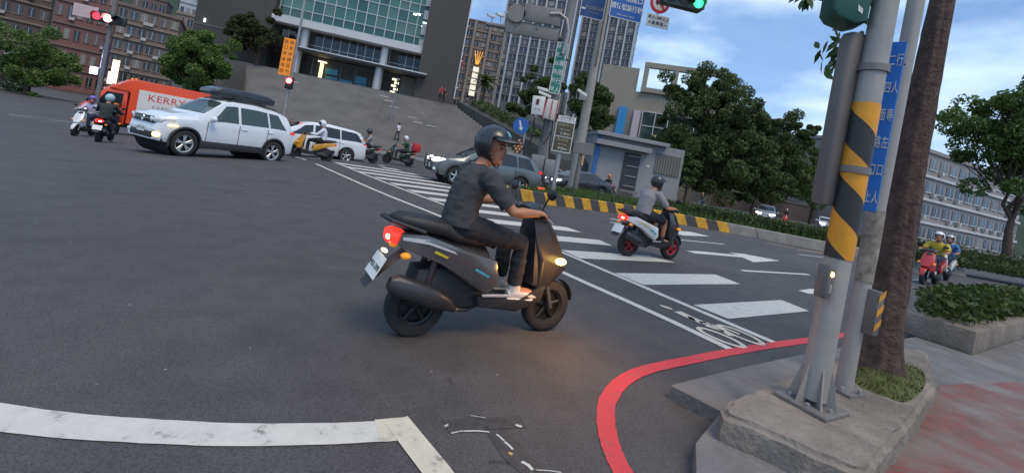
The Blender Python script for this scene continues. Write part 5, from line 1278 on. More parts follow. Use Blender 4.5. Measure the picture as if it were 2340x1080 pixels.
block('residential_tower', 'tall grey residential tower with white fins, left of the two', 1146, 1300, 190, 105, -10, TGREY, 30, 7, 20, TGL, 'residential towers', FIN, z0=26, wh=.55, ww=.6, balcony=M('slab_grey', (.17, .17, .18), .7))
block('residential_tower', 'tall grey residential tower with white fins, right of the two, beside open sky', 1318, 1440, 200, 110, -16, TGREY, 31, 6, 22, TGL, 'residential towers', FIN, z0=28, side_cols=3, wh=.55, ww=.6, balcony=M('slab_grey'))
BRN = M('brown_tile', (.17, .125, .105), .75, var=.14, scale=.3, stain=.2); BRN2 = M('brown_tile_dark', (.12, .085, .075), .75, var=.15, scale=.3, stain=.25); TAN = M('tan_tile', (.22, .18, .145), .75, var=.12, scale=.3, stain=.2)
ap, W, hh = block('apartment_block', 'brown tiled apartment block with a lit vertical sign right of the dark slab', 1020, 1133, 150, 45, 5, BRN, 15, 6, 16, DKGL, 'apartment blocks', z0=8, balcony=TAN, wh=.42, ww=.62)
for x in (W * .36, W * .66, W * .97): MB().box((x, -.6, hh / 2), (.9, 1.2, hh)).build('pilaster', TAN, ap)
for k in range(5): MB().box((W * .52, -1.3, hh * (.46 + .045 * k)), (1.9, .4, 1.6), rz=0).build('sign_box', M('sign_lit_white', (.75, .7, .55), .5, emit=.35, ecol=(1, .9, .7)), ap)
for k in range(4): MB().sweep([(W * .52 + (k - 1.5) * .25, -1.3, hh * .68), (W * .52 + (k - 1.5) * .9, -1.3, hh * .78)], [.18, .10], n=6).build('sign_flame', M('sign_orange', (.8, .33, .04), .5, emit=.5, ecol=(1, .45, .05)), ap)
MB().sweep([(W * .24, -1.6, hh * .62), (W * .25, -1.6, hh * .72)], [.75, .2], [.12, .1], n=8).build('flag', M('flag_red', (.55, .02, .03), .7), ap)
# left street blocks
block('apartment_block', 'brown balcony flats behind the orange van at the left street', 250, 395, 78, 15.5, 34, BRN, 6, 6, 14, DKGL, 'apartment blocks', balcony=TAN, wh=.5, ww=.7, zbase=-1.2)
block('apartment_block', 'old flats at the far left behind the red signal, walls tinted with its glare', 118, 258, 84, 24, 40, M('tile_red_glare', (.19, .09, .08), .75, var=.15, scale=.3, stain=.3), 6, 6, 14, DKGL, 'apartment blocks', balcony=BRN, wh=.45, ww=.6, zbase=-1.2)  # red glare of the signal is painted into this wall colour
block('apartment_block', 'dark brown flats outside the left of the side street', -140, 112, 80, 22, 46, BRN2, 6, 8, 14, DKGL, 'apartment blocks', balcony=TAN, wh=.45, ww=.6, zbase=-1.2)
block('hillside_block', 'pale grey block on the hillside above the left street', 395, 452, 130, 36.5, 25, M('pale_grey_wall', (.36, .38, .40), .7, var=.1, scale=.3, stain=.2), 5, 4, 12, DKGL, 'hillside houses', z0=20, zbase=0)
block('hillside_block', 'tan block with flat roof behind the green tree left of the dark slab', 385, 470, 95, 19.0, 24, TAN, 6, 4, 12, DKGL, 'apartment blocks', zbase=0)
block('hillside_house', 'low brownish house with tin roof on the hillside, upper left', 290, 370, 150, 33, 30, BRN2, 3, 4, 10, DKGL, 'hillside houses', z0=22, zbase=10)
block('hillside_house', 'white-walled house on the hillside at upper left corner', 300, 352, 118, 20.5, 30, M('offwhite', (.34, .33, .31), .7, var=.12, scale=.3, stain=.3), 3, 4, 10, DKGL, 'hillside houses', z0=9, zbase=6)
# right side beige building with an open roof frame
BEI = M('beige_render', (.275, .245, .20), .8, var=.1, scale=.3, stain=.2)
rb_ = thing('beige_building', 'beige low building with open roof frame and blue pillar behind the gatehouse', 'building', (*GX(1352, 66, 8).xy, 0), R(-12), 'buildings around the junction', 1.2)
MB().box((7, 4, 6.0), (16, 8, 12.0)).build('wall', BEI, rb_)
MB().box((2.2, 2.5, 13.4), (4.4, 4.6, 2.9)).build('roof_room', BEI, rb_)
for x in (5.2, 8.6, 11.8, 14.6): MB().box((x, -.1, 13.7), (.55, .6, 3.4)).build('frame_post', BEI, rb_)
MB().box((10, -.1, 15.3), (10.2, .65, .6)).build('frame_beam', BEI, rb_); MB().box((10, -.1, 12.3), (10.2, .5, .55)).build('frame_rail', BEI, rb_)
for x in (9.0,): MB().box((x, 5.5, 13.7), (.5, .5, 3.0)).build('frame_post', BEI, rb_)
MB().box((3.3, -.2, 8.2), (1.0, .5, 3.4)).build('blue_pillar', M('blue_paint', (.03, .25, .55), .5, var=.08), rb_)
MB().box((5.0, -.2, 8.0), (.8, .5, 3.4)).build('pink_pillar', M('pink_paint', (.5, .42, .46), .5), rb_)
for i in range(6):
    for j in range(2): MB().box((6.4 + 1.5 * i, -.06, 7.2 + 1.7 * j), (1.36, .12, 1.55)).build('window', M('green_window', (.03, .055, .045), .1, var=.3, scale=1), rb_)
for i in range(7): MB().box((5.65 + 1.5 * i, -.12, 8.0), (.1, .12, 3.4)).build('window_bar', BAND, rb_)
for j in range(3): MB().box((10.2, -.13, 6.35 + 1.7 * j), (9.2, .1, .1)).build('window_bar', BAND, rb_)
MB().box((7.4, -.14, 7.0), (.5, .05, .3)).build('lit_pane', LITY, rb_)
# gatehouse (grey box) in front
gh = thing('gatehouse', 'plain grey box-like gatehouse with dark louvred doorway behind the median', 'building', (*GX(1352, 42.0, 2.7).xy, 0), R(6), 'buildings around the junction')
GREYR = M('grey_render', (.25, .25, .262), .75, var=.08, scale=.5, stain=.25); GHW = 8.9
MB().box((GHW / 2, 3.2, 2.62), (GHW, 6.4, 5.25)).build('wall', GREYR, gh)
MB().box((GHW / 2 - 1.0, 2.6, 5.35), (GHW * .80, 6.6, .35), bev=.03).build('roof_slab', GREYR, gh)
MB().box((2.6, -.45, 4.5), (5.4, .9, .45), bev=.03).build('awning', GREYR, gh)
MB().box((3.85, -.02, 2.2), (1.55, .14, 3.7)).build('doorway', M('doorway_dark', (.03, .032, .04), .6), gh)
for k in range(4): MB().box((3.95, -.12, .9 + .95 * k), (1.15, .1, .09)).build('louvre', GREYR, gh)
MB().box((7.4, -.03, 3.55), (2.5, .12, 1.9)).build('vent_panel', M('vent_tan', (.16, .15, .14), .7, var=.15, scale=3), gh)
for k in range(9): MB().box((6.35 + .27 * k, -.11, 3.55), (.05, .06, 1.85)).build('louvre', M('vent_rib', (.10, .095, .09), .7), gh)
MB().box((3.8, -.5, .4), (1.8, .5, .22)).build('step', CONCD, gh)
MB().box((.35, -.02, 2.9), (.42, .2, 4.6)).build('blue_strip', M('blue_strip', (.03, .12, .34), .5), gh)
MB().box((5.5, -.03, 3.1), (.3, .04, .22)).build('number_sign', BAND, gh)
# pavilion left of it, partly hidden
pvn = thing('pavilion', 'small concrete pavilion with wide flat roof behind the signal pole', 'building', (*GX(1172, 75, 6).xy, 0), R(10), 'buildings around the junction')
MB().box((3, 3, 3.4), (5.2, 5, 6.8)).build('wall', BEI, pvn); MB().box((3.2, 2.4, 8.0), (8.5, 8, 2.0)).build('roof', BEI, pvn)
MB().box((0, 6, 3.0), (18, .6, 6.0)).build('rear_wall', M('pav_grey', (.2, .2, .2), .8), pvn)
# shops and hedge wall under the right trees
wl = thing('boundary_wall', 'long dark wall behind the trees on the far pavement', 'wall', (16.0, 62.0, 0), R(10), 'walls')
MB().box((24, .5, 1.3), (48, .6, 2.6)).build('wall', M('wall_brown', (.10, .08, .075), .8, var=.2, scale=.5), wl); MB().box((24, .5, 2.7), (48.4, .8, .18)).build('coping', CONCD, wl)
for k in range(6): MB().box((1.2 + 1.8 * k, .12, 1.9), (1.2, .1, 1.1 + .3 * (k % 2))).build('notice_board', [M('board_blue', (.05, .35, .5), .5), M('board_white', (.45, .45, .42), .5, var=.4, scale=2), M('board_teal', (.06, .32, .3), .5)][k % 3], wl)
fw = structure(MB().box((24, 0, .03), (70, 12, .18)).build('far_pavement', M('far_pave'))); fw.location = (16, 53, 0); fw.rotation_euler.z = R(18)
block('right_block', 'pale grey flats seen between the near poles and the tree trunk', 2028, 2330, 60, 13.2, 25, M('pale_pink_grey', (.27, .24, .235), .75, var=.1, scale=.3, stain=.2), 4, 14, 14, DKGL, 'buildings around the junction', balcony=BAND, wh=.45, ww=.7)
# ------------------------------------------------------------------ hills
HILLM = M('hill_forest', (.020, .036, .018), .95, var=.55, scale=.05, bump=1.0, bscale=.3)
def hill(label, pts, Y, depth):
    mb = MB(); n = 0; rows_ = []
    xs = np.linspace(pts[0][0], pts[-1][0], 90)
    top_ = [AT(x, float(np.interp(x, [p[0] for p in pts], [p[1] for p in pts])), Y) for x in xs]
    for q in range(9):
        t = q / 8; row = []
        for p in top_:
            j = noise.noise(Vector((p.x * .02, t * 3, Y * .01))) * 9 * math.sin(math.pi * min(t + .06, 1)) + noise.noise(Vector((p.x * .12, t * 9, 1.7))) * 2.2
            row.append((p.x * (1 - depth / Y * (1 - t)), Y - depth * (1 - t), max(-2, (p.z + j) * math.sin(t * math.pi / 2) + (0 if t else -2))))
        rows_.append(row)
    m = len(xs); vs = [p for r in rows_ for p in r]
    mb.add(vs, [(i * m + k, i * m + k + 1, (i + 1) * m + k + 1, (i + 1) * m + k) for i in range(8) for k in range(m - 1)])
    o = mb.build('hill', HILLM, None, True, 180, fix=True); o['kind'] = 'structure'; return o
hill('', [(-500, 40), (0, -45), (210, -60), (350, -35), (480, -20), (700, 40), (1100, 160)], 420, 240)
hill('', [(900, 110), (1100, 150), (1135, 168), (1165, 190), (1350, 235), (1500, 235), (1700, 270), (1800, 310), (1850, 325), (1900, 345), (2050, 380), (2340, 420), (2800, 520)], 520, 260)

# ================================================================== TREES
def limb(mb, a, b, r0, r1, seed, k=5, wob=.06):
    a, b = Vector(a), Vector(b); rng = random.Random(seed); L = (b - a).length
    pts = [a.lerp(b, i / k) + (Vector((rng.uniform(-1, 1), rng.uniform(-1, 1), rng.uniform(-.4, .4))) * wob * L if 0 < i < k else Vector()) for i in range(k + 1)]
    mb.sweep(pts, [r0 + (r1 - r0) * i / k for i in range(k + 1)], n=8)
def tree(label, px, Y, blobs, mat, tr=.22, seed=1, leaf=.30, dens=1.0, zb=0.0, name='broadleaf_tree', group='street trees', depth=1.0):
    base = GX(px, Y, zb); t = thing(name, label, 'tree', base, 0, group); rng = random.Random(seed)
    cs, rs, ns = [], [], []
    for (x, y, r) in blobs:
        c = AT(x, y, Y) - base; rr = r * Y / F
        for _ in range(max(4, int(8 * dens))):
            o = Vector((rng.gauss(0, .55), rng.gauss(0, .55) * depth, rng.gauss(0, .50))) * rr
            k = rng.uniform(.22, .52); cs.append(c + o); rs.append((rr * k, rr * k, rr * k * .8)); ns.append(rr)
    fork = Vector((0, 0, max(1.6, min(c.z for c in cs) * .75)))
    mb = MB(); limb(mb, (0, 0, -.1), fork, tr * 1.25, tr * .75, seed, 5, .02)
    tk = mb.build('trunk', BARK, t, True, 60)
    mb = MB()
    for i, (x, y, r) in enumerate(blobs): limb(mb, fork, AT(x, y, Y) - base, tr * .5, tr * .12, seed + i)
    for i, c in enumerate(cs[::2]): limb(mb, fork.lerp(c, .45), c, tr * .18, tr * .05, seed + 50 + i)
    mb.build('branches', BARK, t, True, 60)
    per = int(165 * dens)
    link('crown', leaf_cloud([tuple(c) for c in cs], rs, per, leaf, seed, droop=.15), mat, t)
    return t
tree('largest dark green street tree, right of the gatehouse against the sky', 1602, 50, [(1605, 185, 42), (1570, 250, 55), (1650, 225, 55), (1690, 260, 45), (1545, 315, 50), (1610, 310, 65), (1670, 330, 62), (1560, 370, 48), (1630, 385, 55), (1720, 320, 42), (1700, 375, 48), (1600, 350, 55), (1640, 280, 50)], LEAF_DARK, .30, 2, 0.161, 2.2)
tree('dark leafy tree right of the largest street tree, standing beyond the silver hatchback', 1758, 56, [(1745, 285, 38), (1780, 320, 45), (1735, 340, 50), (1800, 360, 48), (1760, 395, 50), (1720, 395, 40), (1818, 300, 30), (1700, 350, 42), (1790, 400, 42), (1745, 430, 38)], LEAF_DARK, .26, 3, 0.161, 2.0)
tree('dense round tree nearest to the striped pole on the far pavement', 1850, 60, [(1840, 375, 42), (1875, 385, 42), (1860, 430, 45), (1815, 420, 42), (1890, 420, 35)], LEAF_MID, .24, 4, 0.161, 2.0)
tree('low bushy tree in front of the far wall, above the pedestrians', 1716, 50, [(1725, 385, 40), (1690, 410, 36), (1760, 405, 40), (1720, 430, 35)], LEAF_DARK, .2, 5, 0.149, 2.0)
tree('small clipped tree at the right corner of the gatehouse', 1562, 44, [(1555, 378, 26), (1575, 392, 24), (1545, 398, 20)], LEAF_DARK, .16, 6, 0.124, 2.4)
tree('dark tree between the signal pole and the concrete pole', 1350, 46, [(1350, 205, 34), (1370, 240, 36), (1335, 250, 34), (1365, 275, 28)], LEAF_DARK, .22, 7, 0.136, 2.4)
tree('dark tree behind the green vertical sign', 1232, 52, [(1235, 190, 30), (1255, 215, 32), (1215, 225, 22)], LEAF_DARK, .2, 8, 0.149, 2.2)
tree('slim dark tree between the pavilion and the blue arrow sign', 1178, 58, [(1178, 255, 22), (1172, 285, 24), (1192, 275, 18)], LEAF_DARK, .18, 9, 0.136, 2.0)
tree('green roadside tree behind the orange van', 462, 45, [(430, 105, 38), (470, 130, 42), (420, 150, 40), (490, 160, 34), (450, 95, 28), (455, 175, 36)], LEAF_MID, .22, 10, 0.136, 2.4)
tree('olive green tree standing before the left dark slab', 570, 51, [(575, 60, 34), (600, 75, 30), (550, 75, 28), (580, 95, 26)], leaf_mat('leaf_olive', (.030, .040, .012), (.075, .085, .028)), .2, 12, 0.124, 2.2, zb=ZPL - 3.5)
tree('tree at the far right beyond the red block paving', 2290, 30, [(2260, 330, 70), (2330, 360, 80), (2290, 260, 70), (2390, 300, 80)], LEAF_MID, .25, 13, 0.124, 2.4)
tree('tree beyond the left frame of the side street', 60, 48, [(60, 130, 60), (110, 150, 50), (20, 170, 60)], LEAF_MID, .25, 14, 0.149, 2.2, zb=0)
# palm in front of the apartment block
pb = GX(1078, 105, 0); pt = thing('palm_tree', 'feathery palm in front of the brown apartment block', 'tree', pb, 0, 'street trees'); cz = AT(1078, 178, 105).z
mb = MB(); limb(mb, (0, 0, 0), (0, 0, cz), .35, .25, 4, 5, .004); mb.build('trunk', BARK, pt, True)
mb = MB(); rng = random.Random(5)
for k in range(26):
    a = 2 * math.pi * k / 26 + rng.uniform(-.1, .1); el = rng.uniform(-.3, 1.1); L = rng.uniform(3.2, 4.4)
    prev = Vector((0, 0, cz)); d = Vector((math.cos(a) * math.cos(el), math.sin(a) * math.cos(el), math.sin(el)))
    for s_ in range(6):
        nx_ = prev + d * (L / 6); d = (d + Vector((0, 0, -.26))).normalized(); l_t = Vector((-math.sin(a), math.cos(a), 0))
        w0, w1 = .65 * (1 - s_ / 6.5), .65 * (1 - (s_ + 1) / 6.5)
        mb.add([prev, prev + l_t * w0 - Vector((0, 0, w0 * .5)), nx_ + l_t * w1 - Vector((0, 0, w1 * .5)), nx_, prev - l_t * w0 - Vector((0, 0, w0 * .5)), nx_ - l_t * w1 - Vector((0, 0, w1 * .5))], [(0, 1, 2, 3), (0, 3, 5, 4)]); prev = nx_
mb.build('crown', LEAF_DARK, pt)

# ================================================================== STREET FURNITURE ON THE MEDIAN
GALV = M('galvanised', (.30, .30, .31), .5, metal=.35, var=.18, scale=5, stain=.35)
GALVD = M('grey_pole', (.19, .18, .175), .6, metal=.2, var=.15, scale=3, stain=.4)
SIGNBLUE = M('sign_blue', (.015, .10, .36), .45, var=.06); SIGNGREEN = M('sign_green', (.015, .17, .13), .45, var=.1); SIGNBROWN = M('sign_brown', (.075, .060, .030), .5, var=.12); SIGNWHITE = M('sign_white', (.62, .62, .60), .5, var=.08); SIGNRED = M('sign_red', (.50, .02, .03), .45, var=.06); SIGNORANGE = M('sign_orange_panel', (.85, .26, .015), .5, var=.06, emit=.12, ecol=(1, .3, .02)); SIGNBLACK = M('sign_black', (.018, .018, .02), .5)
REDLAMP = M('red_lamp', (1, .2, .2), .4, var=0, emit=14, ecol=(1, .30, .28)); REDRIM = M('red_lamp_rim', (.9, .03, .04), .4, var=0, emit=2.2, ecol=(1, .03, .06)); GRNLAMP = M('green_lamp', (.05, .9, .35), .4, var=.3, scale=20, emit=1.6, ecol=(.05, 1, .30))
def med(px, Y): return GX(px, Y, ZM - .05)
# blue keep-right sign with hazard diamond
b0 = med(1178, 19.3); bs = thing('keep_right_sign', 'round blue keep-right sign on a post at the median nose', 'road sign', b0, R(4), 'signs on the median')
zc = AT(1190, 288, 19.3).z - b0.z; xc = AT(1190, 288, 19.3).x - b0.x
MB().cyl((0, 0, 0), (0, 0, zc + .3), .042, n=12).build('post', GALV, bs, True)
dsc = MB().lathe([(-.012, .001), (-.012, .345), (0, .35), (.01, .345)], 'Y', (xc, -.06, zc), 36).build('sign_disc', SIGNBLUE, bs, True)
ar = MB(); a = Vector((xc - .085, -.078, zc + .22)); b = Vector((xc + .055, -.078, zc - .20)); d = (b - a).normalized(); n_ = Vector((d.z, 0, -d.x))
ar.add([a + n_ * .035, a - n_ * .035, b - d * .13 - n_ * .035, b - d * .13 - n_ * .10, b, b - d * .13 + n_ * .10, b - d * .13 + n_ * .035], [(0, 1, 2, 3, 4, 5, 6)]); ar.build('arrow', SIGNWHITE, dsc, fix=True)
zd = AT(1184, 334, 19.3).z - b0.z; xd = AT(1184, 334, 19.3).x - b0.x
dm = MB().add([(xd, -.06, zd - .45), (xd + .27, -.06, zd), (xd, -.06, zd + .45), (xd - .27, -.06, zd), (xd, -.04, zd - .45), (xd + .27, -.04, zd), (xd, -.04, zd + .45), (xd - .27, -.04, zd)], [(0, 1, 2, 3), (7, 6, 5, 4), (0, 4, 5, 1), (1, 5, 6, 2), (2, 6, 7, 3), (3, 7, 4, 0)]).build('hazard_diamond', SIGNBLACK, bs)
for i in range(3):
    for j in range(3):
        p = (xd + (i - j) * .075, -.068, zd + (i + j - 2) * .125)
        MB().lathe([(-.008, .001), (-.006, .045), (0, .05)], 'Y', p, 12).build('reflector', M('reflector_orange', (.75, .34, .12), .3, var=.2), dm, True)
# thick signal mast with boxes, cables, cameras and the green vertical sign
m0 = med(1228, 21.0); ms_ = thing('signal_mast', 'thick grey signal mast on the median with overhead arm and sign backs', 'signal mast', m0, 0, 'poles on the median')
def rel(px, py, Y=21.0, base=None): return AT(px, py, Y) - (base if base is not None else m0)
ztop = rel(1300, 40).z
MB().sweep([(0, 0, 0), (0, 0, 1.6), (.02, 0, 4.5), (.03, 0, ztop), (.03, 0, ztop + 4)], [.30, .27, .24, .22, .20], n=18).build('mast', GALVD, ms_, True)
MB().box((0, 0, .05), (.8, .8, .1), bev=.02).build('base_plate', GALVD, ms_)
e = rel(1112, 58); arm0 = Vector((0, 0, e.z + .15)); MB().sweep([arm0 + Vector((0, 0, -.15)), (e.x * .4, -.2, e.z + .05), (e.x * .75, -.25, e.z), (e.x, -.25, e.z - .02)], [.16, .14, .12, .10], n=12).build('arm', GALVD, ms_, True)
MB().box(rel(1238, 42) + Vector((0, -.45, 0)), (1.75, .10, .78), bev=.03).build('sign_back', GALVD, ms_, True)
MB().lathe([(-.05, .001), (-.05, .42), (.05, .42)], 'Y', rel(1180, 38) + Vector((0, -.45, 0)), 28).build('sign_back', GALVD, ms_, True)
MB().box(rel(1215, 75) + Vector((0, -.35, 0)), (2.5, .10, .62), bev=.03).build('sign_back', GALVD, ms_, True)
c0 = rel(1292, 190); cpts = [rel(1283, 130), rel(1296, 80), rel(1292, 52), rel(1276, 40), rel(1255, 40)]
MB().sweep([p + Vector((0, -.5, 0)) for p in cpts], [.09, .09, .085, .08, .075], n=10).build('bent_pipe', GALV, ms_, True)
for (x, y) in ((1180, 55), (1228, 62), (1275, 58)): MB().box(rel(x, y) + Vector((0, -.28, 0)), (.10, .3, .5)).build('bracket', GALVD, ms_)
# cameras on the arm
for k, (x, y, lb) in enumerate(((1123, 37, 'outermost'), (1143, 35, 'middle'), (1163, 31, 'innermost'))):
    q = AT(x, y, 20.7); cm = thing('traffic_camera', lb + ' of the three white traffic cameras on the mast arm', 'camera', q, R(-8), 'cameras on the arm')
    r3 = Matrix.Rotation(R(14), 3, 'Y')
    MB().box((0, 0, 0), (.34, .13, .11), bev=.02, rot=r3).build('camera_housing', SIGNWHITE, cm, True); MB().cyl((-.16, 0, .04), (-.20, 0, .05), .045, n=12).build('lens', SIGNBLACK, cm, True)
    MB().tube([(.02, 0, -.05), (.06, 0, -.16), (.10, 0, -.36)], .02, 6).build('bracket', GALVD, cm, True)
# green vertical sign
gq = [rel(1285, 96), rel(1306, 96)]; gc = rel(1276, 158); 
gb = AT(1276, 156, 20.6); gs = thing('green_sign', 'tall narrow green sign with white characters on the signal mast', 'road sign', gb, R(0), 'signs on the median')
hgt = AT(1280, 96, 20.6).z - AT(1268, 215, 20.6).z; wd = .52
pnl = MB().box((0, 0, 0), (wd, .04, hgt), bev=.01).build('sign_panel', SIGNGREEN, gs)
for (x, z, sx_, sz_) in ((0, hgt / 2 - .02, wd - .04, .03), (0, -hgt / 2 + .02, wd - .04, .03), (wd / 2 - .025, 0, .03, hgt - .04), (-wd / 2 + .025, 0, .03, hgt - .04)): MB().box((x, -.023, z), (sx_, .006, sz_)).build('border', SIGNWHITE, pnl)
lettering('行\n人\n專\n用\n行\n人', .27, SIGNWHITE, pnl, (.11, -.026, 0), UP, space=1.32, sy=1.15)
lettering('請\n走\n道\n路\n依\n燈', .20, SIGNWHITE, pnl, (-.13, -.026, 0), UP, space=1.72, sy=1.15)
MB().box((.2, .15, .5), (.5, .3, .06)).build('bracket', GALVD, gs); MB().box((.2, .15, -.6), (.5, .3, .06)).build('bracket', GALVD, gs)
# meter boxes on the mast
mbx = thing('meter_box', 'white meter boxes with red edges strapped to the signal mast', 'electrical box', AT(1240, 245, 20.4), R(-6), 'boxes on the median')
MB().box((-.20, 0, .02), (.58, .4, .86), bev=.03, rot=Matrix.Rotation(R(-4), 3, 'Y')).build('box', SIGNWHITE, mbx, True); MB().box((.40, .02, -.06), (.56, .4, .92), bev=.03, rot=Matrix.Rotation(R(6), 3, 'Y')).build('box', M('box_cream', (.55, .53, .48), .5, var=.1), mbx, True)
for x in (.10, .41, .68): MB().box((x, -.21, -.05), (.035, .02, .85)).build('red_edge', SIGNRED, mbx)
MB().box((-.25, -.215, .18), (.14, .02, .24)).build('meter_window', M('meter_dark', (.12, .02, .02), .3), mbx)
for sgn in (-1, 1): MB().box((sgn * .08 - .2, -.212, -.15), (.05, .02, .06)).build('latch', GALVD, mbx)
# cables
CABLE = M('cable_black', (.012, .012, .013), .5)
for k, pts in enumerate((((1222, 268), (1217, 300), (1211, 330), (1216, 338), (1228, 340)), ((1246, 270), (1240, 305), (1236, 322), (1242, 328), (1250, 320), (1258, 300)), ((1266, 255), (1262, 290), (1256, 330), (1254, 370), (1256, 400)))):
    o = MB().tube([AT(x, y, 20.4) for x, y in pts], .028, 8).build('cable', CABLE, None, True); tag(o, ['left black cable looping below the meter boxes', 'middle black cable hooked below the meter boxes', 'long black cable hanging beside the brown sign'][k], 'cable', 'cables on the mast')
# cctv pair lower on the mast
for (x, y, s_, lb) in ((1240, 204, 1, 'white camera at the left below the green sign'), (1330, 213, -1, 'white camera at the right of the mast, pointing down')):
    cm = thing('security_camera', lb, 'camera', AT(x, y, 20.5), 0, 'cameras on the mast')
    MB().box((0, 0, 0), (.52, .15, .13), bev=.03, rot=Matrix.Rotation(R(6 if s_ > 0 else 28), 3, 'Y')).build('camera_housing', SIGNWHITE, cm, True); MB().box((s_ * .22, .06, -.16), (.05, .05, .26)).build('bracket', GALVD, cm); MB().cyl((-.27, 0, .02), (-.29, 0, .02), .05, n=12).build('lens', SIGNBLACK, cm, True)
    if s_ > 0: MB().box((.14, 0, -.22), (.62, .2, .12), bev=.03, rot=Matrix.Rotation(R(14), 3, 'Y')).build('lamp', SIGNWHITE, cm, True)
# control cabinet on legs
cbp = med(1228, 19.9); cb = thing('control_cabinet', 'grey double control cabinet on legs beside the blue sign post', 'cabinet', cbp, R(3), 'boxes on the median')
MB().box((-.22, 0, 1.02), (.56, .4, .80), bev=.03).build('cabinet', M('cab_grey', (.25, .25, .25), .55, var=.1, stain=.2), cb, True); MB().box((.36, -.02, .95), (.50, .4, .74), bev=.03).build('cabinet', M('cab_grey2', (.27, .27, .275), .55, var=.1, stain=.2), cb, True)
for x in (-.36, -.08, .22, .5): MB().box((x, 0, .32), (.07, .07, .66)).build('leg', GALVD, cb)
MB().tube([(.1, -.1, .6), (.14, -.14, .35), (.3, -.12, .15), (.42, -.1, .02)], .035, 8).build('conduit', CABLE, cb, True); MB().tube([(-.3, -.1, .6), (-.26, -.1, .3), (-.3, -.1, .02)], .04, 8).build('conduit', CABLE, cb, True)
# brown tourist sign
k0 = med(1262, 18.6); ks = thing('brown_sign', 'brown distance sign in a white frame on a grey post', 'road sign', k0, R(2), 'signs on the median')
kc = AT(1287, 312, 18.5) - k0; kw, kh = .78, 1.32
MB().cyl((0, 0, 0), (0, .02, kc.z + .9), .105, .10, 14).build('post', GALV, ks, True)
kx = kc.x
fr_ = MB().box((kx, -.12, kc.z), (kw, .04, kh)).build('frame', SIGNWHITE, ks)
for (dz, t1, t2) in ((.30, '遊客中心', '2.2km'), (-.32, '風景區', '8.0km')):
    pn = MB().box((kx, -.145, kc.z + dz), (kw - .07, .02, .575)).build('sign_panel', SIGNBROWN, ks)
    lettering(t1, .15, M('sign_pale', (.30, .28, .20), .5), pn, (kx, -.158, kc.z + dz + .17), UP, sx=1.1)
    lettering('Visitor Center' if dz > 0 else 'Scenic Area', .075, SIGNWHITE, pn, (kx, -.158, kc.z + dz - .01), UP)
    lettering(t2, .16, SIGNWHITE, pn, (kx + .04, -.158, kc.z + dz - .18), UP)
hdr = MB().box((kx + .02, -.135, kc.z + kh / 2 + .10), (kw * .95, .03, .17)).build('header_panel', SIGNWHITE, ks)
lettering('台北市觀光', .12, INK, hdr, (kx + .02, -.152, kc.z + kh / 2 + .10), UP)
# tall concrete pole
cp0 = med(1306, 23.5); cpo = thing('concrete_pole', 'tall pale concrete utility pole on the median', 'utility pole', cp0, 0, 'poles on the median')
MB().sweep([(0, 0, 0), (0, 0, 5), (0, 0, 14)], [.27, .235, .17], n=18).build('pole', M('pole_concrete', (.30, .285, .26), .8, var=.12, scale=2, stain=.35), cpo, True)
pb_ = AT(1331, 222, 23.2) - cp0; MB().box(pb_ + Vector((-.02, -.2, 0)), (.36, .25, .42), bev=.02).build('junction_box', GALV, cpo, True)
MB().sweep([(0.02, -.262, 6.6), (0.02, -.25, 10.2)], [.10] * 2, [.012] * 2, n=8).build('rust_stain', M('rust_plate', (.22, .11, .05), .8, var=.3), cpo)
# short wooden/grey post and cross board right of the brown sign
wp0 = med(1312, 21.5); wpo = thing('marker_post', 'grey post with cross board and orange strip beside the brown sign', 'post', wp0, 0, 'poles on the median')
MB().cyl((0, 0, 0), (0, 0, 2.0), .13, .12, 12).build('post', GALVD, wpo, True); MB().box((.03, -.14, 2.15), (.95, .08, .55), bev=.02).build('board', GALVD, wpo); MB().box((.10, -.14, 1.62), (.10, .03, .55)).build('reflective_strip', M('strip_orange', (.55, .33, .15), .5), wpo)
# low red reflector bollards on the kerb
for k, (x, y) in enumerate(((1147, 411), (1203, 425))):
    p = AT(x, y, 16.3); p.z = ZM; o = thing('kerb_reflector', ('first' if k == 0 else 'second') + ' small orange reflector on the striped kerb from the nose', 'reflector', p, 0, 'kerb reflectors')
    MB().box((0, .05, .03), (.1, .06, .06)).build('foot', SIGNBLACK, o); MB().sweep([(0, .05, .05), (0, .05, .12), (0, .05, .18)], [.045, .055, .02], [.02, .02, .012], n=10).build('reflector', M('reflector_orange'), o, True)
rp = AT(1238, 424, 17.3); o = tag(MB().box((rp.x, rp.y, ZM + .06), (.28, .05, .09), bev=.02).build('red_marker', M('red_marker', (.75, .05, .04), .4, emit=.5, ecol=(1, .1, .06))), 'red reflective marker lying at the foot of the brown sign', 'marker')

# ================================================================== OVERHEAD ARM WITH SIGNS AND GREEN SIGNAL
mp0 = Vector((9.6, 6.9, ZP)); mast = thing('mast_arm', 'grey mast arm over the near lanes that carries the overhead signs', 'signal mast', mp0, 0)
MB().cyl((0, 0, 0), (0, 0, 7.6), .075, .06, 14).build('mast', GALV, mast, True)
ae = Vector((1.2, 14.6, 0)) - Vector((9.6, 6.9, 0)); MB().cyl((0, 0, 7.5), (ae.x, ae.y, 7.6), .09, .05, 12).build('arm', GALV, mast, True)
def arm_pt(px, py):      # where the ray of a pixel crosses the vertical plane of the arm
    u, v = uv(px, py); k = u / F; d = ae
    t = (k * mp0.y - mp0.x) / (d.x - k * d.y); X, Y = mp0.x + d.x * t, mp0.y + d.y * t
    return Vector((X, Y, CAM_H + v * Y / F))
FACE = R(8)
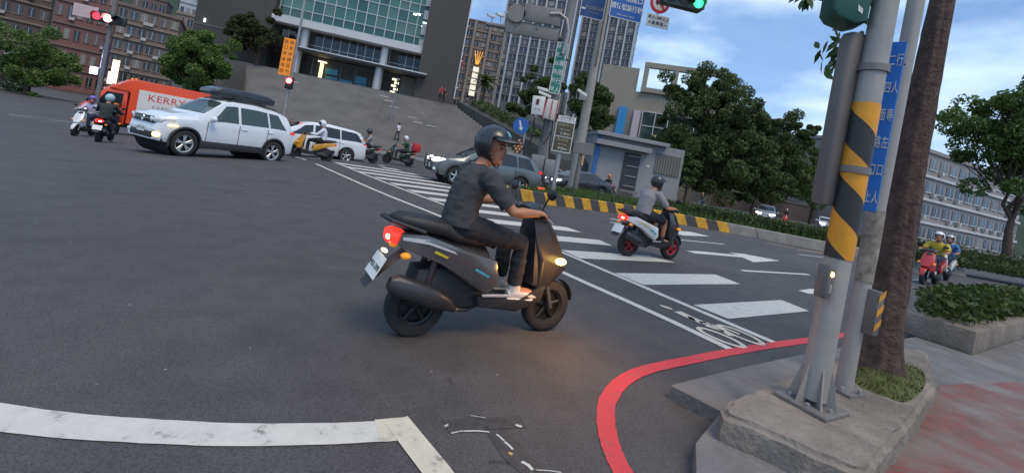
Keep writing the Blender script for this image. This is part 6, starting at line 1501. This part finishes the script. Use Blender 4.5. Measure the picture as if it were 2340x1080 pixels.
# green signal
q = arm_pt(1560, 4); sg = thing('traffic_signal', 'horizontal traffic signal showing green under the overhead arm', 'traffic light', q, FACE, 'traffic lights')
W_ = 1.25; MB().slab([(-W_ / 2, -.13), (-W_ / 2 + .06, -.19), (W_ / 2 - .10, -.19), (W_ / 2, -.10), (W_ / 2, .10), (W_ / 2 - .1, .19), (-W_ / 2 + .06, .19), (-W_ / 2, .13)], -.10, .12, .02).build('housing', M('signal_dark', (.025, .045, .040), .45), sg, True)
for k in range(3):
    x = -.40 + .40 * k
    MB().lathe([(-.115, .001), (-.13, .08), (-.115, .145)], 'Y', (x, 0, .02), 24).build('lens', GRNLAMP if k == 2 else SIGNBLACK, sg, True)
    a = [(x + math.cos(R(t)) * .165, -.16, .02 + math.sin(R(t)) * .165) for t in range(-20, 201, 20)]
    MB().sweep(a, [.10] * len(a), [.008] * len(a), n=6, lat=(0, 1, 0)).build('visor', M('signal_dark'), sg, True)
MB().tube([(0, .05, .15), (0, .05, 7.5 - q.z)], .025, 8).build('hanger', GALV, sg)
# no-lorry roundel with plate
q = arm_pt(1508, 8); rd_ = thing('no_lorry_sign', 'round red-ringed no-lorry sign with white text plate under it', 'road sign', q, FACE, 'overhead signs')
MB().lathe([(-.015, .001), (-.015, .21)], 'Y', (0, 0, 0), 32).build('sign_face', SIGNWHITE, rd_, True); MB().lathe([(-.02, .21), (-.022, .29), (0, .295), (.01, .21)], 'Y', (0, 0, 0), 36).build('red_ring', SIGNRED, rd_, True)
MB().box((0, -.022, 0), (.50, .01, .055), rot=Matrix.Rotation(R(45), 3, 'Y')).build('red_bar', SIGNRED, rd_)
MB().add([(-.13, -.019, -.03), (.06, -.019, -.03), (.06, -.019, .08), (-.13, -.019, .08), (.07, -.019, -.03), (.13, -.019, -.03), (.13, -.019, .02), (.09, -.019, .06), (.07, -.019, .06)], [(0, 1, 2, 3), (4, 5, 6, 7, 8)]).build('lorry_symbol', SIGNBLACK, rd_, fix=True)
for x in (-.08, .09): MB().lathe([(-.02, .001), (-.019, .03)], 'Y', (x, 0, -.045), 12).build('lorry_symbol', SIGNBLACK, rd_)
pz = arm_pt(1509, 48).z - q.z; px_ = .03
pl = MB().box((px_, 0, pz), (.68, .02, .36), bev=.006).build('text_plate', SIGNWHITE, rd_); lettering('禁止15噸以上', .105, INK, pl, (px_, -.013, pz + .08), UP, weight=.001); lettering('大貨車進入', .115, INK, pl, (px_, -.013, pz - .075), UP, weight=.001, xs=1.08)
MB().tube([(0, .03, -.5), (0, .03, 7.5 - q.z)], .02, 8).build('hanger', GALV, rd_)
# two blue overhead signs
for (px_, py_, w_, h_, txt, en, nm, lb) in ((1436, -2, 1.02, 1.28, ('多時相路口', '請依號誌行駛'), 'Multi-phase Signal', 'blue_sign', 'right overhead blue sign with two rows of large white characters'), (1357, 4, .80, 1.1, ('文山區公所', ''), 'District Office', 'blue_sign', 'left overhead blue direction sign, darker and smaller')):
    q = arm_pt(px_, py_); bs_ = thing(nm, lb, 'road sign', q, FACE, 'overhead signs')
    p_ = MB().box((0, 0, 0), (w_, .03, h_), bev=.01).build('sign_panel', SIGNBLUE if txt[1] else M('sign_blue_dark', (.012, .055, .19), .45, var=.15), bs_)
    for (x, z, a, b) in ((0, h_ / 2 - .01, w_, .02), (0, -h_ / 2 + .01, w_, .02), (w_ / 2 - .01, 0, .02, h_), (-w_ / 2 + .01, 0, .02, h_)): MB().box((x, -.017, z), (a, .006, b)).build('border', SIGNWHITE, p_)
    if txt[1]:
        lettering(txt[0], .185, SIGNWHITE, p_, (0, -.018, -.02), UP, weight=.002, xs=1.02); lettering(txt[1], .165, SIGNWHITE, p_, (0, -.018, -.29), UP, weight=.002, sy=1.2); lettering(en, .075, SIGNWHITE, p_, (0, -.018, -.52), UP)
    else:
        lettering(txt[0], .13, M('sign_pale'), p_, (.06, -.018, -.22), UP); lettering(en, .06, M('sign_pale'), p_, (.05, -.018, -.36), UP); MB().box((-.30, -.018, -.28), (.13, .006, .05)).build('arrow', SIGNWHITE, p_)
    for x in (-.25, .25): MB().tube([(x, .03, h_ / 2), (x, .03, 7.5 - q.z)], .02, 8).build('hanger', GALV, bs_)

# ================================================================== LEFT SIGNALS AND LIT SIGNS
# orange panel with red pedestrian lamp
s0 = GX(634, 24.0); op = thing('warning_sign', 'tall orange sign with dark characters on a grey post above a red lamp', 'road sign', s0, 0, 'signs at the left')
tz = AT(680, 30, 24).z - s0.z; MB().cyl((0, 0, 0), (0, 0, tz + 2), .075, .065, 12).build('post', GALV, op, True)
oc = AT(655, 130, 23.8) - s0; ow, oh = .62, 1.98
pn = MB().box((oc.x, -.16, oc.z), (ow, .05, oh), bev=.01).build('sign_panel', SIGNORANGE, op)
DKT = M('sign_ink_brown', (.12, .045, .01), .6)
lettering('路\n口\n停\n車\n再\n開', .24, DKT, pn, (oc.x - .15, -.188, oc.z), UP, space=1.3); lettering('機\n車\n待\n轉\n區\n內', .24, DKT, pn, (oc.x + .15, -.188, oc.z), UP, space=1.3)
rc = AT(656, 183, 23.6) - s0
ps = thing('pedestrian_signal', 'pedestrian signal glowing red below the orange sign', 'traffic light', s0, 0, 'traffic lights')
MB().box((rc.x, -.10, rc.z - .12), (.38, .2, .62), bev=.03).build('housing', SIGNBLACK, ps, True); ln_ = MB().lathe([(-.215, .001), (-.225, .06), (-.21, .12)], 'Y', (rc.x, 0, rc.z), 20).build('lens', REDLAMP, ps, True); MB().lathe([(-.205, .12), (-.22, .16), (-.2, .18)], 'Y', (rc.x, 0, rc.z), 20).build('lens_rim', REDRIM, ps, True)
MB().box((rc.x * .5, -.04, rc.z - .1), (abs(rc.x) + .1, .05, .06)).build('bracket', GALV, ps)
# red traffic signal far left
q = AT(262, 46, 20.0); f0 = Vector((q.x - .25, q.y, gz(q.x, q.y))); ts = thing('traffic_signal', 'traffic signal shining bright red at the upper left', 'traffic light', f0, R(18), 'traffic lights')
hz_ = q.z - f0.z; MB().cyl((0, .2, 0), (0, .2, hz_ + 1.2), .09, .075, 12).build('post', GALVD, ts, True); MB().box((0, 0, hz_), (1.30, .22, .42), bev=.06).build('housing', M('signal_dark'), ts, True)
for k in range(3):
    MB().lathe([(-.118, .001), (-.14, .09), (-.118, .16)], 'Y', (-.06 + .39 * (k - 0) - .0, 0, hz_) if False else (.25 + .40 * (k - 1) - .25, 0, hz_), 24).build('lens', REDLAMP if k == 1 else (REDRIM if k == 0 else SIGNBLACK), ts, True)
    x = .40 * (k - 1); a = [(x + math.cos(R(t)) * .18, -.18, hz_ + math.sin(R(t)) * .18) for t in range(-10, 191, 20)]; MB().sweep(a, [.10] * len(a), [.008] * len(a), n=6, lat=(0, 1, 0)).build('visor', M('signal_dark'), ts, True)
MB().box((-.9, .05, hz_ + .1), (.9, .04, .55), bev=.02).build('street_name_sign', M('sign_pink_white', (.55, .42, .42), .5), ts)
# lit shop signs in the side street
def lit_sign(label, x, y, w, h, Y, c, e, txt, tcol):
    p = AT(x, y, Y); o = thing('shop_sign', label, 'shop sign', p, R(-10), 'lit shop signs')
    b_ = MB().box((0, 0, 0), (w, .25, h), bev=.02).build('sign_box', M('litsign_%d' % int(x), c, .5, emit=e, ecol=c), o); MB().box((0, .16, h / 2 - .1), (w * .4, .5, .06)).build('bracket', GALVD, o)
    if txt: lettering(txt, w * .8, M('litink_%d' % int(x), tcol, .5, emit=2.0, ecol=tcol), b_, (0, -.135, 0), UP, space=.95)
    return o
lit_sign('dark blue vertical shop sign with glowing white characters at far left', 238, 138, .75, 4.0, 55, (.03, .035, .12), .3, '牙\n醫\n診\n所', (.7, .75, 1.0))
lit_sign('bright orange and white vertical shop sign left of the van cab', 262, 164, .7, 2.7, 52, (1.0, .62, .38), 2.2, '', None)
lit_sign('small white glowing shop sign at the left edge', 214, 161, .8, .8, 50, (.9, .95, 1.0), 2.5, '', None)
lit_sign('pink lit shop sign low beside the blue one', 252, 178, .5, 1.4, 50, (1.0, .5, .45), 1.2, '', None)

# ================================================================== NEAR RIGHT: POLES, TREE
n0 = G(1853, 925, ZB); n0.z = ZB
PAINTG = M('pole_paint', (.33, .315, .295), .55, metal=.15, var=.12, scale=3, stain=.35, bump=.1, bscale=20)
np_ = thing('signal_pole', 'thick light grey signal pole wrapped in yellow and black tape, nearest at right', 'signal pole', n0, 0, 'near poles')
MB().sweep([(0, 0, .05), (0, 0, .9), (0, 0, 2.2), (0, 0, 6.5)], [.072, .070, .067, .060], n=32).build('pole', PAINTG, np_, True)
MB().box((0, 0, .012), (.29, .29, .025), rz=R(30), bev=.006).build('base_plate', GALVD, np_)
for k in range(6):
    a = R(60 * k + 15); c_, s_ = math.cos(a), math.sin(a)
    MB().add([(c_ * .055, s_ * .055, .022), (c_ * .128, s_ * .128, .022), (c_ * .12, s_ * .12, .05), (c_ * .068, s_ * .068, .26)] + [(c_ * r_ - s_ * .008, s_ * r_ + c_ * .008, z_) for r_, z_ in ((.055, .022), (.128, .022), (.12, .05), (.068, .26))], [(0, 1, 2, 3), (7, 6, 5, 4), (0, 4, 5, 1), (1, 5, 6, 2), (2, 6, 7, 3)]).build('gusset', PAINTG, np_, fix=True)
    a2 = a + R(30); MB().lathe([(.024, .013), (.042, .013), (.045, .001)], 'Z', (math.cos(a2) * .115, math.sin(a2) * .115, 0), 6).build('bolt', GALV, np_)
def tape_mat():
    m = bpy.data.materials.new('hazard_tape'); m.use_nodes = True; t = m.node_tree; b = t.nodes['Principled BSDF']
    tc = N(t, 'ShaderNodeTexCoord'); sx = N(t, 'ShaderNodeSeparateXYZ'); t.links.new(tc.outputs['Object'], sx.inputs[0])
    at = N(t, 'ShaderNodeMath', operation='ARCTAN2'); t.links.new(sx.outputs[1], at.inputs[0]); t.links.new(sx.outputs[0], at.inputs[1])
    d = N(t, 'ShaderNodeMath', operation='MULTIPLY'); d.inputs[1].default_value = 1 / (2 * math.pi); t.links.new(at.outputs[0], d.inputs[0])
    z = N(t, 'ShaderNodeMath', operation='MULTIPLY_ADD'); z.inputs[1].default_value = 2.55; t.links.new(sx.outputs[2], z.inputs[0]); t.links.new(d.outputs[0], z.inputs[2])
    fr = N(t, 'ShaderNodeMath', operation='FRACT'); t.links.new(z.outputs[0], fr.inputs[0]); gt = N(t, 'ShaderNodeMath', operation='GREATER_THAN'); gt.inputs[1].default_value = .48; t.links.new(fr.outputs[0], gt.inputs[0])
    mx_ = N(t, 'ShaderNodeMix', data_type='RGBA'); t.links.new(gt.outputs[0], mx_.inputs[0]); mx_.inputs[6].default_value = (.70, .30, .012, 1); mx_.inputs[7].default_value = (.028, .026, .026, 1)
    n = N(t, 'ShaderNodeTexNoise'); n.inputs['Scale'].default_value = 9; n.inputs['Detail'].default_value = 8; t.links.new(tc.outputs['Object'], n.inputs[0])
    mr = N(t, 'ShaderNodeMapRange'); mr.inputs[3].default_value = .6; mr.inputs[4].default_value = 1.25; t.links.new(n.outputs[0], mr.inputs[0])
    mu = N(t, 'ShaderNodeMix', data_type='RGBA', blend_type='MULTIPLY'); mu.inputs[0].default_value = 1; t.links.new(mx_.outputs[2], mu.inputs[6]); t.links.new(mr.outputs[0], mu.inputs[7])
    t.links.new(mu.outputs[2], b.inputs['Base Color']); b.inputs['Roughness'].default_value = .5
    bp = N(t, 'ShaderNodeBump'); bp.inputs['Strength'].default_value = .3; bp.inputs['Distance'].default_value = .01; t.links.new(n.outputs[0], bp.inputs['Height']); t.links.new(bp.outputs[0], b.inputs['Normal'])
    MATS['hazard_tape'] = m; return m
TAPE = tape_mat()
za, zb2 = 1.13 - ZB, 2.06 - ZB
MB().sweep([(0, 0, za), (0, 0, (za + zb2) / 2), (0, 0, zb2)], [.0735, .0725, .0715], n=40, caps=False).build('tape_wrap', TAPE, np_, True)
for z in (2.27, 1.66): MB().lathe([(-.02, .064), (-.02, .080), (.02, .080), (.02, .064)], 'Z', (0, 0, z - ZB), 28).build('clamp', GALVD, np_, True); 
# vertical signal housing clamped to the pole
hs = thing('signal_housing', 'tall narrow grey signal housing clamped to the left of the near pole', 'signal housing', (n0.x - .10, n0.y + .07, 1.43), R(10), 'near poles')
MB().sweep([(0, 0, 0), (0, 0, .03), (0, 0, 1.02), (0, 0, 1.05)], [.044, .052, .052, .044], [.05, .06, .06, .05], n=24, ex=3.5).build('housing', M('housing_brown_grey', (.135, .122, .112), .6, var=.1, scale=3, stain=.2), hs, True, 40)
for z in (.22, .84): MB().tube([(.02, -.02, z), (.07, -.04, z), (.115, -.07, z)], .018, 8).build('clamp_arm', GALVD, hs, True)
# green upper housing
gh_ = AT(1930, 8, 2.72); go = thing('green_signal_box', 'dark green signal box at the top of the near pole', 'signal housing', gh_, R(-10), 'near poles', .74)
MB().slab([(-.13, .25), (-.13, -.10), (-.085, -.155), (.06, -.20), (.14, -.17), (.14, .25)], -.12, .12, .015).build('housing', M('housing_green', (.012, .085, .062), .45, var=.15), go, True, 40)
MB().add([(.045, -.125, -.05), (.085, -.125, -.085), (.085, -.125, -.125), (.05, -.125, -.10)], [(0, 1, 2, 3)]).build('sticker', SIGNWHITE, go, fix=True)
MB().tube([(.14, 0, .02), (.28, -.03, .02)], .025, 8).build('clamp_arm', GALVD, go, True)
# push button box with amber lamp
bb = AT(1884, 640, 2.60); bx_ = thing('push_button_box', 'grey crossing push-button box with small amber lamp on the near pole', 'push button', bb, R(20), 'near poles')
MB().box((0, 0, 0), (.055, .075, .20), bev=.014).build('box', M('button_box', (.13, .125, .12), .5, var=.15, stain=.3), bx_, True)
MB().ball((.0, -.038, .045), (.013, .009, .016), 12, 8).build('lamp', AMBERON, bx_, True); MB().box((0, -.039, -.04), (.022, .008, .05), bev=.004).build('button', GALV, bx_); MB().box((.05, 0, 0), (.07, .04, .04)).build('bracket', GALVD, bx_)
MB().add([], [])
# second pole with blue vertical sign
q0 = G(1926, 893, ZB); q0.z = ZB; p2_ = thing('sign_pole', 'second grey pole just behind the taped pole, holding the blue vertical sign', 'sign pole', q0, 0, 'near poles')
MB().sweep([(0, 0, .02), (0, 0, 1.2), (.01, 0, 3.4)], [.050, .049, .047], n=28).build('pole', PAINTG, p2_, True); MB().box((0, 0, .01), (.18, .18, .02), rz=R(25)).build('base_plate', GALVD, p2_)
for k in range(4):
    a = R(45 + 90 * k); MB().lathe([(.02, .014), (.05, .014), (.054, .001)], 'Z', (math.cos(a) * .085, math.sin(a) * .085, 0), 6).build('bolt', GALV, p2_)
MB().sweep([(0, 0, .74), (0, 0, .98), (0, 0, 1.22)], [.0525, .0535, .0515], n=28, caps=False).build('torn_poster', M('torn_poster', (.26, .24, .20), .8, var=.85, scale=9, stain=.9), p2_, True)
sb_ = thing('striped_box', 'yellow and black striped junction box low on the second pole', 'junction box', (q0.x + .045, q0.y - .06, .86), R(25), 'near poles', .72)
MB().box((0, 0, -.08), (.10, .11, .40), bev=.012).build('box', M('button_box'), sb_, True)
for k in range(3): MB().add([(-.048, -.057, -.24 + .13 * k), (.048, -.057, -.18 + .13 * k), (.048, -.057, -.115 + .13 * k), (-.048, -.057, -.175 + .13 * k)], [(0, 1, 2, 3)]).build('stripe', M('stripe_yellow', (.55, .26, .02), .6, var=.25), sb_, fix=True)
for k in range(2): MB().add([(.052, -.045, -.20 + .17 * k), (.052, .045, -.14 + .17 * k), (.052, .045, -.06 + .17 * k), (.052, -.045, -.12 + .17 * k)], [(0, 1, 2, 3)]).build('stripe', M('stripe_yellow'), sb_, fix=True)
cS = AT(2020, 290, 2.80); vs_ = thing('vertical_blue_sign', 'long narrow blue sign with two columns of white characters on the second pole', 'road sign', (cS.x, cS.y, 0), R(-50), 'near poles')
sz0, sz1 = 1.44, 2.52; w_ = .078
pn = MB().box((0, 0, (sz0 + sz1) / 2), (w_, .012, sz1 - sz0), bev=.004).build('sign_panel', M('vsign_blue', (.025, .17, .56), .4, var=.08), vs_)
lettering('二\n四\n面\n路\n口\n上', .034, SIGNWHITE, pn, (-.018, -.0075, (sz0 + sz1) / 2 - .02), UP, space=2.05, sy=2.5); lettering('行\n人\n專\n左\n口\n人', .034, SIGNWHITE, pn, (.019, -.0075, (sz0 + sz1) / 2 - .02), UP, space=2.05, sy=2.5)
MB().box((0, .03, 1.7), (.08, .06, .03)).build('bracket', GALVD, vs_); MB().box((0, .03, 2.4), (.08, .06, .03)).build('bracket', GALVD, vs_)
# near tree
t0 = G(2004, 850, ZB); t0.z = ZB; nt_ = thing('near_tree', 'large brown-barked tree in the raised bed at the right edge', 'tree', t0, 0, 'near tree')
mb = MB(); nr = 64; nh = 60; vs2 = []; Ht = 3.6
for j in range(nh):
    z = Ht * (j / (nh - 1)) ** 1.25; r_ = .125 - .018 * z + .075 * math.exp(-z / .14)
    ox = -.015 * z + .015 * math.sin(z * 2.1); oy = .02 * math.sin(z * 1.7)
    for i in range(nr):
        a = 2 * math.pi * i / nr
        f_ = 1 + .07 * math.sin(3 * a + z * .9) + .05 * math.sin(7 * a - z * .5) + .10 * noise.noise(Vector((math.cos(a) * 2.5, math.sin(a) * 2.5, z * 1.6))) + .13 * (abs(noise.noise(Vector((math.cos(a) * 7, math.sin(a) * 7, z * 2.0)))) - .2) + .05 * noise.noise(Vector((math.cos(a) * 20, math.sin(a) * 20, z * 9))) + .22 * math.exp(-z / .12) * max(0, math.sin(5 * a)) 
        vs2.append((ox + math.cos(a) * r_ * f_, oy + math.sin(a) * r_ * f_, z - .03))
mb.add(vs2, [(j * nr + i, j * nr + (i + 1) % nr, (j + 1) * nr + (i + 1) % nr, (j + 1) * nr + i) for j in range(nh - 1) for i in range(nr)])
NBARK = M('near_bark', (.085, .056, .046), .95, var=.6, scale=11, bump=1.0, bscale=30, stain=.6)
mb.build('trunk', NBARK, nt_, True, 60)
mb = MB(); ends = []
for k, (dx, dy, dz, r_) in enumerate(((.9, .4, 1.9, .09), (-.35, .9, 2.2, .08), (1.5, -.6, 1.5, .08), (.3, 1.6, 2.0, .08), (2.2, .8, 1.2, .07))):
    a = Vector((-.03, 0, Ht - .35)); b = a + Vector((dx, dy, dz)); limb(mb, a, b, r_, .04, 70 + k, 6, .05); ends.append(b)
twigs = [AT(1905, 118, 3.3) - t0, AT(1845, -10, 3.4) - t0, AT(1945, 40, 3.5) - t0]
limb(mb, (-.03, 0, Ht - .3), twigs[2] + Vector((0, .1, .12)), .04, .014, 90, 5, .06); limb(mb, twigs[2] + Vector((0, .1, .12)), twigs[0], .013, .006, 91, 4, .05); limb(mb, twigs[2] + Vector((0, .1, .12)), twigs[1], .013, .006, 92, 4, .05)
mb.build('branches', NBARK, nt_, True)
cs = [e + Vector((random.uniform(-.5, .5), random.uniform(-.4, .5), random.uniform(-.2, .6))) for e in ends for _ in range(4)]
link('crown', leaf_cloud([tuple(c) for c in cs], [(.7, .7, .5)] * len(cs), 130, .075, 21, droop=.5), LEAF_MID, nt_)
# single leaves that hang into the picture
lm = MB().add([(0, 0, 0), (.016, .002, -.03), (.02, .004, -.065), (.006, .006, -.115), (0, .004, -.06), (-.02, .004, -.065), (-.016, .002, -.03)], [(0, 1, 2, 4), (4, 2, 3), (0, 4, 5, 6), (4, 3, 5)]).mesh('leaf')
lm.materials.append(leaf_mat('leaf_near', (.02, .05, .012), (.05, .10, .025)))
rng = random.Random(31)
for tw, n_, rad in ((twigs[0], 26, .075), (twigs[1], 12, .06), (twigs[2], 26, .11)):
    for k in range(n_):
        p = tw + Vector((rng.gauss(0, rad * .7), rng.gauss(0, rad * .7), rng.gauss(.01, rad * .8)))
        link('leaf', lm, None, nt_, p, (rng.uniform(-.7, .7), rng.uniform(-.7, .7), rng.uniform(0, 6.28)))
# right background planter and hedge
pl0 = G(2100, 785, .0); pk = thing('street_planter', 'low concrete planter box with hedge right of the near tree', 'planter', (5.3, 5.6, ZP), THETA)
MB().box((2.4, -.2, .14), (4.6, .7, .28), bev=.02).build('planter_box', CONC, pk, True)
link('hedge', leaf_cloud([(0.4 + .35 * k, -.2, .45) for k in range(12)], [(.36, .34, .26)] * 12, 260, .05, 41), LEAF_HEDGE, pk)
hedge('hedge', 'long green hedge across the road at far right, left of the tree trunk', [Vector((18.5, 19.6, 0)), Vector((24, 19.8, 0)), Vector((40, 24, 0))], 1.4, .9, 300, 43)

bpy.data.scenes.remove(WORK)
